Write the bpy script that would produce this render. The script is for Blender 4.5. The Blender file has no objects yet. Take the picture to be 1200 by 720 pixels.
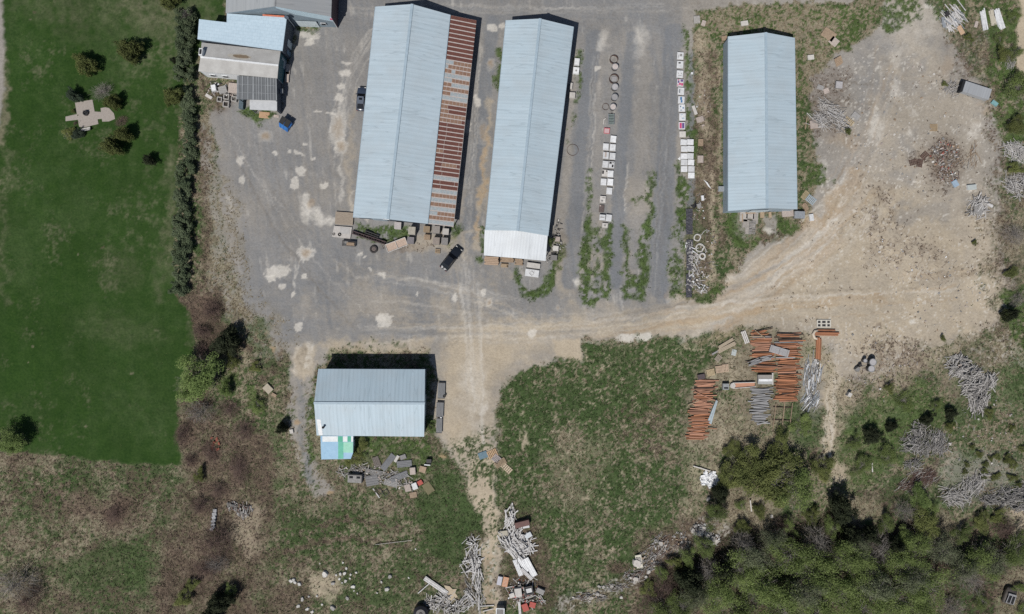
import bpy, math, random
import numpy as np
from mathutils import Vector, Matrix

random.seed(7)
R = math.radians
PI = math.pi
CAM_H = 135.0
SC = bpy.context.scene
COL = SC.collection

# ---- map helpers: the photo is a plan view, 6 plan units to the metre ----
def P(px, py, h=0.0):
    k = (CAM_H - h) / CAM_H
    return Vector(((px - 600) / 6.0 * k, (360 - py) / 6.0 * k, h))

def P2(px, py, h=0.0):
    p = P(px, py, h)
    return (p.x, p.y)

# ---------------------------------------------------------------- materials
MATS = {}
def new_mat(name):
    m = bpy.data.materials.new(name)
    m.use_nodes = True
    nt = m.node_tree
    b = nt.nodes['Principled BSDF']
    return m, nt, b

def lnk(nt, a, b):
    nt.links.new(a, b)

def noise_node(nt, vec, scale, detail=3, rough=0.6, dist=0.0):
    n = nt.nodes.new('ShaderNodeTexNoise')
    n.inputs['Scale'].default_value = scale
    n.inputs['Detail'].default_value = detail
    n.inputs['Roughness'].default_value = rough
    n.inputs['Distortion'].default_value = dist
    if vec is not None:
        lnk(nt, vec, n.inputs['Vector'])
    return n

def mixc(nt, fac, a, b, blend='MIX'):
    n = nt.nodes.new('ShaderNodeMix')
    n.data_type = 'RGBA'
    n.blend_type = blend
    for s, v in ((0, fac), (6, a), (7, b)):
        if hasattr(v, 'is_linked') or hasattr(v, 'links'):
            lnk(nt, v, n.inputs[s])
        else:
            n.inputs[s].default_value = v if s == 0 else (*v[:3], 1)
    return n.outputs[2]

def maprange(nt, v, a, b, c=0.0, d=1.0):
    n = nt.nodes.new('ShaderNodeMapRange')
    for i, x in enumerate((v, a, b, c, d)):
        if hasattr(x, 'links'):
            lnk(nt, x, n.inputs[i])
        else:
            n.inputs[i].default_value = x
    return n.outputs[0]

def mathn(nt, op, a, b=None):
    n = nt.nodes.new('ShaderNodeMath')
    n.operation = op
    for i, x in enumerate((a, b)):
        if x is None:
            continue
        if hasattr(x, 'links'):
            lnk(nt, x, n.inputs[i])
        else:
            n.inputs[i].default_value = x
    return n.outputs[0]

def mat(name, c1, c2=None, scale=3.0, rough=0.7, metal=0.0, bump=0.0, rnd=0.0, stretch=None, lo=.35, hi=.65, spec=0.4, coat=0.0):
    """Two-tone weathered surface; rnd = brightness change from object to object."""
    if name in MATS:
        return MATS[name]
    m, nt, b = new_mat(name)
    tc = nt.nodes.new('ShaderNodeTexCoord')
    v = tc.outputs['Object']
    oi = nt.nodes.new('ShaderNodeObjectInfo')
    mp = nt.nodes.new('ShaderNodeVectorMath'); mp.operation = 'ADD'
    lnk(nt, v, mp.inputs[0])
    sc_ = nt.nodes.new('ShaderNodeVectorMath'); sc_.operation = 'SCALE'
    lnk(nt, oi.outputs['Location'], sc_.inputs[0]); sc_.inputs['Scale'].default_value = 1.37
    lnk(nt, sc_.outputs[0], mp.inputs[1])
    v = mp.outputs[0]
    if stretch:
        ms = nt.nodes.new('ShaderNodeVectorMath'); ms.operation = 'MULTIPLY'
        lnk(nt, v, ms.inputs[0]); ms.inputs[1].default_value = stretch
        v = ms.outputs[0]
    n = noise_node(nt, v, scale, 5, 0.65)
    c2 = c2 or tuple(x * 0.72 for x in c1)
    f = maprange(nt, n.outputs['Fac'], lo, hi)
    c = mixc(nt, f, c2, c1)
    if rnd:
        r = maprange(nt, oi.outputs['Random'], 0, 1, 1 - rnd, 1 + rnd)
        cc = nt.nodes.new('ShaderNodeCombineXYZ')
        for i in range(3):
            lnk(nt, r, cc.inputs[i])
        c = mixc(nt, 1.0, c, cc.outputs[0], 'MULTIPLY')
    lnk(nt, c, b.inputs['Base Color'])
    b.inputs['Roughness'].default_value = rough
    b.inputs['Metallic'].default_value = metal
    b.inputs['Specular IOR Level'].default_value = spec
    if coat:
        b.inputs['Coat Weight'].default_value = coat
        b.inputs['Coat Roughness'].default_value = .06
    if bump:
        bn = nt.nodes.new('ShaderNodeBump')
        bn.inputs['Strength'].default_value = bump
        bn.inputs['Distance'].default_value = .05
        lnk(nt, n.outputs['Fac'], bn.inputs['Height'])
        lnk(nt, bn.outputs[0], b.inputs['Normal'])
    MATS[name] = m
    return m

def roof_mat(name, c1, c2, axis='Y', rib=0.62, ribcon=.12, dirt=(.33, .33, .32), dirtamt=.25, rough=.5):
    """Ribbed sheet metal: ribs run across the given local axis, sheets differ a little, dirt in soft streaks."""
    if name in MATS:
        return MATS[name]
    m, nt, b = new_mat(name)
    tc = nt.nodes.new('ShaderNodeTexCoord')
    v = tc.outputs['Object']
    w = nt.nodes.new('ShaderNodeTexWave')
    w.bands_direction = axis
    w.inputs['Scale'].default_value = .314 / rib
    w.inputs['Distortion'].default_value = 0.25
    w.inputs['Detail'].default_value = 2
    w.inputs['Detail Scale'].default_value = .5
    lnk(nt, v, w.inputs['Vector'])
    st = nt.nodes.new('ShaderNodeVectorMath'); st.operation = 'MULTIPLY'
    lnk(nt, v, st.inputs[0])
    st.inputs[1].default_value = (.05, .9, .2) if axis == 'Y' else (.9, .05, .2)
    n1 = noise_node(nt, st.outputs[0], 1.2, 3, .7)
    n2 = noise_node(nt, v, .22, 4, .6)
    n3 = noise_node(nt, v, 5.0, 3, .6)
    c = mixc(nt, maprange(nt, n1.outputs['Fac'], .3, .7), c2, c1)
    c = mixc(nt, mathn(nt, 'MULTIPLY', maprange(nt, n2.outputs['Fac'], .42, .75), dirtamt), c, dirt)
    c = mixc(nt, mathn(nt, 'MULTIPLY', maprange(nt, n3.outputs['Fac'], .45, .75), .12), c, dirt)
    c = mixc(nt, mathn(nt, 'MULTIPLY', mathn(nt, 'POWER', w.outputs['Fac'], 3.0), ribcon), c, tuple(x * .55 for x in c2))
    n4 = noise_node(nt, st.outputs[0], .9, 2, .5)     # sheet laps: thin irregular lines across the slope
    ln_ = maprange(nt, mathn(nt, 'ABSOLUTE', mathn(nt, 'SUBTRACT', n4.outputs['Fac'], .5)), .0, .014, .34, 0.0)
    c = mixc(nt, ln_, c, tuple(x * .5 for x in c2))
    lnk(nt, c, b.inputs['Base Color'])
    b.inputs['Roughness'].default_value = rough
    b.inputs['Specular IOR Level'].default_value = .3
    bn = nt.nodes.new('ShaderNodeBump')
    bn.inputs['Strength'].default_value = .16
    bn.inputs['Distance'].default_value = .04
    lnk(nt, w.outputs['Fac'], bn.inputs['Height'])
    lnk(nt, bn.outputs[0], b.inputs['Normal'])
    MATS[name] = m
    return m

def leaf_mat(name, c1, c2, scale=.9, trans=.25):
    if name in MATS:
        return MATS[name]
    m, nt, b = new_mat(name)
    tc = nt.nodes.new('ShaderNodeTexCoord')
    geo = nt.nodes.new('ShaderNodeNewGeometry')
    oi = nt.nodes.new('ShaderNodeObjectInfo')
    n = noise_node(nt, geo.outputs['Position'], scale, 3, .6)
    c = mixc(nt, maprange(nt, n.outputs['Fac'], .3, .7), c2, c1)
    r = maprange(nt, geo.outputs['Random Per Island'], 0, 1, .65, 1.35)
    r2 = maprange(nt, oi.outputs['Random'], 0, 1, .8, 1.2)
    rr = mathn(nt, 'MULTIPLY', r, r2)
    cc = nt.nodes.new('ShaderNodeCombineXYZ')
    for i in range(3):
        lnk(nt, rr, cc.inputs[i])
    c = mixc(nt, 1.0, c, cc.outputs[0], 'MULTIPLY')
    lnk(nt, c, b.inputs['Base Color'])
    b.inputs['Roughness'].default_value = .75
    b.inputs['Specular IOR Level'].default_value = .2
    tr = nt.nodes.new('ShaderNodeBsdfTranslucent')
    lnk(nt, c, tr.inputs['Color'])
    mx = nt.nodes.new('ShaderNodeMixShader')
    mx.inputs[0].default_value = trans
    lnk(nt, b.outputs[0], mx.inputs[1]); lnk(nt, tr.outputs[0], mx.inputs[2])
    out = nt.nodes['Material Output']
    lnk(nt, mx.outputs[0], out.inputs['Surface'])
    MATS[name] = m
    return m

# ------------------------------------------------------------ mesh builder
class MB:
    def __init__(self):
        self.v, self.f, self.m = [], [], []
    def face(self, pts, mi=0):
        i = len(self.v)
        self.v += [tuple(p) for p in pts]
        self.f.append(tuple(range(i, i + len(pts)))); self.m.append(mi)
    def hexa(self, bot, top, mi=0, mtop=None):
        """closed body between two loops with the same number of points"""
        i = len(self.v); n = len(bot)
        self.v += [tuple(p) for p in bot] + [tuple(p) for p in top]
        self.f.append(tuple(i + n - 1 - k for k in range(n))); self.m.append(mi)
        self.f.append(tuple(i + n + k for k in range(n))); self.m.append(mi if mtop is None else mtop)
        for k in range(n):
            a, b_ = k, (k + 1) % n
            self.f.append((i + a, i + b_, i + n + b_, i + n + a)); self.m.append(mi)
    def prism(self, pts, z0, z1, mi=0, mtop=None):
        self.hexa([(p[0], p[1], z0) for p in pts], [(p[0], p[1], z1) for p in pts], mi, mtop)
    def box(self, c, s, rz=0.0, mi=0, mtop=None, rx=0.0, ry=0.0):
        M = Matrix.Rotation(rz, 3, 'Z') @ Matrix.Rotation(ry, 3, 'Y') @ Matrix.Rotation(rx, 3, 'X')
        c = Vector(c); x, y, z = s[0] / 2, s[1] / 2, s[2] / 2
        q = ((-x, -y), (x, -y), (x, y), (-x, y))
        self.hexa([c + M @ Vector((a, b, -z)) for a, b in q], [c + M @ Vector((a, b, z)) for a, b in q], mi, mtop)
    def beam(self, p0, p1, w, h, mi=0):
        p0, p1 = Vector(p0), Vector(p1)
        d = (p1 - p0)
        if d.length < 1e-4:
            return
        d.normalize()
        s = d.cross(Vector((0, 0, 1)))
        s = s.normalized() if s.length > 1e-3 else Vector((1, 0, 0))
        u = s.cross(d).normalized()
        a = [p0 + s * x * w / 2 + u * y * h / 2 for x, y in ((-1, -1), (1, -1), (1, 1), (-1, 1))]
        b = [p1 + s * x * w / 2 + u * y * h / 2 for x, y in ((-1, -1), (1, -1), (1, 1), (-1, 1))]
        self.hexa(a, b, mi)
    def tube(self, pts, radii, n=6, mi=0, cap=True):
        pts = [Vector(p) for p in pts]
        i0 = len(self.v)
        for k, p in enumerate(pts):
            d = (pts[min(k + 1, len(pts) - 1)] - pts[max(k - 1, 0)]).normalized()
            s = d.cross(Vector((.13, .21, 1))); s = s.normalized() if s.length > 1e-3 else Vector((1, 0, 0))
            u = s.cross(d).normalized()
            for j in range(n):
                a = 2 * PI * j / n
                self.v.append(tuple(p + (s * math.cos(a) + u * math.sin(a)) * radii[k]))
        for k in range(len(pts) - 1):
            for j in range(n):
                a = i0 + k * n + j; b = i0 + k * n + (j + 1) % n
                self.f.append((a, b, b + n, a + n)); self.m.append(mi)
        if cap:
            self.f.append(tuple(i0 + n - 1 - j for j in range(n))); self.m.append(mi)
            e = i0 + (len(pts) - 1) * n
            self.f.append(tuple(e + j for j in range(n))); self.m.append(mi)
    def cyl(self, c, r, z0, z1, n=20, mi=0, mtop=None, r2=None):
        r2 = r if r2 is None else r2
        A = [2 * PI * k / n for k in range(n)]
        self.hexa([(c[0] + r * math.cos(a), c[1] + r * math.sin(a), z0) for a in A],
                  [(c[0] + r2 * math.cos(a), c[1] + r2 * math.sin(a), z1) for a in A], mi, mtop)
    def ring(self, c, ro, ri, z0, z1, n=24, mi=0):
        i = len(self.v)
        for k in range(n):
            a = 2 * PI * k / n
            for r, z in ((ro, z0), (ro, z1), (ri, z1), (ri, z0)):
                self.v.append((c[0] + r * math.cos(a), c[1] + r * math.sin(a), z))
        for k in range(n):
            a, b = i + 4 * k, i + 4 * ((k + 1) % n)
            for j in range(4):
                self.f.append((a + j, b + j, b + (j + 1) % 4, a + (j + 1) % 4)); self.m.append(mi)
    def torus(self, c, r, t, n=24, k=8, mi=0):
        i = len(self.v)
        for a in range(n):
            A = 2 * PI * a / n
            for b in range(k):
                B = 2 * PI * b / k
                q = r + t * math.cos(B)
                self.v.append((c[0] + q * math.cos(A), c[1] + q * math.sin(A), c[2] + t * math.sin(B)))
        for a in range(n):
            for b in range(k):
                a2, b2 = (a + 1) % n, (b + 1) % k
                self.f.append((i + a * k + b, i + a2 * k + b, i + a2 * k + b2, i + a * k + b2)); self.m.append(mi)
    def build(self, name, mats, parent=None, smooth=False):
        me = bpy.data.meshes.new(name)
        me.from_pydata(self.v, [], self.f)
        if not isinstance(mats, (list, tuple)):
            mats = [mats]
        for x in mats:
            me.materials.append(x)
        me.polygons.foreach_set('material_index', self.m)
        if smooth:
            me.polygons.foreach_set('use_smooth', [True] * len(self.f))
        me.update()
        o = bpy.data.objects.new(name, me)
        COL.objects.link(o)
        if parent is not None:
            o.parent = parent
        return o

def np_mesh(name, verts, faces, material, mi=None):
    """verts n x 3, faces m x k arrays (k = 3 or 4)"""
    me = bpy.data.meshes.new(name)
    n, m, k = len(verts), len(faces), faces.shape[1]
    me.vertices.add(n); me.vertices.foreach_set('co', np.ascontiguousarray(verts, dtype=np.float32).ravel())
    me.loops.add(m * k); me.loops.foreach_set('vertex_index', np.ascontiguousarray(faces, dtype=np.int32).ravel())
    me.polygons.add(m); me.polygons.foreach_set('loop_start', np.arange(0, m * k, k, dtype=np.int32))
    for x in (material if isinstance(material, (list, tuple)) else [material]):
        me.materials.append(x)
    if mi is not None:
        me.polygons.foreach_set('material_index', np.asarray(mi, dtype=np.int32))
    me.update(calc_edges=True)
    return me

def link(name, me, parent=None):
    o = bpy.data.objects.new(name, me); COL.objects.link(o)
    if parent is not None:
        o.parent = parent
    return o

def empty(name, loc, rz=0.0):
    o = bpy.data.objects.new(name, None); COL.objects.link(o)
    o.location = loc; o.rotation_euler = (0, 0, rz)
    o.empty_display_size = .3
    return o

def tag(o, label=None, cat=None, group=None, kind=None):
    if label: o['label'] = label
    if cat: o['category'] = cat
    if group: o['group'] = group
    if kind: o['kind'] = kind
    elif label and cat: o['kind'] = 'thing'
    return o

def copy_tree(o, parent=None):
    c = o.copy(); COL.objects.link(c)
    if parent is not None:
        c.parent = parent
    for ch in o.children:
        copy_tree(ch, c)
    return c
# =============================================================== GROUND
GX0, GX1, GY0, GY1, GS = -150, 1350, -100, 821, 1.5
gx = np.arange(GX0, GX1 + .1, GS); gy = np.arange(GY0, GY1 + .1, GS)
GW, GH = len(gx), len(gy)
PX, PY = np.meshgrid(gx, gy)

_tab = np.random.RandomState(11).rand(256, 256).astype(np.float32)
def vnoise(x, y, seed):
    x = x + seed * 17.31; y = y + seed * 31.77
    ix = np.floor(x).astype(np.int32); iy = np.floor(y).astype(np.int32)
    fx = x - ix; fy = y - iy
    fx = fx * fx * (3 - 2 * fx); fy = fy * fy * (3 - 2 * fy)
    a, b, c, d = ix & 255, (ix + 1) & 255, iy & 255, (iy + 1) & 255
    return (_tab[c, a] * (1 - fx) + _tab[c, b] * fx) * (1 - fy) + (_tab[d, a] * (1 - fx) + _tab[d, b] * fx) * fy

def fbm(scale, oct=4, seed=0, rot=0.0, stretch=1.0, X=None, Y=None, gain=.55):
    """0..1 cloud noise, feature size in plan units; stretched along direction rot"""
    X = PX if X is None else X; Y = PY if Y is None else Y
    c, s = math.cos(rot), math.sin(rot)
    u = (X * c + Y * s) / (scale * stretch); v = (-X * s + Y * c) / scale
    t = 0; a = 1; tot = 0
    for o in range(oct):
        t = t + a * vnoise(u * 2 ** o, v * 2 ** o, seed + o * 7); tot += a; a *= gain
    return np.clip((t / tot - .5) * 1.7 + .5, 0, 1)

def sstep(a, b, x):
    t = np.clip((x - a) / (b - a), 0, 1)
    return t * t * (3 - 2 * t)

WARP = {k: (fbm(k, 3, 90 + k) - .5, fbm(k, 3, 120 + k) - .5) for k in (5, 18, 60)}
def wx(amt5=0, amt18=0, amt60=0):
    return (PX + 2 * (WARP[5][0] * amt5 + WARP[18][0] * amt18 + WARP[60][0] * amt60),
            PY + 2 * (WARP[5][1] * amt5 + WARP[18][1] * amt18 + WARP[60][1] * amt60))
WX = {0: (PX, PY), 1: wx(1.5, 1.5), 2: wx(3, 4), 3: wx(4, 9, 8), 4: wx(6, 14, 22)}

def crop(pts, mg):
    xs = [p[0] for p in pts]; ys = [p[1] for p in pts]
    i0 = int(max(0, (min(xs) - mg - GX0) / GS)); i1 = int(min(GW, (max(xs) + mg - GX0) / GS + 2))
    j0 = int(max(0, (min(ys) - mg - GY0) / GS)); j1 = int(min(GH, (max(ys) + mg - GY0) / GS + 2))
    return slice(j0, max(j1, j0 + 1)), slice(i0, max(i1, i0 + 1))

def poly(pts, soft=2.0, w=1):
    """mask of a closed outline; w picks how much its edge wanders"""
    mg = soft + (3, 6, 14, 40, 80)[w]
    sl = crop(pts, mg)
    X, Y = WX[w][0][sl], WX[w][1][sl]
    d = np.full(X.shape, 1e9); inside = np.zeros(X.shape, bool)
    n = len(pts)
    for i in range(n):
        x0, y0 = pts[i]; x1, y1 = pts[(i + 1) % n]
        ex, ey = x1 - x0, y1 - y0
        t = np.clip(((X - x0) * ex + (Y - y0) * ey) / (ex * ex + ey * ey + 1e-9), 0, 1)
        d = np.minimum(d, (X - x0 - t * ex) ** 2 + (Y - y0 - t * ey) ** 2)
        c = ((y0 <= Y) & (y1 > Y)) | ((y1 <= Y) & (y0 > Y))
        with np.errstate(divide='ignore', invalid='ignore'):
            xi = x0 + (Y - y0) * ex / (ey if ey else 1e-9)
        inside ^= c & (X < xi)
    sd = np.sqrt(d) * np.where(inside, 1, -1)
    out = np.zeros(PX.shape, np.float32)
    out[sl] = sstep(-soft, soft, sd)
    return out

def stroke(pts, width, soft=1.5, w=1):
    mg = width + soft + (3, 6, 14, 40, 80)[w]
    sl = crop(pts, mg)
    X, Y = WX[w][0][sl], WX[w][1][sl]
    d = np.full(X.shape, 1e9)
    for (x0, y0), (x1, y1) in zip(pts[:-1], pts[1:]):
        ex, ey = x1 - x0, y1 - y0
        t = np.clip(((X - x0) * ex + (Y - y0) * ey) / (ex * ex + ey * ey + 1e-9), 0, 1)
        d = np.minimum(d, (X - x0 - t * ex) ** 2 + (Y - y0 - t * ey) ** 2)
    out = np.zeros(PX.shape, np.float32)
    out[sl] = sstep(width / 2 + soft, width / 2 - soft, np.sqrt(d))
    return out

def blob(cx, cy, rx, ry, rot=0.0, soft=.35, w=2):
    mg = max(rx, ry) * 1.5 + (3, 6, 14, 40, 80)[w]
    sl = crop([(cx, cy)], mg)
    X, Y = WX[w][0][sl] - cx, WX[w][1][sl] - cy
    c, s = math.cos(rot), math.sin(rot)
    q = np.sqrt(((X * c + Y * s) / rx) ** 2 + ((-X * s + Y * c) / ry) ** 2)
    out = np.zeros(PX.shape, np.float32)
    out[sl] = sstep(1 + soft, 1 - soft, q)
    return out

LAWN, GRASS, WEED, STRAW, BRUSH, ASPH, GRAV, DIRT, PALE, RUST, LITT_SHADE, MUD = range(12)
Wt = np.zeros((12, GH, GW), np.float32)
Wt[STRAW] = 1
def paint(cat, mask, amt=1.0):
    global Wt
    m = np.clip(mask * amt, 0, 1)
    Wt *= (1 - m)
    Wt[cat] += m

n3 = fbm(3.2, 3, 1); n6 = fbm(7, 4, 2); n14 = fbm(14, 4, 3); n30 = fbm(32, 4, 4); n70 = fbm(75, 4, 5)
n2 = fbm(2.1, 2, 6); n40 = fbm(45, 4, 8); n9 = fbm(9, 4, 9)

def patch(level, scale_mix, hard=.14):
    """patchy cover: level 0..1 = how much of the ground it takes"""
    return sstep(1 - level - hard, 1 - level + hard, scale_mix)
nrm = lambda q: np.clip((q - .5) * 1.75 + .5, 0, 1)
n1 = fbm(1.6, 2, 7)
mixA = nrm(n30 * .24 + n9 * .2 + n3 * .26 + n1 * .3)
mixB = nrm(n40 * .26 + n14 * .26 + n6 * .2 + n2 * .28)
mixC = nrm(fbm(26, 5, 21) * .36 + n3 * .3 + n1 * .34)

# --- rough meadow everywhere
paint(GRASS, patch(.5, mixA))
paint(BRUSH, patch(.30, mixB) * .7)

# --- lower left meadow
LL = poly([(-160, 520), (120, 535), (215, 540), (330, 570), (340, 730), (-160, 830)], 14, 3)
mixL = nrm(n70 * .28 + n30 * .27 + n9 * .1 + n3 * .17 + n1 * .18)
paint(STRAW, LL, .8); paint(GRASS, LL * patch(.5, mixL, .2), .9); paint(BRUSH, LL * patch(.4, mixB), .65)
paint(GRASS, poly([(70, 655), (105, 635), (165, 635), (188, 670), (180, 710), (130, 690), (70, 690)], 8, 3) * (.7 + .3 * n6), .9)
paint(GRASS, blob(60, 570, 70, 22, 0, .7, 3) * patch(.6, mixC))
paint(BRUSH, blob(133, 603, 17, 18, 0, .6, 3), .9); paint(BRUSH, blob(95, 590, 14, 18, .5, .7, 3), .6)
# --- brush belt between lawn and yard, going down
BB = poly([(205, 345), (262, 300), (300, 360), (340, 400), (345, 520), (330, 570), (310, 730), (170, 730), (215, 560)], 12, 3)
paint(STRAW, BB, .9); paint(GRASS, BB * patch(.55, mixC), .8); paint(BRUSH, BB * patch(.46, mixB), .7); paint(LITT_SHADE, BB * patch(.2, nrm(n14 * .5 + n1 * .5)), .6)
paint(BRUSH, poly([(205, 490), (300, 500), (330, 540), (310, 640), (300, 730), (180, 730), (200, 660), (215, 560)], 14, 3) * (.3 + .7 * n9), .8)
paint(BRUSH, poly([(208, 350), (245, 345), (270, 380), (255, 420), (228, 400)], 8, 3), .8)
paint(LITT_SHADE, blob(255, 395, 24, 18, .4, .5, 3), .55)  # lime tree's cast shadow painted on the ground as a dark patch
paint(GRASS, poly([(255, 425), (330, 440), (345, 500), (290, 510), (240, 480)], 10, 3) * patch(.5, mixA), .85)
paint(WEED, blob(302, 474, 12, 12, 0, .5, 3) * .7); paint(WEED, blob(265, 455, 10, 16, 0, .5, 3), .6)
paint(DIRT, poly([(270, 595), (300, 590), (300, 645), (285, 655), (262, 625)], 6, 3), .45)
paint(LITT_SHADE, blob(240, 690, 40, 18, 0, .6, 3), .4)
# --- centre bottom field
CB = poly([(320, 560), (400, 530), (520, 520), (560, 560), (565, 740), (300, 740), (310, 640)], 10, 3)
paint(STRAW, CB, .8); paint(GRASS, CB * patch(.58, mixA), .9); paint(BRUSH, CB * patch(.4, mixB), .5)
paint(GRASS, poly([(490, 580), (520, 545), (545, 550), (566, 620), (560, 660), (520, 655), (495, 620)], 8, 3) * (.72 + .28 * n6))
paint(GRASS, poly([(330, 600), (430, 605), (490, 600), (430, 640), (330, 640)], 8, 3) * patch(.66, mixC), .8)
paint(DIRT, poly([(365, 672), (395, 668), (402, 690), (388, 706), (362, 700)], 5, 2), .6); paint(MUD, blob(388, 694, 8, 4, .6, .5, 2), .6)
paint(BRUSH, poly([(320, 690), (362, 685), (372, 730), (300, 730)], 8, 3), .6)
for k, (x0, y0) in enumerate(((320, 626), (345, 618), (330, 648))):
    tr = [(x0, y0), (x0 + 40, y0 - 12), (x0 + 90, y0 - 16), (x0 + 150, y0 - 8)]
    paint(GRASS if k % 2 else BRUSH, stroke(tr, 4, 1.6, 2), .7)
# --- the big mown field
FD = poly([(588, 452), (612, 432), (655, 408), (700, 400), (790, 398), (838, 384), (868, 382), (850, 420), (815, 440), (805, 520), (815, 560), (815, 620), (770, 640), (740, 690), (650, 730), (590, 730), (583, 560)], 4, 2)
paint(STRAW, FD); paint(GRASS, FD * patch(.62, mixA, .18))
gl = poly([(580, 455), (620, 425), (640, 470), (625, 540), (640, 620), (690, 660), (680, 690), (640, 660), (585, 600)], 16, 3)
gr = poly([(650, 400), (800, 400), (830, 420), (780, 470), (700, 500), (640, 470)], 14, 3)
paint(GRASS, FD * np.maximum(gl, gr * .8) * patch(.76, mixC, .2), .95)
paint(GRASS, FD * poly([(700, 560), (790, 555), (800, 610), (740, 650), (680, 650)], 12, 3) * patch(.6, mixC, .2), .8)
paint(BRUSH, FD * poly([(720, 480), (780, 470), (790, 530), (740, 540)], 10, 3) * patch(.5, mixB), .6)
paint(STRAW, FD * poly([(650, 500), (720, 520), (700, 600), (650, 590)], 14, 3) * patch(.55, n9 * .5 + n3 * .5), .55)
paint(DIRT, FD * patch(.2, n6 * .5 + n2 * .5, .1), .6)
paint(DIRT, stroke([(616, 506), (612, 524)], 6, 2, 2), .8)
paint(BRUSH, FD * blob(724, 666, 10, 6, 0, .5, 2), .8)
# --- ground round the timber piles and east of it
TP = poly([(815, 440), (850, 400), (870, 385), (960, 395), (1000, 440), (1000, 560), (940, 520), (850, 560), (810, 600), (805, 520)], 8, 3)
paint(STRAW, TP, .9); paint(GRASS, TP * patch(.42, mixC)); paint(DIRT, TP * patch(.34, mixA), .6)
paint(GRASS, poly([(920, 470), (960, 480), (965, 530), (915, 520)], 8, 3), .75)
paint(GRASS, poly([(812, 390), (865, 385), (855, 415), (820, 420)], 6, 2) * patch(.55, mixC), .8)
paint(DIRT, poly([(962, 440), (978, 440), (984, 560), (966, 560)], 4, 3), .75)
paint(DIRT, poly([(990, 460), (1010, 440), (1014, 470), (995, 530), (985, 520)], 4, 3), .75)
ES = poly([(1000, 450), (1060, 420), (1100, 398), (1210, 380), (1360, 400), (1360, 620), (1000, 600), (985, 540)], 14, 3)
paint(STRAW, ES, .85); paint(GRASS, ES * patch(.62, mixC), .9); paint(GRAV, ES * patch(.22, mixA), .5); paint(WEED, ES * patch(.26, mixA), .6)
paint(WEED, poly([(980, 530), (1000, 510), (1030, 460), (1060, 450), (1100, 470), (1110, 490), (1080, 510), (1050, 560), (1010, 570), (985, 570)], 10, 3) * (.45 + .4 * n6), .75)
paint(GRASS, poly([(1165, 420), (1360, 410), (1360, 500), (1170, 480)], 14, 3), .6)
paint(BRUSH, poly([(1010, 415), (1080, 420), (1100, 450), (1040, 455), (1000, 470)], 14, 3) * patch(.55, mixB), .7)
paint(DIRT, poly([(1060, 400), (1120, 398), (1110, 440), (1050, 440)], 10, 3), .4)
paint(BRUSH, blob(1083, 560, 17, 12, -.5, .5, 3), .8)
paint(GRAV, ES * blob(1150, 555, 45, 25, 0, .6, 3), .6)
# --- the wood
WD = poly([(735, 740), (755, 690), (780, 660), (830, 630), (880, 625), (925, 610), (975, 600), (1010, 575), (1060, 590), (1120, 610), (1360, 590), (1360, 830), (735, 830)], 10, 3)
paint(BRUSH, WD, .9); paint(LITT_SHADE, WD * patch(.55, mixB), .85); paint(GRASS, WD * patch(.5, mixC), .85); paint(STRAW, WD * patch(.16, mixA), .6)
paint(LITT_SHADE, poly([(755, 715), (790, 660), (850, 630), (925, 612), (980, 600), (1000, 625), (930, 640), (850, 668), (810, 700), (790, 740)], 8, 3), .7)  # shadowed gaps of the wood painted dark with the litter tone
paint(STRAW, poly([(985, 590), (1035, 585), (1045, 610), (1000, 620)], 6, 3), .8); paint(STRAW, poly([(1100, 605), (1130, 605), (1125, 635), (1105, 630)], 6, 3), .8)
paint(DIRT, poly([(1165, 600), (1360, 600), (1360, 625), (1190, 620)], 6, 3), .7); paint(STRAW, poly([(1160, 680), (1210, 660), (1210, 740), (1165, 730)], 8, 3), .65)
paint(STRAW, poly([(850, 570), (890, 580), (920, 590), (900, 620), (860, 620), (845, 600)], 8, 3), .7)
paint(BRUSH, poly([(745, 700), (790, 650), (830, 605), (810, 600), (760, 640), (735, 690)], 8, 3) * (.5 + .5 * n6), .9)
# --- the lawn
lawn_pts = [(-160, -110), (262, -110), (262, 30), (236, 60), (212, 110), (208, 200), (204, 300), (206, 345), (226, 370), (228, 410), (214, 440), (208, 470), (212, 546), (150, 544), (60, 533), (-160, 520)]
lawn = poly(lawn_pts, 2.2, 1)
paint(LAWN, lawn)
ln = fbm(60, 4, 31); ln2 = fbm(9, 4, 32)
paint(GRASS, lawn * sstep(.38, .85, ln * .6 + ln2 * .25 + n3 * .15), .45)
for k_ in range(9): paint(GRASS, lawn * stroke([(k_ * 26 - 8, -60), (k_ * 26 + 6, 560)], 11, 4, 2) * (.3 + .7 * n9), .13)
paint(STRAW, lawn * sstep(.62, .95, fbm(30, 4, 35) * .55 + n3 * .25 + n1 * .2), .3)
paint(GRASS, lawn * poly([(150, -20), (240, -20), (215, 300), (215, 545), (120, 540), (110, 300)], 50, 4) * (.3 + .7 * ln2), .22)
paint(STRAW, lawn * poly([(150, 0), (235, 0), (215, 200), (200, 290), (168, 330), (118, 330), (160, 220), (165, 90)], 40, 4) * sstep(.45, .85, ln2 * .5 + n3 * .3 + ln * .2), .3)
paint(STRAW, lawn * blob(145, 318, 28, 14, .3, .8, 3) * (.4 + .6 * n3), .14)
paint(STRAW, lawn * stroke([(202, 180), (198, 260), (196, 345)], 10, 7, 3) * (.3 + .7 * n6), .3)
paint(STRAW, lawn * blob(140, 382, 40, 14, .3, .8, 3) * (.3 + .7 * n3), .14)
paint(STRAW, lawn * stroke([(224, 345), (224, 405)], 5, 4, 2) * n3, .4)
paint(STRAW, lawn * blob(180, 15, 40, 25, 0, .8, 3) * n6, .4)
paint(STRAW, lawn * blob(75, 15, 60, 25, .2, .8, 3) * n6, .25)
paint(STRAW, lawn * stroke([(2, 185), (8, 270), (2, 340)], 7, 6, 3) * (.3 + .7 * n3), .3)
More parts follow.
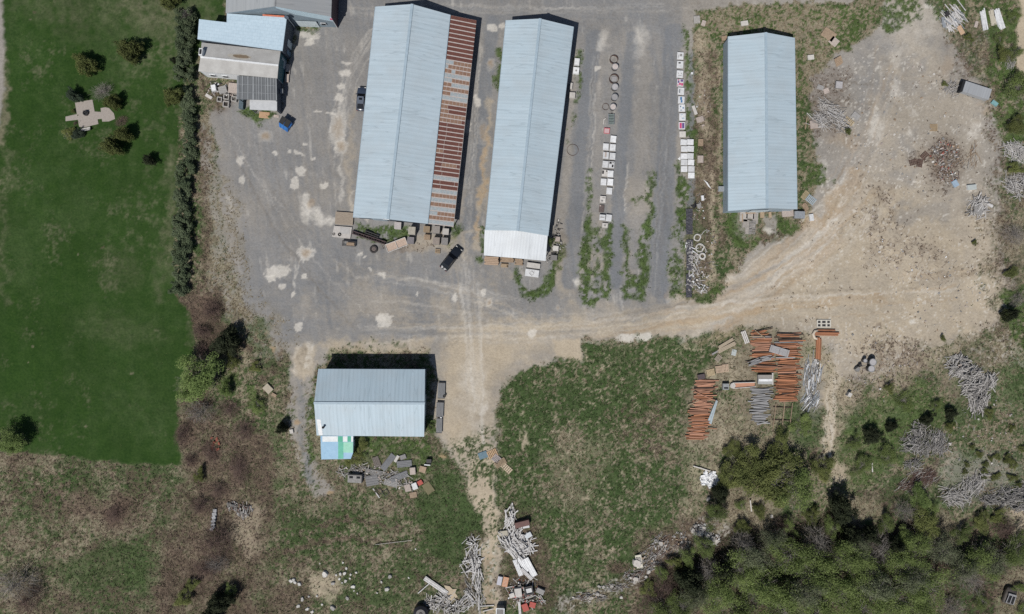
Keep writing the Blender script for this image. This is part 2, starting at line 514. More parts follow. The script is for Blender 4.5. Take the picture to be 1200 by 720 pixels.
path_pts = [(-160, -110), (2, -110), (4, 20), (7, 60), (4, 110), (-4, 170), (-30, 300), (-160, 400)]
path = poly(path_pts, 2.5, 1)
paint(STRAW, stroke([(5, 60), (6, 130), (0, 170)], 8, 4, 2), .6)
paint(GRAV, path)
for (x, y, r) in ((38, 407, 1.6), (33, 424, 1.2), (154, 438, 2), (120, 461, 1.5), (100, 500, 2), (92, 297, 1.6), (120, 290, 2.4), (34, 24, 2), (39, 14, 3)):
    paint(STRAW if r < 2.3 else BRUSH, blob(x, y, r * .8, r * .6, 0, .6, 1), .6)
# --- yard
yard_pts = [(248, 128), (262, 125), (270, 100), (330, 130), (340, 60), (345, 33), (392, 34), (402, -110), (1000, -110), (1000, 3), (870, 6), (818, 14), (812, 60), (806, 352), (838, 349), (858, 318), (880, 296), (950, 262), (958, 200), (950, 90), (985, 62), (1036, 30), (1034, -110), (1088, -110), (1087, 10), (1108, 40), (1140, 80), (1168, 130), (1176, 200), (1168, 262), (1185, 335), (1172, 382), (1110, 402), (1060, 420), (1012, 450), (985, 440), (962, 397), (870, 381), (830, 389), (790, 397), (742, 394), (740, 400), (682, 396), (680, 425), (676, 420), (655, 419), (612, 432), (590, 450), (582, 490), (584, 600), (588, 740), (561, 740), (569, 610), (552, 590), (545, 560), (525, 530), (509, 510), (508, 440), (500, 408), (388, 408), (368, 432), (365, 510), (372, 545), (388, 574), (372, 580), (346, 545), (337, 470), (343, 420), (318, 395), (292, 360), (275, 330), (262, 270), (258, 200)]
yard = poly(yard_pts, 3.0, 2)
paint(STRAW, poly([(240, 120), (262, 130), (262, 300), (300, 360), (330, 420), (300, 420), (262, 350), (240, 300), (236, 200)], 5, 2) * (.4 + .6 * n6), .8)
paint(BRUSH, stroke([(240, 150), (243, 250), (240, 320)], 10, 4, 2) * (.4 + .6 * n9), .8)
paint(GRASS, stroke([(250, 150), (262, 250), (275, 330)], 8, 4, 2) * patch(.55, n9 * .5 + n3 * .5), .9)
paint(GRAV, yard)
paint(GRAV, poly([(236, 140), (262, 130), (262, 260), (300, 350), (335, 420), (305, 420), (268, 360), (246, 300)], 6, 3) * patch(.5, mixA), .7)
paint(STRAW, poly([(258, 200), (300, 330), (345, 400), (340, 410), (270, 330), (255, 250)], 5, 3) * patch(.6, n6 * .5 + n3 * .5), .7)
paint(GRASS, poly([(300, 372), (318, 380), (318, 410), (340, 440), (300, 420), (280, 380)], 5, 2) * patch(.6, n6 * .5 + n3 * .5), .7)
# faint streaks of vehicle wear, up and down the left yard
sv = fbm(4, 3, 41, R(82), 14); sh = fbm(3, 3, 42, R(3), 18)
paint(ASPH, yard * poly([(262, 130), (340, 60), (400, -110), (790, -110), (800, 345), (760, 395), (560, 380), (420, 400), (330, 390), (275, 320)], 20, 3) * (.4 + .5 * sv), .8)
paint(ASPH, yard * blob(400, 340, 130, 60, .1, .6, 4) * (.25 + .6 * sh), .65)
paint(ASPH, yard * poly([(395, -110), (810, -110), (800, 40), (400, 40)], 12, 3) * (.3 + .5 * sh), .7)
paint(DIRT, yard * sstep(.5, .9, fbm(46, 5, 43) * .8 + n3 * .2) * np.clip((PX - 150) / 400, .3, 1) * np.clip((PY - 60) / 250, .25, 1), .45)
paint(PALE, yard * sstep(.72, .95, fbm(4, 3, 44, R(84), 7) * .6 + n14 * .4), .3)
# paved lanes between the rows
lanes = [([(696, 45), (681, 190), (668, 330)], 19), ([(740, 45), (727, 190), (721, 330)], 14), ([(789, 40), (780, 190), (771, 338)], 22), ([(578, 25), (566, 130), (548, 275)], 15)]
lane = np.zeros_like(PX, np.float32)
for pts, wd in lanes:
    m = stroke(pts, wd, 2.2, 1)
    lane = np.maximum(lane, m)
    paint(ASPH, m * (.72 + .28 * sv), .95)
paint(GRAV, stroke([(708, 60), (693, 265)], 9, 4, 2), .5); paint(GRAV, stroke([(757, 60), (745, 260)], 14, 4, 2) * (.5 + .5 * sv), .8)
paint(GRAV, stroke([(674, 60), (664, 200), (655, 300)], 7, 2, 1), .8)
paint(DIRT, stroke([(574, 120), (566, 200), (556, 290)], 6, 3, 2) * (.4 + .6 * n9), .8); paint(RUST, stroke([(570, 150), (562, 240), (557, 275)], 4, 2, 2) * patch(.6, n14), .6)
paint(DIRT, yard * stroke([(545, 300), (540, 270), (551, 270)], 5, 3, 2), .5)
paint(PALE, stroke([(698, 110), (694, 180), (690, 250)], 1.6, .9, 1), .35); paint(PALE, stroke([(736, 190), (731, 250)], 1.4, .8, 1), .45)
paint(PALE, blob(749, 45, 7, 14, .1, .8, 2), .5); paint(PALE, blob(707, 49, 6, 9, .5, .8, 2), .55); paint(PALE, blob(675, 330, 3, 6, 0, .5, 1), .8)
# tan wheel-worn ground: the east-west way and the sweep to the north-east
dz = poly([(520, 385), (620, 375), (760, 365), (850, 335), (930, 285), (985, 235), (1015, 160), (1045, 60), (1060, -110), (1085, -110), (1100, 60), (1150, 140), (1165, 260), (1180, 340), (1165, 385), (1090, 405), (1010, 420), (960, 392), (860, 380), (760, 395), (680, 396), (610, 425), (588, 460), (584, 560), (590, 740), (560, 740), (566, 600), (545, 550), (512, 505), (520, 430)], 16, 3)
dzm = dz * yard
paint(DIRT, dzm * (.62 + .38 * n14), .95)
# north-east apron: grey, scraped
ap = poly([(975, 70), (1040, 20), (1085, -20), (1110, 40), (1150, 100), (1170, 160), (1170, 240), (1120, 260), (1080, 215), (1000, 200), (965, 150)], 22, 3)
paint(GRAV, ap * (.35 + .65 * n14), .8); paint(ASPH, ap * sstep(.5, .85, n40 * .6 + n9 * .4), .35)
paint(BRUSH, poly([(940, 70), (985, 75), (995, 140), (960, 155), (940, 110)], 10, 3) * (.4 + .6 * n9), .5)
for y0 in (98, 119, 124):
    paint(MUD, stroke([(972, y0), (1000, y0 + 1), (1024, y0 + 1)], 2.6, 1.4, 2) * (.5 + .5 * n3), .6)
for (x, y, rx, ry, a) in ((1026, 150, 8, 14, .6), (1052, 106, 6, 9, .6), (1050, 70, 5, 12, .35), (1065, 155, 5, 4, .6), (1140, 155, 6, 6, .5), (1030, 82, 3, 3, .8), (1068, 130, 8, 2, .5), (1090, 20, 20, 20, .3), (1060, 30, 26, 30, .25)):
    paint(PALE, blob(x, y, rx, ry, 0, .8, 2) * (.35 + .65 * n6), min(1, a * 1.3))
paint(RUST, blob(1114, 72, 8, 16, 0, .7, 3), .3); paint(RUST, blob(1160, 134, 11, 8, 0, .6, 3), .4); paint(RUST, blob(985, 160, 14, 12, .3, .7, 3), .35)
# wheel sweeps
def tracks(pts, spread, n, cats, wmin, wmax, a, seed):
    rs = random.Random(seed)
    for k in range(n):
        o = (rs.random() - .5) * spread; o2 = (rs.random() - .5) * spread
        q = []
        for i, (x, y) in enumerate(pts):
            j0, j1 = max(i - 1, 0), min(i + 1, len(pts) - 1)
            dx, dy = pts[j1][0] - pts[j0][0], pts[j1][1] - pts[j0][1]
            L = math.hypot(dx, dy) or 1
            t = i / (len(pts) - 1); oo = o * (1 - t) + o2 * t
            q.append((x - dy / L * oo, y + dx / L * oo))
        s0 = rs.random() * .35; s1 = 1 - rs.random() * .35
        a0 = int(s0 * (len(q) - 1)); a1 = max(a0 + 2, int(math.ceil(s1 * (len(q) - 1))) + 1)
        paint(rs.choice(cats), stroke(q[a0:a1], rs.uniform(wmin, wmax), .9, 1) * (.35 + .65 * sv), a * rs.uniform(.5, 1))
def arc(p0, p1, p2, n=14):
    out = []
    for i in range(n):
        t = i / (n - 1)
        out.append(tuple((1 - t) ** 2 * a + 2 * t * (1 - t) * b + t * t * c for a, b, c in zip(p0, p1, p2)))
    return out
sweep = arc((790, 378), (930, 345), (1010, 210))
tracks(sweep, 60, 34, (PALE, RUST, GRAV, RUST, MUD, PALE, DIRT), 1.2, 3.6, .5, 5)
tracks(sweep, 84, 22, (RUST, PALE, RUST, DIRT, PALE), 4, 9, .38, 55)
tracks(arc((820, 372), (900, 330), (990, 230)), 50, 26, (RUST, PALE, RUST, PALE), 1.2, 3.2, .38, 56)
tracks(arc((640, 392), (850, 372), (960, 290)), 30, 22, (PALE, GRAV, DIRT, RUST, ASPH), 1.2, 3.2, .4, 6)
tracks(arc((700, 388), (900, 355), (1120, 348)), 34, 22, (RUST, DIRT, PALE, MUD, RUST), 1.2, 3, .5, 7)
tracks(arc((980, 235), (1020, 170), (1045, 60)), 46, 18, (PALE, RUST, GRAV), 1.5, 4, .3, 8)
tracks(arc((420, 385), (560, 390), (760, 385)), 46, 24, (PALE, GRAV, ASPH, DIRT), 1.2, 3, .36, 9)
tracks(arc((400, 330), (520, 330), (640, 380)), 50, 16, (PALE, ASPH, DIRT), 1, 2.4, .35, 10)
tracks(arc((545, 300), (550, 400), (548, 520)), 36, 16, (PALE, DIRT, GRAV), 1.2, 3.5, .4, 11)
tracks(arc((300, 130), (330, 260), (420, 380)), 90, 22, (PALE, ASPH, MUD, GRAV), .7, 1.5, .4, 17)
tracks(arc((560, 30), (556, 180), (548, 330)), 14, 10, (PALE, MUD, ASPH), .7, 1.6, .4, 18)
tracks(arc((700, 40), (690, 200), (672, 380)), 12, 8, (PALE, MUD, ASPH), .7, 1.3, .35, 19)
tracks(arc((785, 40), (778, 200), (765, 380)), 14, 8, (PALE, MUD, ASPH), .7, 1.3, .35, 20)
tracks(arc((396, 200), (392, 70), (470, 10)), 26, 12, (PALE, PALE, ASPH), .9, 1.6, .4, 12)
tracks(arc((400, 6), (600, 12), (810, 8)), 22, 12, (PALE, GRAV, ASPH), .9, 2.2, .4, 13)
tracks(arc((1060, 330), (1120, 330), (1185, 300)), 20, 9, (MUD, BRUSH, RUST), 1.2, 2.6, .45, 14)
tracks(arc((968, 560), (972, 490), (985, 400)), 14, 8, (DIRT, PALE), 1.6, 3.5, .5, 15)
tracks(arc((1120, 400), (1170, 400), (1230, 440)), 30, 10, (PALE, DIRT, STRAW), 1, 2, .4, 16)
paint(RUST, poly([(985, 195), (1008, 198), (985, 240), (960, 275), (945, 270), (972, 235)], 8, 3), .45); paint(RUST, blob(1030, 350, 10, 8, .4, .6, 3), .35); paint(RUST, blob(1022, 360, 8, 5, .4, .6, 3), .3)
paint(BRUSH, dz * poly([(1000, 210), (1055, 205), (1060, 280), (1110, 290), (1110, 320), (1030, 310), (1010, 270)], 16, 3) * patch(.5, n6 * .6 + n2 * .4), .36)
paint(GRAV, poly([(1045, 245), (1115, 235), (1120, 255), (1050, 262)], 5, 3), .6)
em = stroke([(1150, 60), (1178, 130), (1182, 220), (1178, 270), (1192, 330), (1178, 388), (1110, 408), (1050, 430), (1005, 455)], 34, 16, 4)
paint(STRAW, em * patch(.5, mixB), .7); paint(BRUSH, em * patch(.42, mixA), .6); paint(GRASS, em * patch(.3, mixC), .7); paint(GRAV, em * patch(.3, n9 * .5 + n2 * .5), .6)
paint(DIRT, poly([(880, 385), (1000, 395), (1110, 400), (1090, 450), (1010, 470), (975, 450)], 22, 4) * (.3 + .6 * n6), .75)
paint(BRUSH, poly([(990, 400), (1100, 405), (1090, 450), (1010, 465)], 16, 4) * patch(.45, n6 * .5 + n2 * .5), .55)
fade = poly([(332, 470), (378, 470), (395, 590), (350, 590), (330, 540)], 8, 3)
paint(STRAW, fade * patch(.5, mixA), .85); paint(GRASS, fade * patch(.42, mixC), .85); paint(ASPH, stroke([(353, 445), (354, 520), (364, 560)], 9, 3, 2) * (.4 + .6 * n3), .75)
lb_ = stroke([(846, 628), (822, 612), (800, 640), (772, 640), (752, 668), (716, 688), (690, 700), (660, 705)], 14, 9, 3)
paint(BRUSH, lb_ * patch(.6, mixA), .7); paint(PALE, lb_ * patch(.3, nrm(n3 * .5 + n1 * .5), .1), .7); paint(GRAV, lb_ * patch(.3, mixC), .7)
paint(LITT_SHADE, blob(266, 402, 18, 16, .5, .5, 3), .6); paint(BRUSH, stroke([(240, 350), (248, 390), (226, 480), (225, 540)], 22, 8, 3) * patch(.6, mixB), .8)  # lime tree's shadow painted darker still; then brush along the lawn edge
# chips and crumbs all over the rough ground
paint(PALE, (yard + ES * .6).clip(0, 1) * poly([(960, 60), (1180, 60), (1200, 420), (1000, 450), (880, 380), (950, 280)], 20, 3) * sstep(.78, .9, n2 * .8 + n14 * .2), .6)
paint(BRUSH, yard * poly([(960, 60), (1190, 60), (1200, 420), (1000, 450), (880, 380), (950, 280)], 20, 3) * sstep(.76, .92, fbm(2.4, 2, 61) * .7 + n30 * .3), .2)
paint(MUD, yard * sstep(.82, .97, fbm(2.2, 2, 62)), .18)
# pale dried puddles of the left yard
def stain(x, y, rx, ry, rot=0, a=.85, rust=0):
    paint(PALE, sstep(.42, .66, blob(x, y, rx * 1.05, ry * 1.05, rot, .7, 1) * .72 + n3 * .16 + n1 * .2), a * .8)
    if rust:
        paint(RUST, blob(x, y, rx * .6, ry * .6, rot, .6, 1) * (.4 + .6 * n3), rust * .8); paint(MUD, blob(x, y, rx * .5, ry * .5, rot, .6, 1) * n3, rust * .5)
for s in ((282, 188, 3.5, 7), (284, 211, 3, 5), (352, 201, 6, 5), (345, 214, 5, 7), (380, 218, 4, 4), (325, 318, 14, 7, -.2), (318, 326, 5, 4), (330, 336, 4, 4), (357, 324, 4, 4), (358, 298, 10, 8, 0, .7, .9),
          (312, 160, 9, 7, 0, .25, .9), (405, 75, 6, 2), (404, 87, 7, 4), (399, 102, 5, 4), (397, 115, 6, 5), (396, 150, 10, 22, .1, .6, .6), (400, 172, 9, 10, .1, .6, .9), (372, 131, 4, 1.6), (388, 134, 8, 1.6, .3), (352, 180, 7, 2.2, .4), (338, 176, 3, 2), (322, 179, 3, 2.5), (358, 169, 4, 1.5, .5), (367, 185, 3, 1.2, .3),
          (345, 346, 3, 3), (350, 383, 4, 4), (450, 376, 9, 8), (446, 373, 6, 3), (447, 322, 4, 3), (422, 298, 2, 1.6), (426, 302, 2, 1.6), (434, 317, 2, 2), (572, 353, 5, 5, 0, .6, .7), (653, 360, 4, 5, 0, .3, .8), (565, 342, 3, 4), (532, 348, 3, 5), (489, 345, 2, 2), (360, 41, 14, 4, .15, .7), (362, 50, 6, 5),
          (577, 33, 6, 5), (575, 75, 5, 8, 0, .3, .8), (559, 118, 4, 6), (565, 155, 5, 14, 0, .2, .7), (547, 148, 3, 8), (588, 30, 4, 4), (430, 250, 4, 8), (624, 391, 5, 5), (1070, 379, 4, 2), (737, 396, 10, 3), (756, 395, 8, 4), (1088, 7, 6, 4), (700, 80, 3, 3), (665, 62, 4, 3)):
    if s[2]:
        stain(*s)
for q in (((358, 232), (359, 258), (361, 246)), ((362, 244), (366, 252), (374, 260)), ((372, 246), (378, 256), (389, 259))):
    paint(PALE, stroke(q, 9, 2.5, 1) * (.4 + .6 * n3), .85)
paint(RUST, blob(364, 240, 4, 5, .3, .5, 1), .4)
paint(PALE, stroke([(345, 310), (346, 345)], 1.4, .8, 1), .4); paint(PALE, stroke([(352, 300), (348, 316), (345, 334)], 1.4, .8, 1), .45)
paint(PALE, stroke([(404, 185), (398, 210), (398, 235)], 4, 2, 2) * (.3 + .7 * sv), .55)
paint(PALE, stroke([(411, 230), (408, 255)], 4, 2, 2), .4); paint(DIRT, stroke([(416, 110), (407, 250)], 5, 3, 2), .35)
# bare worn earth by the small barn
paint(DIRT, poly([(346, 408), (368, 400), (366, 440), (356, 455), (346, 440)], 4, 2), .7); paint(MUD, blob(356, 418, 3.5, 14, 0, .4, 2) * n3, .7); paint(PALE, stroke([(349, 405), (348, 440)], 3, 2, 2) * n6, .6); paint(PALE, stroke([(362, 400), (362, 430)], 4, 2, 2) * n6, .6)
paint(DIRT, poly([(370, 398), (505, 396), (506, 412), (385, 414)], 4, 2) * (.4 + .6 * n6), .8); paint(GRASS, poly([(400, 399), (480, 398), (485, 406), (400, 407)], 3, 2) * patch(.45, n3), .6)
paint(PALE, dzm * blob(560, 470, 16, 40, 0, .7, 3) * n9, .4); paint(PALE, blob(570, 480, 4, 8, .2, .6, 2), .55)
paint(DIRT, poly([(648, 400), (680, 398), (682, 424), (675, 422), (650, 418)], 2, 1), .9)
paint(PALE, poly([(720, 393), (742, 396), (742, 401), (722, 400)], 1.5, 1), .5); paint(PALE, poly([(744, 394), (765, 392), (764, 399), (746, 401)], 1.5, 1), .5)
# the earth track down to the scrap heaps
dt_pts = [(553, 540), (580, 540), (584, 600), (582, 640), (582, 740), (563, 740), (566, 650), (568, 610), (552, 592), (545, 575)]
dtm = poly(dt_pts, 3, 2)
paint(DIRT, dtm * (.75 + .25 * n6)); paint(RUST, stroke([(574, 655), (573, 730)], 11, 3, 1), .35); paint(MUD, stroke([(574, 660), (573, 730)], 10, 3, 1), .35)
paint(GRASS, poly([(520, 520), (582, 500), (584, 560), (535, 575)], 8, 2) * patch(.5, nrm(n6 * .35 + n3 * .25 + n1 * .4), .1), .85)
paint(GRASS, dtm * patch(.3, nrm(n6 * .3 + n3 * .3 + n1 * .4), .08), .8); paint(GRASS, stroke([(560, 600), (564, 720)], 5, 3, 2) * patch(.6, mixA), .8); paint(GRASS, stroke([(586, 560), (586, 640)], 5, 3, 2) * patch(.6, mixA), .8)
paint(STRAW, stroke([(590, 580), (590, 700)], 4, 2, 2), .4); paint(BRUSH, poly([(590, 600), (640, 600), (650, 720), (588, 720)], 8, 3) * patch(.6, mixB), .6)
paint(BRUSH, poly([(548, 620), (564, 620), (562, 700), (545, 700)], 5, 3), .4)
paint(PALE, dtm * stroke([(576, 640), (577, 690)], 16, 4, 2) * sstep(.6, .8, n3), .5)
# --- verges and weeds
NE = poly([(815, 14), (870, 6), (1000, 2), (1034, -10), (1036, 30), (985, 62), (952, 88), (950, 200), (960, 212), (952, 235), (935, 260), (846, 262), (870, 300), (840, 350), (800, 354), (800, 300), (812, 200), (814, 60)], 3, 2)
paint(STRAW, NE); paint(GRASS, NE * patch(.46, mixC)); paint(BRUSH, NE * poly([(820, 60), (846, 60), (846, 260), (830, 340), (812, 340)], 6, 3) * patch(.6, mixB), .7)
paint(WEED, NE * poly([(815, 16), (870, 8), (1000, 4), (1034, 0), (1030, 30), (980, 58), (950, 70), (935, 40), (850, 40), (825, 45)], 5, 3) * patch(.5, mixC), .6)
paint(GRASS, NE * poly([(935, 40), (952, 50), (952, 200), (936, 210)], 4, 2) * patch(.5, mixC), .5)
paint(ASPH, stroke([(810, 60), (810, 160)], 6, 1.2, 1), .75); paint(GRAV, stroke([(808, 25), (810, 60)], 6, 1.6, 1), .7)
paint(ASPH, stroke([(811, 210), (809, 240)], 7, 1.5, 1), .7)
paint(DIRT, NE * stroke([(825, 40), (823, 110), (827, 160)], 10, 4, 2) * (.4 + .6 * n3), .6); paint(DIRT, NE * stroke([(843, 60), (844, 250)], 3, 1.5, 1) * (.3 + .7 * n6), .6); paint(DIRT, NE * stroke([(834, 200), (835, 260), (833, 330)], 6, 3, 2), .6)
def weeds(m, lv=.75, a=.95):
    m = m * sstep(.22, .42, n6 * .6 + n3 * .4)
    paint(GRASS, m * patch(min(lv + .05, 1), n6 * .4 + n3 * .35 + n2 * .25, .16), a * .9); paint(WEED, m * patch(lv * .8, nrm(n3 * .5 + n1 * .5), .15), .75)
weedmask = np.zeros_like(PX, np.float32)
for pts, wd, lv in (([(690, 266), (684, 300), (682, 348)], 9, .8), ([(712, 266), (711, 310), (710, 348)], 8, .85), ([(684, 349), (696, 354), (709, 349)], 7, .9), ([(698, 270), (697, 340)], 4, .5), ([(688, 280), (711, 282)], 4, .6), ([(685, 318), (711, 320)], 3, .5), ([(686, 336), (710, 338)], 4, .6),
                    ([(735, 268), (734, 300), (731, 345)], 5, .75), ([(763, 205), (762, 245), (758, 265)], 5, .6), ([(757, 262), (755, 300), (751, 345)], 9, .9), ([(731, 346), (744, 350)], 5, .7), ([(736, 328), (748, 332)], 6, .6), ([(741, 240), (752, 235)], 3, .4),
                    ([(801, 192), (798, 250), (792, 300), (790, 345)], 12, .42), ([(806, 64), (805, 160)], 4.5, .85), ([(803, 60), (803, 35)], 4, .7), ([(800, 215), (799, 262)], 10, .62), ([(795, 345), (825, 350), (842, 340)], 8, .7), ([(812, 160), (813, 190)], 7, .8),
                    ([(655, 290), (652, 312), (640, 335), (625, 345)], 9, .9), ([(606, 330), (615, 344), (630, 346)], 5, .5), ([(608, 314), (607, 330)], 4, .6), ([(565, 270), (564, 305)], 5, .8), ([(586, 60), (583, 105)], 4, .9), ([(679, 60), (676, 120)], 3, .5), ([(672, 130), (668, 170)], 3, .3),
                    ([(692, 200), (688, 262)], 4, .45), ([(745, 80), (772, 82)], 0, 0), ([(846, 60), (848, 140), (848, 240)], 4, .55), ([(941, 60), (940, 120)], 6, .4)):
    if wd:
        m = stroke(pts, wd * 1.2, 3.2, 2); weeds(m, min(lv * 1.08, 1)); weedmask = np.maximum(weedmask, m * lv)
for pts, lv in (([(417, 262), (482, 268), (472, 288), (420, 276)], .75), ([(528, 262), (540, 262), (532, 285), (522, 290)], .75), ([(848, 250), (873, 252), (881, 277), (896, 283), (888, 292), (868, 292), (856, 284)], 1), ([(909, 252), (938, 262), (930, 274), (914, 270)], .85), ([(940, 195), (955, 190), (975, 210), (962, 218), (942, 215)], .6),
                ([(370, 440), (366, 500), (372, 540), (362, 540), (360, 480)], .6), ([(396, 536), (425, 515), (440, 515), (440, 545), (400, 552)], .95), ([(500, 490), (512, 492), (508, 510), (500, 505)], .9), ([(410, 515), (500, 514), (505, 560), (450, 560)], .55), ([(300, 118), (325, 130), (300, 145), (280, 128)], .75), ([(350, 31), (372, 33), (366, 38), (352, 37)], .8),
                ([(1150, 0), (1196, 0), (1190, 60), (1200, 130), (1175, 130), (1160, 90)], .7), ([(1165, 130), (1210, 130), (1210, 200), (1180, 190)], .7), ([(1170, 340), (1215, 330), (1215, 420), (1185, 400)], .55), ([(1032, -10), (1075, -10), (1078, 20), (1040, 40)], .55), ([(1085, -10), (1140, -10), (1130, 40), (1090, 20)], .45)):
    m = poly(pts, 3, 2); weeds(m, lv); weedmask = np.maximum(weedmask, m * lv)
# far side of the scrub, upper right
paint(BRUSH, poly([(1110, 40), (1150, 60), (1180, 130), (1190, 330), (1175, 330), (1160, 130)], 8, 3) * patch(.5, mixB), .55)
paint(MUD, poly([(1160, 255), (1230, 250), (1230, 330), (1170, 330)], 12, 3) * patch(.5, mixC), .55)
side_pts = [(1201, -110), (1360, -110), (1360, 90), (1207, 90), (1193, 80), (1190, 50), (1195, 20)]
sidep = poly(side_pts, 2, 1)
paint(DIRT, sidep)
# soil under timber and scrap; its dark mud and litter also paint the gaps' shade
for (x, y, rx, ry, c, a) in ((905, 430, 38, 45, MUD, .5), (820, 480, 22, 36, MUD, .5), (888, 475, 20, 25, MUD, .5), (1107, 190, 22, 30, BRUSH, .75), (1075, 185, 14, 10, BRUSH, .4), (1147, 240, 16, 14, MUD, .4), (1135, 440, 28, 34, MUD, .45), (1085, 520, 28, 20, LITT_SHADE, .4), (1170, 582, 40, 12, LITT_SHADE, .4), (1118, 580, 20, 12, LITT_SHADE, .4), (612, 630, 24, 40, BRUSH, .5), (555, 670, 12, 40, MUD, .5), (445, 550, 45, 20, MUD, .45), (520, 710, 40, 14, MUD, .5), (610, 690, 28, 18, BRUSH, .7), (770, 640, 26, 24, BRUSH, .6), (970, 138, 22, 14, MUD, .4), (875, 262, 14, 16, GRAV, .8), (258, 115, 16, 14, BRUSH, .6), (655, 290, 8, 30, MUD, .5), (815, 300, 14, 50, MUD, .5), (475, 290, 30, 6, BRUSH, .6), (505, 285, 35, 12, DIRT, .6), (950, 455, 16, 30, GRAV, .8)):
    paint(c, blob(x, y, rx, ry, 0, .4, 2) * (.5 + .5 * n6), a)
paint(GRAV, poly([(895, 252), (910, 252), (912, 275), (900, 275)], 2, 1), .9)
paint(PALE, blob(900, 270, 5, 4, 0, .5, 1), .7)
for (x, y) in ((319, 410), (349, 495), (386, 577), (519, 534), (252, 520)):
    paint(RUST, blob(x, y, 3.5, 2.2, .3, .6, 1), .8)

# ---------------------------------------------------------- ground shader
def ground_material():
    m, nt, b = new_mat('ground_cover')
    tc = nt.nodes.new('ShaderNodeTexCoord'); v = tc.outputs['Object']
    nf = noise_node(nt, v, 2.3, 4, .7); nm = noise_node(nt, v, .55, 4, .65); nb = noise_node(nt, v, .09, 3, .55)
    fine = maprange(nt, nf.outputs['Fac'], .32, .68); mid = maprange(nt, nm.outputs['Fac'], .32, .68)
    f = mathn(nt, 'ADD', mathn(nt, 'MULTIPLY', fine, .62), mathn(nt, 'MULTIPLY', mid, .38))
    two = COVER
    acc = None
    for a in range(3):
        at = nt.nodes.new('ShaderNodeAttribute'); at.attribute_name = 'cover_%d' % a
        sp = nt.nodes.new('ShaderNodeSeparateColor'); lnk(nt, at.outputs['Color'], sp.inputs[0])
        for k, w in enumerate((sp.outputs[0], sp.outputs[1], sp.outputs[2], at.outputs['Alpha'])):
            c = mixc(nt, f, two[a * 4 + k][0], two[a * 4 + k][1])
            vs = nt.nodes.new('ShaderNodeVectorMath'); vs.operation = 'SCALE'
            lnk(nt, c, vs.inputs[0]); lnk(nt, w, vs.inputs['Scale'])
            if acc is None:
                acc = vs.outputs[0]
            else:
                ad = nt.nodes.new('ShaderNodeVectorMath'); ad.operation = 'ADD'
                lnk(nt, acc, ad.inputs[0]); lnk(nt, vs.outputs[0], ad.inputs[1]); acc = ad.outputs[0]
    big = maprange(nt, nb.outputs['Fac'], .3, .7, .9, 1.1)
    vs = nt.nodes.new('ShaderNodeVectorMath'); vs.operation = 'SCALE'
    lnk(nt, acc, vs.inputs[0]); lnk(nt, big, vs.inputs['Scale'])
    lnk(nt, vs.outputs[0], b.inputs['Base Color'])
    b.inputs['Roughness'].default_value = .95; b.inputs['Specular IOR Level'].default_value = .1
    bn = nt.nodes.new('ShaderNodeBump'); bn.inputs['Strength'].default_value = .5; bn.inputs['Distance'].default_value = .12
    lnk(nt, f, bn.inputs['Height']); lnk(nt, bn.outputs[0], b.inputs['Normal'])
    return m

# dark tone, light tone of each cover
COVER = [((.014, .040, .008), (.036, .074, .016)),   # lawn
         ((.031, .058, .020), (.082, .120, .047)),   # field grass
         ((.052, .090, .024), (.115, .165, .056)),   # lush weeds
         ((.150, .132, .093), (.325, .288, .212)),   # dry straw
         ((.076, .054, .042), (.172, .126, .098)),   # dead brush
         ((.150, .160, .174), (.205, .216, .232)),   # worn asphalt
         ((.238, .223, .203), (.338, .318, .290)),   # gravel
         ((.360, .303, .225), (.512, .442, .338)),   # dry earth
         ((.500, .475, .425), (.700, .670, .615)),   # pale dust
         ((.310, .222, .135), (.440, .325, .205)),   # rusty soil
         ((.022, .019, .014), (.068, .058, .042)),   # leaf litter and painted-in shade
         ((.120, .098, .075), (.200, .170, .132))]   # mud

GM = ground_material()
rough = (Wt[GRASS] + Wt[WEED] * 1.4 + Wt[STRAW] * .8 + Wt[BRUSH] + Wt[LITT_SHADE] * 1.3 + Wt[MUD] * .4).clip(0, 1.3)
GZ = rough * ((n3 - .5) * .22 + (n9 - .5) * .25) + (Wt[GRAV] + Wt[DIRT]) * (n3 - .5) * .03
GZ = GZ - rough * .04

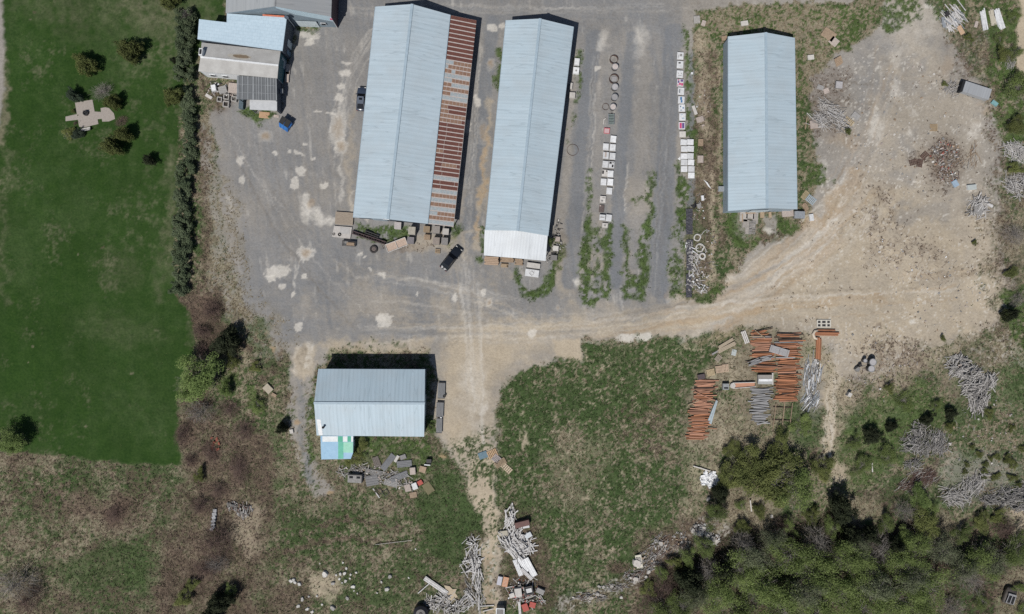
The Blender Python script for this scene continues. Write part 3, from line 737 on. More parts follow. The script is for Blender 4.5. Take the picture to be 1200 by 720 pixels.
def ground_objects():
    k = np.zeros((GH, GW), np.int8)
    fm = lambda q: q > .5
    k[fm(lawn)] = 1; k[fm(path) | fm(sidep)] = 2; k[fm(yard)] = 3; k[fm(dzm)] = 4; k[fm(lane) & fm(yard)] = 5
    k[fm(dtm)] = 4; k[fm(WD)] = 0
    kq = k[:-1, :-1]
    idx = np.arange(GH * GW).reshape(GH, GW)
    quads = np.stack([idx[1:, :-1], idx[1:, 1:], idx[:-1, 1:], idx[:-1, :-1]], -1)
    co = np.stack([(PX - 600) / 6, (360 - PY) / 6, GZ], -1).reshape(-1, 3)
    W = Wt / Wt.sum(0, keepdims=True)
    Wf = W.reshape(12, -1)
    for i, nm in enumerate(('ground', 'lawn', 'path', 'yard', 'dirt_road', 'asphalt_road')):
        q = quads[kq == i]
        used, inv = np.unique(q.ravel(), return_inverse=True)
        vv = co[used]; ff = inv.reshape(-1, 4); ww = Wf[:, used]
        if nm == 'ground':     # the same sheet goes on to the horizon
            x0, x1 = (GX0 - 600) / 6, (gx[-1] - 600) / 6; y1, y0 = (360 - GY0) / 6, (360 - gy[-1]) / 6
            B = 1500.
            ring = np.array([(-B, -B, 0), (B, -B, 0), (B, B, 0), (-B, B, 0), (x0, y0, 0), (x1, y0, 0), (x1, y1, 0), (x0, y1, 0)], float)
            n = len(vv)
            ff = np.vstack([ff, np.array([(0, 1, 5, 4), (1, 2, 6, 5), (2, 3, 7, 6), (3, 0, 4, 7)]) + n])
            vv = np.vstack([vv, ring])
            extra = np.zeros((12, 8)); extra[STRAW] = .45; extra[GRASS] = .55
            ww = np.hstack([ww, extra])
        me = np_mesh(nm, vv, ff, GM)
        for a in range(3):
            at = me.attributes.new('cover_%d' % a, 'FLOAT_COLOR', 'POINT')
            at.data.foreach_set('color', np.ascontiguousarray(ww[a * 4:a * 4 + 4].T, dtype=np.float32).ravel())
        me.polygons.foreach_set('use_smooth', np.ones(len(me.polygons), bool))
        o = link(nm, me); tag(o, kind='structure')
ground_objects()

def gz(px, py):
    i = int(np.clip((px - GX0) / GS, 0, GW - 1)); j = int(np.clip((py - GY0) / GS, 0, GH - 1))
    return float(GZ[j, i])
# ============================================================== BUILDINGS
ROOF_A = roof_mat('blue_white_sheet_roof', (.452, .545, .612), (.402, .495, .56), 'Y', .83, .10)
ROOF_B = roof_mat('pale_blue_sheet_roof', (.443, .54, .608), (.394, .49, .556), 'Y', .62, .11)
ROOF_X = roof_mat('barn_sheet_roof', (.395, .495, .57), (.35, .45, .52), 'X', .72, .16)
ROOF_W = roof_mat('white_porch_roof', (.66, .70, .73), (.60, .64, .68), 'X', .55, .16)
WALL_BLUE = roof_mat('blue_grey_siding', (.30, .38, .45), (.25, .32, .39), 'X', .5, .12)
WALL_DK = mat('dark_slate_siding', (.075, .095, .125), (.045, .058, .08), 2.0, .7)
WALL_PALE = mat('pale_siding', (.50, .57, .60), (.42, .48, .52), 1.5, .7)
FASCIA = mat('white_trim', (.72, .74, .75), (.58, .60, .62), 2.0, .6)
RIDGE = mat('ridge_cap', (.36, .455, .53), (.30, .385, .45), 1.5, .5)
GAP = mat('dark_opening', (.022, .024, .028), (.012, .013, .016), 2, .9)

class Frame:
    """local axes of a building: origin, X across, Y along the ridge"""
    def __init__(self, o, ydir):
        self.o = Vector(o); self.a = math.atan2(ydir.y, ydir.x) - PI / 2
        self.M = Matrix.Rotation(-self.a, 3, 'Z')
    def __call__(self, p):
        return self.M @ (Vector(p) - self.o)

def slab(mb, quad, th, mi=0):
    mb.hexa([Vector(p) - Vector((0, 0, th)) for p in quad], quad, mi)

def walls_from(fr, loop, inset, z0=0.0):
    """loop: roof-edge points in order, pulled in by inset towards the middle"""
    c = sum((Vector(p) for p in loop), Vector()) / len(loop)
    out = []
    for p in loop:
        d = Vector(p) - c; d.z = 0
        q = Vector(p) - d.normalized() * inset
        out.append(q)
    return out

def quad_wall(mb, a, b, mi=0, drop=.16, th=.15):
    """wall with thickness under the roof edge a-b, down into the ground"""
    a, b = Vector(a), Vector(b)
    n = Vector((-(b - a).y, (b - a).x, 0)).normalized() * th
    bot = [Vector((p.x, p.y, -.25)) for p in (a, b, b + n, a + n)]
    top = [Vector((p.x, p.y, z - drop)) for p, z in ((a, a.z), (b, b.z), (b + n, b.z), (a + n, a.z))]
    mb.hexa(bot, top, mi)

def gable_wall(mb, a, r, b, mi=0, drop=.16, th=.15):
    a, r, b = Vector(a), Vector(r), Vector(b)
    n = Vector((-(b - a).y, (b - a).x, 0)).normalized() * th
    lo = Vector((0, 0, drop))
    f1 = [Vector((a.x, a.y, -.25)), Vector((b.x, b.y, -.25)), b - lo, r - lo, a - lo]
    f2 = [p + n for p in f1]
    mb.hexa(f1, f2, mi)

def gable_shed(name, label, W0, W1, R0, R1, E0, E1, he, hr, roofm, wallm, heE=None, inset=.35, nrib=0, doors=()):
    """W/R/E: west eave, ridge, east eave; 0 = far (top of photo) end, 1 = near end; plan points at their own heights"""
    heE = he if heE is None else heE
    w0, w1, r0, r1, e0, e1 = P(*W0, he), P(*W1, he), P(*R0, hr), P(*R1, hr), P(*E0, heE), P(*E1, heE)
    base = (w0 + w1 + e0 + e1) / 4; base.z = 0
    fr = Frame(base, (r0 - r1))
    root = tag(empty(name, base, fr.a), label, 'building')
    w0, w1, r0, r1, e0, e1 = map(fr, (w0, w1, r0, r1, e0, e1))
    mb = MB(); slab(mb, [w0, w1, r1, r0], .12); mb.build('roof_slope', roofm, root)
    mb = MB(); slab(mb, [r0, r1, e1, e0], .12); mb.build('roof_slope', roofm, root)
    mb = MB()
    u = (r0 - r1).normalized()
    mb.beam(r1 - u * .02 + Vector((0, 0, .03)), r0 + u * .02 + Vector((0, 0, .03)), .5, .10); mb.build('ridge_cap', RIDGE, root)
    # eave trim
    for a, b in ((w0, w1), (e0, e1)):
        mb = MB(); s = Vector((math.copysign(.05, a.x), 0, -.10)); mb.beam(a + s, b + s, .08, .2); mb.build('eave_trim', RIDGE, root)
    cx = lambda p: Vector((p.x - math.copysign(inset, p.x), p.y - math.copysign(inset, p.y), p.z))
    W0_, W1_, E0_, E1_ = map(cx, (w0, w1, e0, e1))
    zr = lambda p: Vector((p.x, p.y - math.copysign(inset, p.y), p.z))
    sl = (hr - he) / max(abs(r0.x - w0.x), .1) * inset
    for p in (W0_, W1_, E0_, E1_):
        p.z += sl
    mb = MB(); quad_wall(mb, W0_, W1_); mb.build('long_wall', wallm, root)
    mb = MB(); quad_wall(mb, E1_, E0_); mb.build('long_wall', wallm, root)
    mb = MB(); gable_wall(mb, W1_, zr(r1), E1_); g1 = mb.build('gable_wall', wallm, root)
    mb = MB(); gable_wall(mb, E0_, zr(r0), W0_); mb.build('gable_wall', wallm, root)
    return root, fr, dict(w0=w0, w1=w1, r0=r0, r1=r1, e0=e0, e1=e1, W1=W1_, E1=E1_, W0=W0_, E0=E0_)

def door_on(root, a, b, t0, t1, h, m, name='door', handle=True):
    """panel set 6 cm proud of the wall a-b (outside lies right of a->b)"""
    a = Vector((a.x, a.y, 0)); b = Vector((b.x, b.y, 0))
    n = Vector(((b - a).y, -(b - a).x, 0)).normalized() * .06
    p, q = a.lerp(b, t0) + n, a.lerp(b, t1) + n
    mb = MB(); mb.beam(p + Vector((0, 0, h / 2)), q + Vector((0, 0, h / 2)), .06, h); d_ = mb.build(name, m, root)
    if handle:
        mb = MB(); c = p.lerp(q, .88) + n * .9; mb.box((c.x, c.y, 1.05), (.06, .06, .3)); mb.build('handle', GAP, d_)
    return d_

# --- the two long sheds and the eastern shed
sh1, fr1, g = gable_shed('storage_shed', 'widest pale blue storage shed with a strip of rusty panels down its eastern side',
    (440, 8), (414, 255), (483, 5), (454.5, 257), (527.5, 17.5), (501, 262.5), 4.0, 5.8, ROOF_A, WALL_DK, heE=3.95)
door_on(sh1, g['W1'], g['E1'], .2, .42, 3.0, WALL_BLUE, 'sliding_door')
# lean-to with weathered panels
LT_RED = mat('rusty_sheet', (.155, .060, .045), (.10, .042, .034), 3.0, .8, bump=.2)
LT_TAN = mat('tan_rusted_sheet', (.27, .165, .115), (.20, .12, .085), 3.0, .8)
LT_GRY = mat('grey_sheet', (.36, .40, .42), (.27, .31, .33), 3.0, .7)
LT_BAT = mat('pale_batten', (.50, .46, .44), (.40, .36, .34), 3.0, .7)
a0, a1 = fr1(P(527.5, 17.5, 3.9)), fr1(P(501, 262.5, 3.9)); b0, b1 = fr1(P(558.5, 24, 2.9)), fr1(P(531.5, 266, 2.9))
for q in (a0, a1): q.z = 3.78
rs = random.Random(4)
mb = MB(); N = 47
for i in range(N):
    t0, t1 = i / N, (i + 1) / N
    f = lambda t, s: a0.lerp(a1, t).lerp(b0.lerp(b1, t), s)
    z = i / N
    if z < .2: pal = [0]
    elif z < .42: pal = [1, 1, 1, 2, 1] if z > .24 else [1, 1, 2]
    elif z < .52: pal = [0, 1, 0]
    elif z < .70: pal = [0, 0, 0, 0, 0, 1]
    elif z < .86: pal = [0, 0, 1, 0, 0, 2, 1]
    else: pal = [1, 2, 2, 1]
    cut = .28 + rs.random() * .06
    segs = [(0, cut), (cut, 1)] if rs.random() < .8 else [(0, .3), (.3, .86), (.86, 1)]
    g0, g1 = t0 + .04 / N, t1 - .2 / N
    base_c = rs.choice(pal)
    for s0, s1 in segs:
        c = base_c if rs.random() < .7 else rs.choice(pal)
        if c == 0 and z < .2:
            cells = [(s0, s1)]
        else:
            n_ = max(1, int((s1 - s0) * (1 if c == 0 else 8))); cells = [(s0 + (s1 - s0) * k / n_, s0 + (s1 - s0) * (k + 1) / n_ - .012) for k in range(n_)]
        for u0, u1 in cells:
            cc = c if rs.random() < .97 else rs.choice((0, 1, 2))
            slab(mb, [f(g0, u0), f(g1, u0), f(g1, u1), f(g0, u1)], .05, cc)
mb.build('lean_to_roof', [LT_RED, LT_TAN, LT_GRY], sh1)
mb = MB()
dz_ = Vector((0, 0, -.03))
slab(mb, [a0 + dz_, a1 + dz_, b1 + dz_, b0 + dz_], .06)
mb.build('lean_to_deck', LT_BAT, sh1)
mb = MB()
q0, q1 = b0 + Vector((-.3, -.2, -.12)), b1 + Vector((-.3, .2, -.12))
for k in range(9):
    p = q1.lerp(q0, k / 8); mb = MB(); mb.box((p.x, p.y, p.z / 2 - .12), (.16, .16, p.z - .1)); mb.build('lean_to_post', LT_BAT, sh1)
mb = MB(); mb.beam(q0, q1, .12, .2); mb.build('lean_to_beam', LT_BAT, sh1)
mb = MB(); mb.box((g['r1'].x - .35, g['r1'].y - .06, 5.62), (1.2, .1, .12)); mb.build('gable_trim', FASCIA, sh1)

sh2, fr2, g2 = gable_shed('storage_shed', 'narrow long pale blue shed with a white porch roof at its southern end',
    (593, 24), (569, 270), (633, 22), (606.5, 270.5), (672, 31.5), (642, 276.5), 4.3, 5.9, ROOF_B, WALL_DK)
pa, pb, pc, pd = fr2(P(568, 269, 4.1)), fr2(P(641.8, 275.8, 4.1)), fr2(P(639.5, 306, 3.4)), fr2(P(567, 299.5, 3.4))
pa.z = pb.z = 4.12
mid = (pa + pb) / 2 + Vector((0, .25, .42)); mide = (pc + pd) / 2 + Vector((0, 0, .30))
mb = MB(); slab(mb, [pa, pd, mide, mid], .08); slab(mb, [mid, mide, pc, pb], .08)
pr = mb.build('porch_roof', ROOF_W, sh2)
for s in (.02, .34, .66, .98):
    p = pd.lerp(pc, s) + Vector((0, .25, 0)); mb = MB(); mb.box((p.x, p.y, 1.62), (.16, .16, 3.3)); mb.build('porch_post', LT_BAT, sh2)
door_on(sh2, g2['W1'], g2['E1'], .3, .6, 3.2, WALL_PALE, 'sliding_door')

sh4, fr4, g4 = gable_shed('storage_shed', 'pale blue shed standing alone among dry grass east of the white pallet rows',
    (853.5, 43), (853.5, 247.5), (897.5, 38.2), (899, 244), (931, 44.5), (934, 245.5), 3.7, 5.0, ROOF_B, WALL_BLUE, inset=.12)
door_on(sh4, g4['W1'], g4['E1'], .35, .62, 2.9, WALL_PALE, 'sliding_door')

# --- small barn
def barn():
    he, hr = 4.4, 6.0
    nw, ne, rw, re, sw, se = P(373, 432.5, he), P(498, 433, he), P(368, 472.5, hr), P(497.5, 473, hr), P(371, 510.5, he - .3), P(497, 512, he - .3)
    base = (nw + ne + sw + se) / 4; base.z = 0
    root = tag(empty('barn', base), 'small blue metal barn with a multicoloured annex, by itself south of the yard', 'building')
    T = lambda p: p - base
    nw, ne, rw, re, sw, se = map(T, (nw, ne, rw, re, sw, se))
    mb = MB(); slab(mb, [nw, rw, re, ne], .12); n_ = mb.build('roof_slope', ROOF_X, root)
    mb = MB(); slab(mb, [rw, sw, se, re], .12); s_ = mb.build('roof_slope', ROOF_X, root)
    mb = MB(); mb.beam(rw + Vector((-.05, 0, .04)), re + Vector((.05, 0, .04)), .45, .1); mb.build('ridge_cap', RIDGE, root)
    # newer white sheet at the south-west corner, with a flue
    f = lambda u, v: rw.lerp(sw, v).lerp(re.lerp(se, v), u) + Vector((0, 0, .03))
    mb = MB(); slab(mb, [f(.012, .50), f(.022, .99), f(.058, .99), f(.048, .50)], .02); mb.build('patch_sheet', FASCIA, s_)
    mb = MB(); c = f(.075, .73); mb.cyl(c, .16, c.z - .1, c.z + .55, 12); mb.cyl(c, .24, c.z + .55, c.z + .68, 12); mb.build('flue', GAP, s_)
    i = .3
    W = [Vector((nw.x + i, nw.y - i, nw.z)), Vector((sw.x + i + .1, sw.y + i, sw.z)), Vector((se.x - i, se.y + i, se.z)), Vector((ne.x - i, ne.y - i, ne.z))]
    rwi, rei = Vector((rw.x + i + .5, rw.y, rw.z)), Vector((re.x - i, re.y, re.z))
    mb = MB(); quad_wall(mb, W[1], W[2]); mb.build('long_wall', WALL_BLUE, root)
    mb = MB(); quad_wall(mb, W[3], W[0]); mb.build('long_wall', WALL_BLUE, root)
    mb = MB(); gable_wall(mb, W[2], rei, W[3]); mb.build('gable_wall', WALL_BLUE, root)
    mb = MB(); gable_wall(mb, W[0], rwi, W[1]); mb.build('gable_wall', WALL_BLUE, root)
    door_on(root, W[2], W[3], .25, .6, 3.2, WALL_PALE, 'sliding_door')
    # annex
    h = 2.6
    A = [T(P(375.5, 511, h)), T(P(376.5, 538.6, h)), T(P(411, 538, h)), T(P(413.7, 531, h)), T(P(414, 511, h))]
    A = [Vector((p.x, p.y, h)) for p in A]
    mb = MB(); slab(mb, A, .12); rf = mb.build('annex_roof', mat('sky_blue_sheet', (.30, .49, .66), (.25, .43, .60), 1.2, .5), root)
    x0, x1 = A[0].x, A[4].x; y0, y1 = A[1].y, A[0].y
    def sheet(u0, u1, v0, v1, m, lift):
        mb = MB(); X = lambda u: x0 + (x1 - x0) * u; Y = lambda v: y1 + (y0 - y1) * v
        yb = lambda u, v: Y(v) if u < .9 or v < .7 else Y(.72)
        mb.hexa([(X(u0), Y(v1), h + lift - .01), (X(u1), yb(u1, v1), h + lift - .01), (X(u1), Y(v0), h + lift - .01), (X(u0), Y(v0), h + lift - .01)],
                [(X(u0), Y(v1), h + lift), (X(u1), yb(u1, v1), h + lift), (X(u1), Y(v0), h + lift), (X(u0), Y(v0), h + lift)])
        mb.build('roof_panel', m, rf)
    WH = mat('white_panel', (.72, .75, .76), (.62, .66, .68), 1.5, .5); TE = mat('teal_panel', (.06, .40, .27), (.045, .32, .21), 1.5, .5); MT = mat('mint_panel', (.30, .62, .48), (.25, .54, .41), 1.5, .5)
    sheet(.06, .53, .02, .25, WH, .012); sheet(.535, .68, .02, .26, TE, .014); sheet(.685, .82, .02, .25, WH, .012); sheet(.825, .93, .02, .25, TE, .014); sheet(.935, .995, .02, .25, WH, .012)
    sheet(.60, .99, .27, .70, MT, .012); sheet(.54, .70, .27, .97, mat('sea_green_panel', (.10, .45, .33), (.08, .38, .27), 1.5, .5), .016)
    mb = MB()
    B = [Vector((p.x * .0 + (p.x - (x0 + x1) / 2) * .94 + (x0 + x1) / 2, (p.y - y1) * .95 + y1 + .0, h)) for p in A]
    for k in range(4):
        quad_wall(mb, B[k], B[k + 1], drop=.14)
    mb.build('annex_wall', WALL_PALE, root)
    door_on(root, B[2], B[4], .15, .85, 2.0, WALL_DK, 'door')
    # small hooks on the north eave
    return root
barn()

# --- workshop block, upper left: four buildings that touch
GREY_RF = roof_mat('grey_sheet_roof', (.355, .38, .40), (.31, .335, .355), 'X', .9, .10)
GREY_RF2 = roof_mat('mid_grey_sheet_roof', (.305, .32, .335), (.27, .285, .30), 'Y', .9, .08)
SHING = mat('pale_blue_shingle', (.47, .59, .68), (.42, .54, .63), 1.3, .6)
def add_tile_lines(m):
    nt = m.node_tree; b = nt.nodes['Principled BSDF']
    tc = nt.nodes.new('ShaderNodeTexCoord'); br = nt.nodes.new('ShaderNodeTexBrick')
    lnk(nt, tc.outputs['Object'], br.inputs['Vector'])
    br.inputs['Scale'].default_value = 1.0; br.inputs['Brick Width'].default_value = .9; br.inputs['Row Height'].default_value = .62; br.inputs['Mortar Size'].default_value = .035; br.inputs['Mortar Smooth'].default_value = .4
    src = b.inputs['Base Color'].links[0].from_socket
    c = mixc(nt, mathn(nt, 'MULTIPLY', br.outputs['Fac'], .35), src, (.26, .33, .39))
    lnk(nt, c, b.inputs['Base Color'])
add_tile_lines(SHING)
MEMB = mat('grey_roof_felt', (.43, .43, .42), (.34, .335, .325), .5, .8)
TEAL_W = mat('teal_siding', (.035, .13, .165), (.025, .09, .12), 1.5, .6)

def house_big():
    he, hr = 5.4, 7.4
    w0, w1 = P(268, -95, he), P(264.5, 15.4, he)
    r0, r1 = P(324, -100, hr), P(322, 7.5, hr)
    e0, e1 = P(392, -90, he), P(388, 19.5, he)
    base = (w0 + w1 + e0 + e1) / 4; base.z = 0
    fr = Frame(base, w0 - w1)
    root = tag(empty('workshop_house', base, fr.a), 'tall grey roofed workshop house cut by the top edge, pale blue upper gable', 'building')
    w0, w1, r0, r1, e0, e1 = map(fr, (w0, w1, r0, r1, e0, e1))
    mb = MB(); slab(mb, [w0, w1, r1, r0], .14); mb.build('roof_slope', GREY_RF, root)
    mb = MB(); slab(mb, [r0, r1, e1, e0], .14); mb.build('roof_slope', GREY_RF2, root)
    mb = MB(); mb.beam(r1 + Vector((0, 0, .04)), r0 + Vector((0, 0, .04)), .35, .1); mb.build('ridge_cap', mat('grey_ridge', (.30, .315, .33)), root)
    i = .08
    a, b_, r_ = Vector((w1.x + i, w1.y + .1, w1.z)), Vector((e1.x - i, e1.y + .1, e1.z)), Vector((r1.x, r1.y + .1, r1.z))
    mb = MB(); gable_wall(mb, a, r_, b_); gw = mb.build('gable_wall', mat('slate_blue_siding', (.20, .25, .29), (.16, .205, .24), 1.5, .7), root)
    # paler upper band under the eastern rake
    mb = MB(); n = Vector((0, -.07, 0)); d1 = Vector((0, 0, -.16)); d2 = Vector((0, 0, -2.5))
    f1 = [r_ + n + d2, b_ + n + d2, b_ + n + d1, r_ + n + d1]; mb.hexa(f1, [p + Vector((0, .05, 0)) for p in f1]); mb.build('siding_band', mat('light_blue_siding', (.43, .55, .62), (.38, .49, .56), 1.5, .6), gw)
    mb = MB(); quad_wall(mb, Vector((b_.x, b_.y, e1.z)), Vector((e0.x - i, e0.y, e0.z))); mb.build('long_wall', mat('plum_siding', (.10, .06, .075), (.07, .045, .055), 1.5, .7), root)
    mb = MB(); quad_wall(mb, Vector((w0.x + i, w0.y, w0.z)), a); mb.build('long_wall', WALL_BLUE, root)
    mb = MB(); gable_wall(mb, Vector((e0.x - i, e0.y - .1, e0.z)), Vector((r0.x, r0.y - .1, r0.z)), Vector((w0.x + i, w0.y - .1, w0.z))); mb.build('gable_wall', WALL_BLUE, root)
    mb = MB(); mb.tube([b_ + Vector((-.05, -.16, -.3)), Vector((b_.x - .05, b_.y - .16, 0))], [.06, .06], 8); mb.build('downpipe', FASCIA, root)
    mb = MB(); mb.box(e1 + Vector((-.2, -.16, -.9)), (.45, .16, .4)); mb.build('alarm_box', mat('pink_box', (.55, .12, .22)), root)
    door_on(root, a, b_, .62, .82, 2.6, WALL_PALE, 'door'); 
    for t in (.50, .88):
        p = a.lerp(b_, t); mb = MB(); mb.box((p.x, p.y - .08, 1.7), (1.0, .1, .9)); wv = mb.build('window', FASCIA, root)
        mb = MB(); mb.box((p.x, p.y - .14, 1.7), (.84, .04, .74)); mb.build('pane', GAP, wv)
    return root
house_big()

def annex_blue():
    h = 4.9; k = 4.7
    pts = [(265.8, 16, h), (336, 20.8, h), (331, 59.6, k), (231.4, 46, k), (233.3, 22.6, h), (265.6, 26.4, h)]
    W = [P(*p) for p in pts]
    base = sum(W, Vector()) / 6; base.z = 0
    root = tag(empty('workshop_annex', base, R(-7)), 'light blue shingled flat workshop with an L shaped roof', 'building')
    M = Matrix.Rotation(R(7), 3, 'Z')
    L = [M @ (p - base) for p in W]
    mb = MB(); mb.hexa([p - Vector((0, 0, .2)) for p in reversed(L)], list(reversed(L))); rf = mb.build('roof', SHING, root)
    mb = MB()
    mb.beam(L[0].lerp(L[1], .6) + Vector((0, .12, .1)), L[1] + Vector((0, .12, .1)), .28, .12); mb.build('flashing', mat('orange_flashing', (.62, .20, .12)), rf)
    c = sum(L, Vector()) / 6
    ins = [Vector((c.x + (p.x - c.x) * .985, c.y + (p.y - c.y) * .97, p.z)) for p in L]
    mb = MB(); quad_wall(mb, ins[2], ins[1], drop=.22)
    ew = mb.build('east_wall', WALL_DK, root)
    ew.name = 'side_wall'
    for a_, b_ in ((3, 2), (4, 3), (5, 4), (0, 5), (1, 0)):
        mb = MB(); quad_wall(mb, ins[a_], ins[b_], drop=.22); mb.build('side_wall', WALL_DK, root)
    mb = MB(); n = Vector((.12, 0, 0))
    mb.beam(ins[1] + n + Vector((0, .2, -.05)), Vector((ins[1].x + .12, ins[1].y + .2, 0)), .12, .12); mb.build('downpipe', FASCIA, root)
    door_on(root, ins[2], ins[1], .28, .5, 2.5, WALL_PALE, 'sliding_door')
    door_on(root, ins[2], ins[1], .05, .2, 2.1, mat('blue_door', (.12, .2, .28)), 'door')
    mb = MB(); p = L[1] + Vector((.1, .1, .25)); mb.tube([p + Vector((0, 0, -.8)), p + Vector((0, 0, .3))], [.04, .04], 6)
    M2 = Matrix.Rotation(.9, 3, 'X')
    A = [2 * PI * q / 16 for q in range(16)]
    mb.hexa([p + M2 @ Vector((.38 * math.cos(a), .38 * math.sin(a), .2)) for a in A], [p + M2 @ Vector((.42 * math.cos(a), .42 * math.sin(a), .3)) for a in A])
    mb.build('satellite_dish', WALL_DK, root)
annex_blue()

def grey_house():
    rw, re = P(235, 67, 4.7), P(326.3, 76.9, 4.7)
    nw, ne = P(236.2, 50, 4.0), P(328.8, 60, 4.0); sw, se = P(232.4, 83.7, 3.7), P(325, 92, 3.7)
    base = (nw + ne + sw + se) / 4; base.z = 0
    d_ = re - rw; a = math.atan2(d_.y, d_.x)
    root = tag(empty('workshop_house', base, a), 'low workshop house with a pale grey felt gable roof and a brown stain', 'building')
    M = Matrix.Rotation(-a, 3, 'Z'); T = lambda p: M @ (p - base)
    rw, re, nw, ne, sw, se = map(T, (rw, re, nw, ne, sw, se))
    mb = MB(); slab(mb, [nw, rw, re, ne], .12); n_ = mb.build('roof_slope', MEMB, root)
    mb = MB(); slab(mb, [rw, sw, se, re], .12); mb.build('roof_slope', MEMB, root)
    f = lambda u, v: nw.lerp(rw, v).lerp(ne.lerp(re, v), u) + Vector((0, 0, .012))
    rs_ = random.Random(3); mb = MB()
    for (cu, cv, ru, rv, mi) in ((.5, .68, .17, .2, 0), (.52, .66, .11, .13, 1)):
        pts = [f(cu + ru * math.cos(a_) * rs_.uniform(.75, 1.1), cv + rv * math.sin(a_) * rs_.uniform(.75, 1.1)) + Vector((0, 0, .004 * mi)) for a_ in [2 * PI * k / 18 for k in range(18)]]
        mb.face(pts, mi)
    mb.build('stain', [mat('pale_stain', (.42, .40, .36), (.36, .34, .30), 2), mat('brown_stain', (.23, .18, .125), (.17, .13, .09), 2)], n_)
    mb = MB(); mb.beam(rw + Vector((0, 0, .03)), re + Vector((0, 0, .03)), .34, .08); mb.build('ridge_cap', FASCIA, root)
    mb = MB(); mb.box(rw + Vector((.25, .75, .25)), (.65, 1.3, 1.0)); cb = mb.build('chimney', FASCIA, root)
    mb = MB(); mb.box(rw + Vector((.25, .75, .79)), (.4, .9, .06)); mb.build('flue_opening', GAP, cb)
    i = .12
    w = [Vector((nw.x + i, nw.y - i, nw.z)), Vector((sw.x + i, sw.y + i, sw.z)), Vector((se.x - i, se.y + i, se.z)), Vector((ne.x - i, ne.y - i, ne.z))]
    mb = MB(); quad_wall(mb, w[1], w[2]); mb.build('long_wall', mat('white_siding', (.66, .68, .70), (.58, .60, .62), 1.5, .6), root)
    mb = MB(); quad_wall(mb, w[3], w[0]); mb.build('long_wall', WALL_PALE, root)
    mb = MB(); gable_wall(mb, w[2], Vector((re.x - i, re.y, re.z)), w[3]); mb.build('gable_wall', TEAL_W, root)
    mb = MB(); gable_wall(mb, w[0], Vector((rw.x + i, rw.y, rw.z)), w[1]); mb.build('gable_wall', WALL_PALE, root)
    for t in (.12, .28):
        p = w[1].lerp(w[2], t); mb = MB(); mb.box((p.x, p.y - .05, 1.6), (1.1, .1, 1.0)); wv = mb.build('window', FASCIA, root)
        mb = MB(); mb.box((p.x, p.y - .11, 1.6), (.9, .04, .8)); mb.build('pane', GAP, wv)
    door_on(root, w[2], w[3], .55, .9, 2.6, mat('pale_blue_door', (.30, .36, .42)), 'sliding_door')
grey_house()

def carport():
    h = 3.2
    q = [P(279, 89.5, h), P(278, 116.5, h), P(324.6, 118, h), P(324.6, 92, h)]
    s = [P(292.8, 116.4, h - .35), P(292.6, 128.6, h - .5), P(324.6, 130, h - .5), P(324.6, 117.6, h - .35)]
    base = (q[0] + q[2]) / 2; base.z = 0
    root = tag(empty('carport', base), 'dark ribbed lean-to carport with a pale front strip against the grey house', 'carport')
    q = [p - base for p in q]; s = [p - base for p in s]
    q[0].z = q[3].z = h + .25
    mb = MB(); slab(mb, q, .06)
    mb.build('ribbed_roof', mat('dark_grey_sheet', (.145, .155, .165), (.105, .115, .125), 1.2, .6, stretch=(3, .3, 1)), root)
    mb = MB()
    for k, t in enumerate((.0, .03, .125, .13, .26, .28, .40, .42, .5, .55, .62, .72, .78, .85, .93, .99)):
        a_, b_ = q[0].lerp(q[3], t), q[1].lerp(q[2], t); o = Vector((0, 0, .04)); mb.beam(a_ + o, b_ + o, .10 if k % 3 else .16, .07)
    for t in (.35, .7):
        a_, b_ = q[0].lerp(q[1], t), q[3].lerp(q[2], t); o = Vector((0, 0, .03)); mb.beam(a_ + o, b_ + o, .06, .05)
    mb.build('roof_rib', mat('rib_grey', (.30, .32, .335), (.22, .235, .25), 1, .6), root)
    mb = MB(); slab(mb, s, .06); mb.build('front_roof', mat('pale_grey_sheet', (.50, .515, .53), (.43, .445, .46), 1.5, .6), root)
    mb = MB()
    for p in (q[0] + Vector((.2, -.2, 0)), q[1] + Vector((.2, .2, 0)), s[1] + Vector((.2, .2, 0)), s[2] + Vector((-.2, .2, 0)), q[3] + Vector((-.2, -.2, 0)), q[2] + Vector((-.2, 0, 0))):
        mb = MB(); mb.box((p.x, p.y, (p.z - .08) / 2 - .1), (.15, .15, p.z - .1)); mb.build('post', WALL_DK, root)
    mb = MB(); quad_wall(mb, Vector((q[2].x - .1, s[2].y + .2, 2.7)), Vector((q[3].x - .1, q[3].y, 3.3))); mb.build('side_wall', WALL_DK, root)
    mb = MB(); p = root.location
    mb.box((q[2].x + .35, 0, 1.5), (.5, .8, .5)); mb.build('wall_unit', mat('grey_unit', (.25, .27, .29)), root)
carport()
# ============================================================== VEHICLES
TYRE = mat('tyre_rubber', (.022, .022, .023), (.014, .014, .015), 8, .85)
RIM = mat('steel_rim', (.42, .43, .44), (.32, .33, .34), 6, .4, metal=.6)
GLASSM = mat('tinted_glass', (.012, .015, .02), (.008, .01, .014), 1, .08, spec=.5)
LAMP = mat('lamp_lens', (.62, .62, .6), (.5, .5, .48), 3, .2)
TAIL = mat('tail_lens', (.35, .02, .02), (.28, .015, .015), 3, .25)

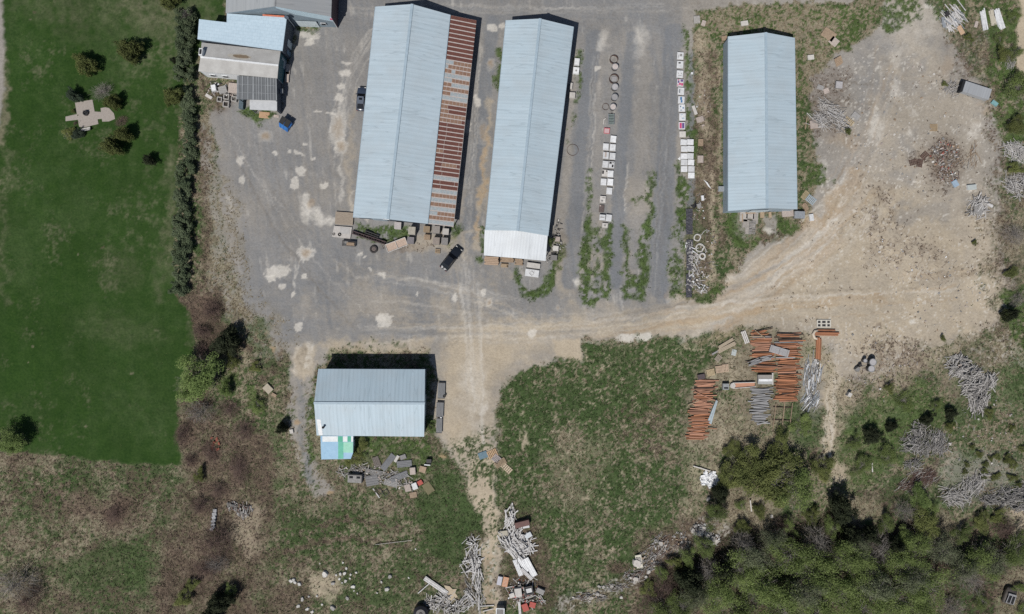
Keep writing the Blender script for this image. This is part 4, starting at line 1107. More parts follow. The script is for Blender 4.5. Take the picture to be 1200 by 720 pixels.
def loft_shape(mb, stations, mi=0):
    """stations: (x, half width, z bottom, z shoulder, z top, top half width)"""
    rings = []
    for x, hw, zb, zs, zt, tw in stations:
        rings.append([(x, -hw * .93, zb), (x, -hw, zb + .18), (x, -hw, zs - .08), (x, -hw * .96, zs), (x, -tw, zt), (x, tw, zt), (x, hw * .96, zs), (x, hw, zs - .08), (x, hw, zb + .18), (x, hw * .93, zb)])
    i = len(mb.v); n = len(rings[0])
    for r in rings:
        mb.v += r
    for k in range(len(rings) - 1):
        for j in range(n):
            a, b_ = i + k * n + j, i + k * n + (j + 1) % n
            mb.f.append((a, b_, b_ + n, a + n)); mb.m.append(mi)
    mb.f.append(tuple(i + n - 1 - j for j in range(n))); mb.m.append(mi)
    e = i + (len(rings) - 1) * n
    mb.f.append(tuple(e + j for j in range(n))); mb.m.append(mi)

def make_car(name, label, loc, rz, paint_m, L=4.7, Wd=1.85, H=1.62, belt=.98, hood=.92, cab=(-2.0, 1.05), roof=(-1.6, .35), estate=True, roof_m=None):
    root = tag(empty(name, loc, rz), label, 'car')
    h = Wd / 2; f = L / 2
    mb = MB()
    loft_shape(mb, [(-f, h * .80, .42, .78, .84, h * .70), (-f + .12, h * .93, .30, .90, belt, h * .80), (-f + .6, h, .26, .93, belt + .01, h * .86), (-.6, h, .24, .93, belt, h * .88), (cab[1] - .1, h, .24, .93, belt, h * .88), (cab[1] + .35, h, .25, .88, hood + .03, h * .84), (f - .45, h * .95, .27, .80, hood - .06, h * .78), (f - .12, h * .86, .32, .68, hood - .16, h * .70), (f, h * .70, .40, .56, .64, h * .60)])
    body = mb.build('body', paint_m, root, True)
    # cabin: four corner loops belt -> roof
    bx0, bx1 = cab; rx0, rx1 = roof
    zb, zt = belt - .02, H
    wb, wt = h * .88, h * .70
    B = [Vector((bx0, -wb, zb)), Vector((bx1, -wb, zb)), Vector((bx1, wb, zb)), Vector((bx0, wb, zb))]
    T = [Vector((rx0, -wt, zt)), Vector((rx1, -wt, zt)), Vector((rx1, wt, zt)), Vector((rx0, wt, zt))]
    mb = MB(); mb.hexa(B, T); mb.build('cabin', paint_m, root)
    mb = MB()
    s = .06
    R0 = [(rx0 - s, -wt * .9), (rx0 + .25, -wt - .03), (rx1 - .3, -wt - .03), (rx1 + s, -wt * .88), (rx1 + s, wt * .88), (rx1 - .3, wt + .03), (rx0 + .25, wt + .03), (rx0 - s, wt * .9)]
    mb.hexa([(x, y, zt - .02) for x, y in R0], [(x * .97, y * .93, zt + .05) for x, y in R0]); mb.build('roof', roof_m or paint_m, root, False)
    def pane(nm, a, b_, c, d, off, k=.86):
        cen = (a + b_ + c + d) / 4
        q = [cen + (p - cen) * k + off for p in (a, b_, c, d)]
        mb = MB(); mb.hexa([p - off * .5 for p in q], q); mb.build(nm, GLASSM, root)
    pane('windshield', B[1], B[2], T[2], T[1], Vector((.02, 0, .015)), .9)
    pane('rear_window', B[3], B[0], T[0], T[3], Vector((-.02, 0, .015)), .88)
    for sgn, (i, j) in ((-1, (0, 1)), (1, (2, 3))):
        a, b_, c, d = B[i], B[j], T[j], T[i]
        for t0, t1 in ((.02, .47), (.53, .98)):
            pane('side_window', a.lerp(b_, t0), a.lerp(b_, t1), d.lerp(c, t1), d.lerp(c, t0), Vector((0, sgn * .02, .01)), .9)
    for x in (-f * .60, f * .62):
        for sgn in (-1, 1):
            w_ = bpy.data.objects.new('wheel', None); COL.objects.link(w_); w_.parent = root; w_.location = (x, sgn * (h - .10), .34); w_.rotation_euler = (PI / 2, 0, 0)
            mb = MB(); mb.torus((0, 0, 0), .25, .095, 20, 8); mb.build('tyre', TYRE, w_, True)
            mb = MB(); mb.cyl((0, 0), .2, -.07, .07, 16); mb.build('rim', RIM, w_)
    for sgn in (-1, 1):
        mb = MB(); mb.box((f - .20, sgn * h * .62, .70), (.22, .34, .14), -sgn * .25); mb.build('headlight', LAMP, root)
        mb = MB(); mb.box((-f + .07, sgn * h * .70, .80), (.12, .26, .16), sgn * .2); mb.build('tail_light', TAIL, root)
        mb = MB(); mb.box((cab[1] - .15, sgn * (h + .08), 1.0), (.16, .22, .14)); mb.build('mirror', paint_m, root)
    return root

BLK = mat('black_paint', (.012, .014, .018), (.009, .011, .014), 1, .18, coat=1.0, spec=.5)
NAVY = mat('navy_paint', (.04, .055, .085), (.032, .044, .07), 1, .25, coat=.8, spec=.5)
c = make_car('black_car', 'black long estate car parked at an angle beside the pallet stacks', P(529.2, 303.3), R(52), BLK, 5.3, 1.9, 1.58, .95, .9, (-2.3, .85), (-1.55, .1))
mb = MB(); mb.box((-2.35, .35, 1.0), (.5, .35, .12), .3); mb.box((-2.42, -.3, .98), (.3, .4, .1), .7); mb.build('load', mat('pale_cloth', (.5, .5, .5)), c)
c = make_car('blue_car', 'dark navy car parked close along the western wall of the widest shed', P(424.6, 117.3), R(86), NAVY, 4.7, 1.85, 1.5, .95, .9, (-2.05, .95), (-1.1, .2), roof_m=mat('grey_blue_roof', (.13, .15, .19), (.10, .12, .155), 1, .3))
mb = MB(); mb.box((-.25, 0, 1.57), (.42, .62, .02)); mb.build('sunroof', GLASSM, c)

# blue waste skip
def skip():
    base = P(336.5, 145.8); root = tag(empty('waste_container', base, R(-33)), 'bright blue waste container with closed black lids', 'waste container')
    BL = mat('blue_steel', (.03, .16, .46), (.025, .13, .38), 1.5, .4); LID = mat('black_plastic', (.012, .013, .014), (.009, .01, .011), 2, .6)
    mb = MB(); b0 = [(-1.0, -1.25), (1.0, -1.25), (1.0, .6), (-1.0, .6)]; t0 = [(-1.0, -.62), (1.0, -.62), (1.0, .75), (-1.0, .75)]
    mb.hexa([(x, y, .14) for x, y in b0], [(x, y, 1.35) for x, y in t0]); body = mb.build('body', BL, root)
    mb = MB()
    for x in (-.7, 0, .7):
        mb.hexa([(x - .05, -1.3, .2), (x + .05, -1.3, .2), (x + .05, -1.2, .2), (x - .05, -1.2, .2)], [(x - .05, -.68, 1.3), (x + .05, -.68, 1.3), (x + .05, -.6, 1.3), (x - .05, -.6, 1.3)])
    mb.build('rib', BL, body)
    for x in (-.53, .53):
        mb = MB(); mb.hexa([(x - .48, -.62, 1.37), (x + .48, -.62, 1.37), (x + .48, .8, 1.55), (x - .48, .8, 1.55)], [(x - .48, -.62, 1.42), (x + .48, -.62, 1.42), (x + .5, .8, 1.60), (x - .5, .8, 1.60)]); l = mb.build('lid', LID, root)
        mb = MB(); mb.box((x, -.5, 1.46), (.3, .05, .05)); mb.build('handle', LID, l)
    for sgn in (-1, 1):
        mb = MB(); mb.box((sgn * 1.1, 0, .95), (.1, .9, .2)); mb.build('fork_pocket', BL, root)
        mb = MB(); mb.cyl((sgn * .75, 0), .12, -.02, .15, 10); mb.build('caster', TYRE, root)
skip()

# grey container by the scrub, upper right
def container():
    q = [P(1131.5, 95.2, 1.3), P(1162, 105, 1.3), P(1158.6, 117.2, 1.3), P(1128.4, 107.2, 1.3)]
    base = sum(q, Vector()) / 4; base.z = 0; d_ = q[1] - q[0]; a = math.atan2(d_.y, d_.x)
    root = tag(empty('flat_trailer', base, a), 'grey box trailer with a dark open end, parked at the foot of the scrub', 'trailer')
    Lx, Ly = 2.6, 1.02; GR = roof_mat('trailer_grey', (.34, .36, .385), (.30, .315, .335), 'X', .5, .12)
    mb = MB(); mb.box((0, 0, .78), (2 * Lx, 2 * Ly, .95)); mb.build('box_body', GR, root)
    mb = MB(); mb.box((-Lx - .28, 0, .75), (.5, 2 * Ly + .1, 1.1)); mb.build('open_end', GAP, root)
    mb = MB(); mb.box((0, 0, 1.30), (2 * Lx + .1, 2 * Ly + .1, .06)); mb.build('roof', GR, root)
    for x in (-.7, .3):
        for s in (-1, 1):
            w_ = bpy.data.objects.new('wheel', None); COL.objects.link(w_); w_.parent = root; w_.location = (x, s * (Ly - .1), .3); w_.rotation_euler = (PI / 2, 0, 0)
            mb = MB(); mb.torus((0, 0, 0), .21, .09, 16, 8); mb.build('tyre', TYRE, w_, True)
            mb = MB(); mb.cyl((0, 0), .17, -.06, .06, 12); mb.build('rim', RIM, w_)
    mb = MB(); mb.beam((Lx, .5, .35), (Lx + .9, 0, .35), .08, .08); mb.beam((Lx, -.5, .35), (Lx + .9, 0, .35), .08, .08); mb.build('drawbar', GAP, root)
container()

# derelict vehicle lower right: dark shell, pale frame, two openings
def wreck():
    base = P(1180.5, 697.5); root = tag(empty('derelict_car', base, R(-17)), 'derelict car shell with a pale frame round two dark openings, lower right scrub', 'car wreck')
    SH = mat('rust_brown_shell', (.085, .075, .065), (.05, .044, .04), 3, .7); FR_ = mat('faded_grey_frame', (.30, .30, .31), (.22, .22, .23), 3, .6)
    mb = MB(); loft_shape(mb, [(-1.5, .85, .2, .6, .68, .75), (-1.2, 1.1, .15, .75, .85, .95), (.9, 1.12, .15, .8, .9, .98), (1.5, 1.0, .2, .72, .8, .9), (1.8, .75, .25, .5, .6, .6)])
    o = mb.build('body', SH, root, True); o.rotation_euler = (0, 0, PI / 2)
    mb = MB()
    for x in (-.72, .02, .74):
        mb.beam((x, -1.25, 1.12), (x * .92, .45, 1.25), .14, .08)
    mb.beam((-.8, .5, 1.24), (.78, .5, 1.24), .34, .08); mb.beam((-.8, -1.25, 1.12), (.8, -1.25, 1.12), .08, .08)
    for x in (-.72, .74):
        for y in (-1.2, .5):
            mb.beam((x, y, .8), (x, y, 1.15), .08, .08)
    mb.build('roof_frame', FR_, root)
    for x in (-.36, .39):
        mb = MB(); mb.box((x, -.38, .98), (.6, 1.5, .05)); mb.build('opening', GAP, root)
    for x, y in ((-1, .9), (1, .9), (-1, -.9), (1, -.9)):
        mb = MB(); mb.torus((0, 0, 0), .22, .09, 14, 6); t = mb.build('tyre', TYRE, root, True); t.location = (x, y, .28); t.rotation_euler = (0, PI / 2, 0)
wreck()
# ================================================================= ITEMS
rs = random.Random(21)
WHITE = mat('white_board', (.72, .735, .75), (.54, .55, .565), 2.5, .6, rnd=.14)
OFFW = mat('off_white', (.58, .56, .53), (.46, .44, .42), 2.5, .7, rnd=.1)
WOOD = mat('pale_timber', (.40, .31, .21), (.27, .205, .14), 3, .8, rnd=.15, stretch=(1, 6, 6))
TANW = mat('tan_timber', (.36, .27, .19), (.25, .185, .13), 3, .8, rnd=.15)
GREYW = mat('weathered_grey_timber', (.27, .265, .26), (.17, .165, .16), 3, .85, rnd=.2, stretch=(.5, 5, 5))
PINKW = mat('pinkish_stone', (.46, .40, .36), (.34, .29, .265), 4, .8, rnd=.1)
STONE = mat('grey_stone', (.30, .295, .29), (.20, .195, .19), 4, .85, rnd=.2)
DARKM = mat('dark_steel', (.045, .042, .045), (.025, .024, .026), 3, .6)
RUSTM = mat('rusted_steel', (.12, .07, .055), (.065, .042, .036), 4, .75)
BLUEM = mat('dull_blue', (.16, .24, .31), (.12, .18, .24), 3, .6)
MAGENTA = mat('magenta_print', (.60, .08, .20), (.42, .06, .16), 9, .5)
INDIGO = mat('indigo_print', (.10, .09, .26), (.16, .08, .22), 9, .5)
BLUEP = mat('blue_print', (.08, .22, .42), (.06, .15, .30), 9, .5)
CONC = mat('concrete', (.40, .385, .365), (.29, .28, .265), 3, .85, bump=.2)
SILV = mat('dull_zinc', (.40, .43, .46), (.30, .32, .345), 3, .4, metal=.35)
TARP = mat('black_ground_cloth', (.075, .075, .09), (.04, .04, .05), 3, .7, bump=.5)
HOSEM = mat('white_hose', (.55, .54, .51), (.42, .41, .39), 4, .6)
REDP = mat('red_paint', (.42, .07, .05), (.30, .055, .045), 4, .6)

# ---- white topped crates: pallet below, box, thin lid
def crate(px, py, w=1.13, d=1.3, h=.55, rz=R(-5), label=None, group=None, top=WHITE, deco=None, name='white_crate', cat='crate', side=None):
    root = tag(empty(name, P(px, py) + Vector((0, 0, 0)), rz), label, cat, group)
    mb = MB()
    for x in (-.42, 0, .42):
        mb.box((x * w, 0, .06), (.09, d * .96, .10))
    for y in (-.4, 0, .4):
        mb.box((0, y * d, .125), (w * .96, .12, .03))
    mb.build('pallet', TANW, root)
    mb = MB(); mb.box((0, 0, .14 + (h - .19) / 2), (w * .97, d * .97, h - .19)); mb.build('box_body', side or OFFW, root)
    mb = MB(); q = [(-w / 2, -d / 2), (w / 2, -d / 2), (w / 2, d / 2), (-w / 2, d / 2)]
    mb.hexa([(x, y, h - .05) for x, y in q], [(x * .985, y * .985, h) for x, y in q]); lid = mb.build('lid', top, root)
    for (x, y, sx, sy, m, nm) in (deco or ()):
        mb = MB(); mb.box((x * w, y * d, h + .008), (sx * w, sy * d, .016 + .02 * (m is DARKM))); mb.build(nm, m, lid)
    return root
gA = 'plain white crates of the double row between the lanes'
labA = 'plain white lidded crate in the double row between the paved lanes'
plainA = [(718.3, 164), (709.6, 173), (717.6, 173.8), (717.4, 184), (709, 193.4), (715, 204.6), (706.9, 214), (714.7, 214.2), (713.6, 224.6), (713, 256)]
first = None
for i, (x, y) in enumerate(plainA):
    if first is None:
        first = crate(x, y, label=labA, group=gA); o = first
    else:
        o = copy_tree(first); o.location = P(x, y)
    o.rotation_euler.z = R(-5 + rs.uniform(-2.5, 2.5))
crate(709.6, 183, label='white crate with a tan panel down its lid, in the double row', deco=[(-.05, .1, .3, .75, PINKW, 'panel')])
crate(716.2, 193.8, label='open white crate filled with dark odds and ends, in the double row', deco=[(-.2, .25, .4, .3, DARKM, 'scrap'), (.2, -.2, .3, .4, DARKM, 'scrap'), (.25, .3, .3, .2, STONE, 'scrap')])
crate(708.4, 203.6, label='white crate with dark scrap on its western half, in the double row', deco=[(-.32, .1, .3, .5, DARKM, 'scrap'), (.3, .3, .2, .25, DARKM, 'scrap')], top=OFFW)
crate(706, 234.4, label='dirty white crate with clutter on its lid, in the double row', top=OFFW, deco=[(-.1, -.2, .35, .25, STONE, 'scrap'), (.15, .25, .5, .12, STONE, 'scrap')])
crate(704.8, 244.8, 1.0, 1.4, .28, label='low brown crate missing its lid, near the end of the double row', top=mat('brown_board', (.13, .10, .095), (.09, .07, .065), 4), deco=[(-.3, .38, .25, .2, PINKW, 'block')])
crate(705.4, 255.6, 1.13, 1.1, .7, label='white crate with a grey slot across its lid, near the end of the double row', deco=[(0, .05, .7, .16, STONE, 'slot')])
crate(708.6, 264.6, 1.1, .9, .45, label='small white crate at the southern end of the double row', top=OFFW, deco=[(0, 0, .3, .4, STONE, 'slot')])
crate(710.8, 154, 1.15, 1.15, .4, label='pink and white crate at the northern end of the double row', top=mat('red_rim', (.50, .13, .15), (.36, .10, .12), 3), deco=[(0, -.02, .8, .72, mat('pink_white', (.58, .42, .43), (.45, .3, .31), 12), 'panel')])

labB = 'plain white lidded crate in the row beside the weedy strip'
gB = 'plain white crates in pairs beside the weedy strip'
pairs = [(800.5, 167.6), (808.3, 167.4), (801.2, 175.4), (808.6, 175.2), (800.7, 184), (808.3, 183.7), (801, 191.2), (809, 191.1), (801, 198.9), (809.4, 198.8), (809.4, 206.3)]
first = None
for (x, y) in pairs:
    if first is None:
        first = crate(x, y, 1.25, 1.12, .5, R(-2), label='plain white lidded crate in the paired block beside the weedy strip', group=gB); o = first
    else:
        o = copy_tree(first); o.location = P(x, y)
    o.rotation_euler.z = R(-2 + rs.uniform(-2, 2))
B_ = [((796.6, 66.7), 'white crate with faint grey marks, northernmost of the single row', [(.1, .1, .35, .3, STONE, 'mark'), (-.25, -.05, .1, .4, STONE, 'mark')]),
      ((796.3, 76.9), 'white crate with one dark lump on its lid, in the single row', [(-.1, .22, .35, .18, DARKM, 'lump')]),
      ((796, 88), 'white crate with grey dashes on its lid, in the single row', [(-.2, .1, .2, .08, STONE, 'mark'), (.2, .1, .2, .08, STONE, 'mark'), (0, -.2, .5, .06, STONE, 'mark')]),
      ((796.5, 98.2), 'white crate covered in red and indigo printed packs, in the single row', [(-.28, .12, .25, .3, INDIGO, 'pack'), (.22, .3, .4, .28, INDIGO, 'pack'), (-.05, -.15, .3, .3, MAGENTA, 'pack'), (.3, -.2, .3, .35, MAGENTA, 'pack'), (-.3, .38, .2, .12, MAGENTA, 'pack'), (-.35, -.35, .15, .2, MAGENTA, 'pack')]),
      ((797.3, 107.9), 'white crate with a long dark slot on its lid, in the single row', [(-.2, 0, .16, .55, mat('slate_slot', (.16, .18, .21)), 'slot')]),
      ((797.7, 118.2), 'white crate with a ragged blue band along its lid, in the single row', [(-.05, .2, .3, .4, BLUEP, 'band'), (.05, -.2, .28, .35, BLUEP, 'band')]),
      ((798.3, 127.6), 'white crate with scattered pale blue marks, in the single row', [(-.2, .2, .2, .2, BLUEM, 'mark'), (.2, 0, .2, .2, BLUEP, 'mark'), (-.1, -.3, .3, .1, BLUEM, 'mark')]),
      ((799, 138), 'white crate with faint blue smudges, in the single row', [(-.1, .3, .3, .15, mat('pale_blue', (.45, .52, .60)), 'mark'), (.1, -.2, .4, .2, mat('pale_blue', (.45, .52, .60)), 'mark')]),
      ((798.4, 148.2), 'white framed crate of magenta and indigo packs, in the single row', [(-.2, 0, .34, .74, MAGENTA, 'pack'), (.2, 0, .36, .74, INDIGO, 'pack')]),
      ((799.2, 158.3), 'cream lidded crate just north of the paired block', None)]
for (x, y), lb, deco in B_:
    crate(x, y, 1.25, 1.42 if y < 150 else 1.15, .5, R(-4 if y < 120 else 0), lb, deco=deco, top=OFFW if y > 155 else WHITE)
mb = MB(); mb.prism([(-.5, 0), (0, .5), (.2, .1), (0, -.3)], .01, .06); o = mb.build('torn_sheet', WHITE); o.location = P(797, 186.5) + Vector((0, 0, .02)); tag(o, 'torn white sheet poking out west of the paired crates', 'sheet')

# ---- stone slabs, blocks, white bits near the fence line
def block(px, py, w, d, h, rz, m, label, cat, name, lid=None):
    root = tag(empty(name, P(px, py), rz), label, cat)
    mb = MB(); q = [(-w / 2, -d / 2), (w / 2, -d / 2), (w / 2, d / 2), (-w / 2, d / 2)]
    mb.hexa([(x * .98, y * .98, -.05) for x, y in q], [(x, y, h * .8) for x, y in q]); mb.build('body', m, root)
    mb = MB(); mb.hexa([(x * 1.02, y * 1.02, h * .8) for x, y in q], [(x * .96, y * .96, h) for x, y in q]); mb.build('top', lid or m, root)
    return root
block(816, 24, 1.2, 1.4, .5, .1, CONC, 'pale grey block on the corner of the weedy verge', 'block', 'concrete_block')
block(824, 28, .8, 1.0, .4, -.3, PINKW, 'small whitish block just beside the pale grey corner block', 'block', 'stone_block')
block(872, 28.2, 1.4, .9, .4, .15, OFFW, 'off white slab in the grass behind the lone eastern shed', 'slab', 'stone_slab')
block(848.5, 45.5, 1.1, .9, .35, .2, TANW, 'tan wooden lid at the north-west corner of the lone eastern shed', 'board', 'wooden_cover')
block(949.5, 68, 1.2, .9, .4, .1, OFFW, 'cream box in the grass east of the lone shed', 'box', 'cream_box')
block(971, 41, 2.6, 1.9, .18, R(-35), TANW, 'larger brown board lying in the grass in the north-east', 'board', 'brown_board')
block(977, 49, 1.7, 1.5, .18, R(-40), PINKW, 'smaller pinkish board touching the larger brown board', 'board', 'brown_board')
block(820.7, 167.5, 1.0, 1.35, .35, 0, TANW, 'tan crate lid in the dry grass beside the paired crates', 'board', 'tan_board')
block(820.4, 187, 1.15, 1.4, .35, 0, PINKW, 'pinkish grey board with a tan rim in the dry grass', 'board', 'pink_board')
block(820, 140.5, 1.4, 1.1, .3, .3, PINKW, 'broken cream slab lying between grass and paved strip', 'slab', 'broken_slab')
block(813.8, 129.5, .6, 1.8, .25, R(20), OFFW, 'narrow whitish plank by the paved strip', 'plank', 'white_plank')
block(844.3, 222, 1.1, 1.0, .6, 0, OFFW, 'white cabinet against the western wall of the lone shed', 'cabinet', 'white_cabinet', SILV)
block(810.5, 86.5, .4, .4, .3, 0, WHITE, 'tiny white bucket on the paved strip', 'bucket', 'white_bucket')
block(823, 232.5, .5, 1.0, .35, .1, WHITE, 'small white jug shaped box in the dry grass', 'box', 'white_box')
block(819, 241.5, .8, .9, .2, .3, STONE, 'small grey lid among the scrap in the dry grass', 'lid', 'metal_plate')
mb = MB(); mb.hexa([(-.9, .9, .02), (-.2, .3, .02), (.6, -.9, .02), (.1, -.5, .02), (-.5, .4, .02)], [(-.9, .9, .06), (-.2, .3, .35), (.6, -.9, .2), (.1, -.5, .1), (-.5, .4, .1)]); o = mb.build('crumpled_sheet', WHITE); o.location = P(829.5, 216); tag(o, 'crumpled white plastic sheet in the dry grass', 'sheet')
block(716, 134.5, .5, .3, .3, .6, DARKM, 'dark bracket above the grey green rack', 'bracket', 'dark_bracket')
# green grey rack
root = tag(empty('metal_rack', P(716, 140.5), 0), 'low grey green metal rack between the drums and the crates', 'rack')
for x in (-.55, .55):
    mb = MB(); mb.beam((x, -1.0, .3), (x, 1.0, .3), .08, .5); mb.build('side_rail', SILV, root)
mb = MB()
for k in range(7): mb.beam((-.5, -.9 + k * .3, .35), (.5, -.9 + k * .3, .35), .18, .06)
mb.build('slats', mat('grey_green', (.22, .27, .26), (.16, .20, .195)), root)
mb = MB(); mb.prism([(-.3, -.6), (-.1, -.6), (-.05, .2), (.3, .5), (.1, .6), (-.25, .3)], .02, .3); o = mb.build('bent_sheet', OFFW); o.location = P(708.4, 142.5); tag(o, 'small bent white panel beside the grey green rack', 'panel')

# ---- drums and rings
def drum(px, py, r, h, label, top, group=None, name='drum'):
    root = tag(empty(name, P(px, py)), label, 'drum', group)
    mb = MB(); mb.cyl((0, 0), r, -.05, h, 24); mb.build('barrel', mat('dark_drum_side', (.09, .085, .085), (.06, .055, .055), 3), root)
    mb = MB(); mb.ring((0, 0), r + .04, r - .06, h - .06, h + .05, 24); mb.build('rim', RIM, root)
    mb = MB(); mb.cyl((0, 0), r - .07, h - .05, h + .02, 24); mb.build('lid', top, root)
    return root
LID1 = mat('pinkish_lid', (.55, .50, .48), (.43, .38, .36), 3, .7); LID2 = mat('grey_lid', (.43, .42, .43), (.34, .33, .34), 3, .7); LID3 = mat('darker_lid', (.33, .325, .33), (.26, .255, .26), 3, .7)
drum(720.2, 80, .62, .8, 'drum with a cream lid, northernmost of the drum line', LID1)
drum(720, 103.6, .64, .8, 'drum with a light grey lid, between two others in the line', LID2)
drum(719.6, 115.4, .62, .8, 'drum with the darkest grey lid in the drum line', LID3)
drum(717.8, 126.6, .60, .7, 'drum with a pinkish lid, southernmost of the drum line', LID1)
def ring(px, py, r, t, h, label, name='tank_ring'):
    mb = MB(); mb.ring((0, 0), r, r - t, -.02, h, 32); o = mb.build(name, RUSTM); o.location = P(px, py); tag(o, label, 'ring'); return o
ring(719, 70.4, .82, .06, .45, 'thin open tank ring at the northern end of the drum line')
ring(719.2, 93.2, .92, .06, .45, 'wide open tank ring between the first two drums')
ring(709.6, 125.4, .66, .05, .15, 'small flat ring lying west of the southernmost drum')
ring(671, 176, 1.12, .05, .12, 'largest flat ring lying on gravel beside the narrow shed')
mb = MB(); mb.box((0, 0, .12), (1.0, .9, .2)); o = mb.build('scrap_board', LID3); o.location = P(719.6, 93); tag(o, 'grey board lying inside the wide tank ring', 'board')

# ---- hose coils
def coil(px, py, r, tail, label):
    mb = MB(); pts = []; n = 70
    for k in range(n):
        a = k / n * 2 * PI * 3.4; q = r * (1 - .12 * math.sin(a * 1.7)); pts.append((q * math.cos(a) + .05 * math.sin(3 * a), q * math.sin(a), .08 + .05 * k / n))
    pts += [(x, y, .08) for x, y in tail]
    mb.tube(pts, [.07] * len(pts), 6); o = mb.build('hose_coil', HOSEM, None, True); o.location = P(px, py); tag(o, label, 'hose'); return o
coil(817, 278.6, .62, [(.8, .5), (1.3, 1.2), (1.9, 1.6), (1.9, .9)], 'coil of white hose with a loose end looping north-east')
coil(820, 290.6, .75, [(.9, .3), (1.1, -.4), (1.4, -.8)], 'coil of white hose with a loose end hanging south')
mb = MB(); mb.torus((0, 0, .2), .52, .20, 24, 8); o = mb.build('hose_reel', HOSEM, None, True); o.location = P(822.8, 300.4); tag(o, 'thick white ring of hose south of the two coils', 'hose')
# ---- ground cloth
def cloth(px, py, w, d, label):
    n, m_ = 8, 30; mb = MB(); r_ = random.Random(px)
    V = [[Vector(((i / n - .5) * w + (r_.random() - .5) * .12, (j / m_ - .5) * d, .07 + .16 * r_.random())) for i in range(n + 1)] for j in range(m_ + 1)]
    for j in range(m_):
        for i in range(n):
            mb.face([V[j][i], V[j][i + 1], V[j + 1][i + 1], V[j + 1][i]])
    o = mb.build('ground_cloth', TARP, None, True); o.location = P(px, py); tag(o, label, 'ground cloth')
    mb = MB()
    return o
cloth(807.6, 260, 1.3, 5.0, 'northern strip of black ground cloth along the weedy verge')
cloth(808, 299, 1.3, 6.0, 'middle strip of black ground cloth beside the hose coils')
cloth(807, 335, 1.1, 4.6, 'southern strip of black ground cloth among white scrap')
mb = MB(); mb.hexa([(-.5, .2, .05), (.2, -.5, .05), (.7, .0, .05), (.4, .9, .05), (.1, .2, .05)], [(-.5, .2, .15), (.2, -.5, .3), (.7, .0, .2), (.4, .9, .4), (.1, .2, .3)]); o = mb.build('black_bag', mat('black_bag', (.02, .02, .022), (.012, .012, .013), 2, .4)); o.location = P(812, 242); tag(o, 'black bag at the head of the ground cloth', 'bag')

# ---- piles beside and in front of the widest shed
def pallet(px, py, w, d, rz, label, m=WOOD, h=.14, slats=6, group=None, name='pallet', z=0):
    root = tag(empty(name, P(px, py) + Vector((0, 0, z)), rz), label, 'pallet', group)
    mb = MB()
    for y in (-.42, 0, .42): mb.box((0, y * d, h * .35), (w, .1, h * .7))
    mb.build('bearers', m, root)
    mb = MB()
    for k in range(slats): mb.box(((k + .5) / slats * w - w / 2, 0, h * .85), (w / slats * .68, d, h * .3))
    mb.build('slats', m, root)
    return root
def stackbox(px, py, w, d, h, rz, m, label, name='stacked_crate', top=None):
    root = tag(empty(name, P(px, py), rz), label, 'crate stack' if h > .9 else 'crate')
    mb = MB(); n = max(2, int(h / .35))
    for k in range(n):
        z0 = k * h / n; mb.box((0, 0, z0 + h / n * .55), (w * .96, d * .96, h / n * .82)); mb.box((0, 0, z0 + h / n * .06), (w * .85, d * .85, h / n * .14))
    mb.build('layers', m, root)
    mb = MB()
    for k in range(6): mb.box(((k + .5) / 6 * w - w / 2, 0, h + .03), (w / 6 * .86, d, .05))
    mb.build('top_boards', top or m, root)
    return root
root = tag(empty('loading_deck', P(404, 256.6), R(-4)), 'tan boarded loading deck at the south-west corner of the widest shed', 'deck')
mb = MB()
for k in range(14): mb.box((0, -1.15 + k * .177, .42), (3.5, .16, .06))
mb.build('boards', mat('tan_deck', (.36, .305, .245), (.27, .225, .18), 3, .85, stretch=(.6, 5, 1)), root)
mb = MB()
for x in (-1.6, 0, 1.6): mb.box((x, 0, .17), (.2, 2.3, .42))
mb.build('bearers', GREYW, root)
root = tag(empty('loading_deck', P(401.2, 272.3), R(-4)), 'whitish loading deck carrying two dark lumps, south of the tan deck', 'deck')
mb = MB(); mb.prism([(-1.85, -1.05), (1.7, -1.2), (1.9, 1.05), (-1.6, 1.1)], .0, .35); mb.build('slab', mat('whitish_deck', (.50, .475, .45), (.40, .38, .36), 2.5, .85), root)
mb = MB(); mb.box((.55, .25, .365), (1.9, 1.2, .03)); mb.build('sheet', mat('greyish_sheet', (.44, .43, .42), (.37, .36, .35), 2), root)
mb = MB(); mb.torus((-.45, -.5, .45), .24, .10, 14, 8); o = mb.build('spare_tyre', TYRE, None, True); o.location = P(401.2, 272.3); tag(o, 'small black tyre lying on the whitish deck', 'tyre')
mb = MB(); mb.torus((0, 0, .42), .2, .06, 14, 6); o = mb.build('wire_ring', DARKM, None, True); o.location = P(391.8, 274.8); tag(o, 'small dark wire ring at the edge of the whitish deck', 'ring')
root = tag(empty('work_bench', P(409.6, 285.8), R(-4)), 'small bench frame south of the whitish deck', 'bench')
mb = MB(); mb.box((0, .45, .5), (2.6, .12, .5)); mb.box((0, -.45, .5), (2.6, .12, .1)); mb.box((-1.25, 0, .5), (.12, 1, .1)); mb.box((1.25, 0, .5), (.12, 1, .4)); mb.build('frame', DARKM, root)
mb = MB(); mb.box((.3, -.1, .52), (1.5, .6, .06)); mb.build('top', TANW, root)
for x in (-1.2, 1.2):
    mb = MB(); mb.box((x, -.4, .2), (.1, .1, .5)); mb.build('leg', DARKM, root)
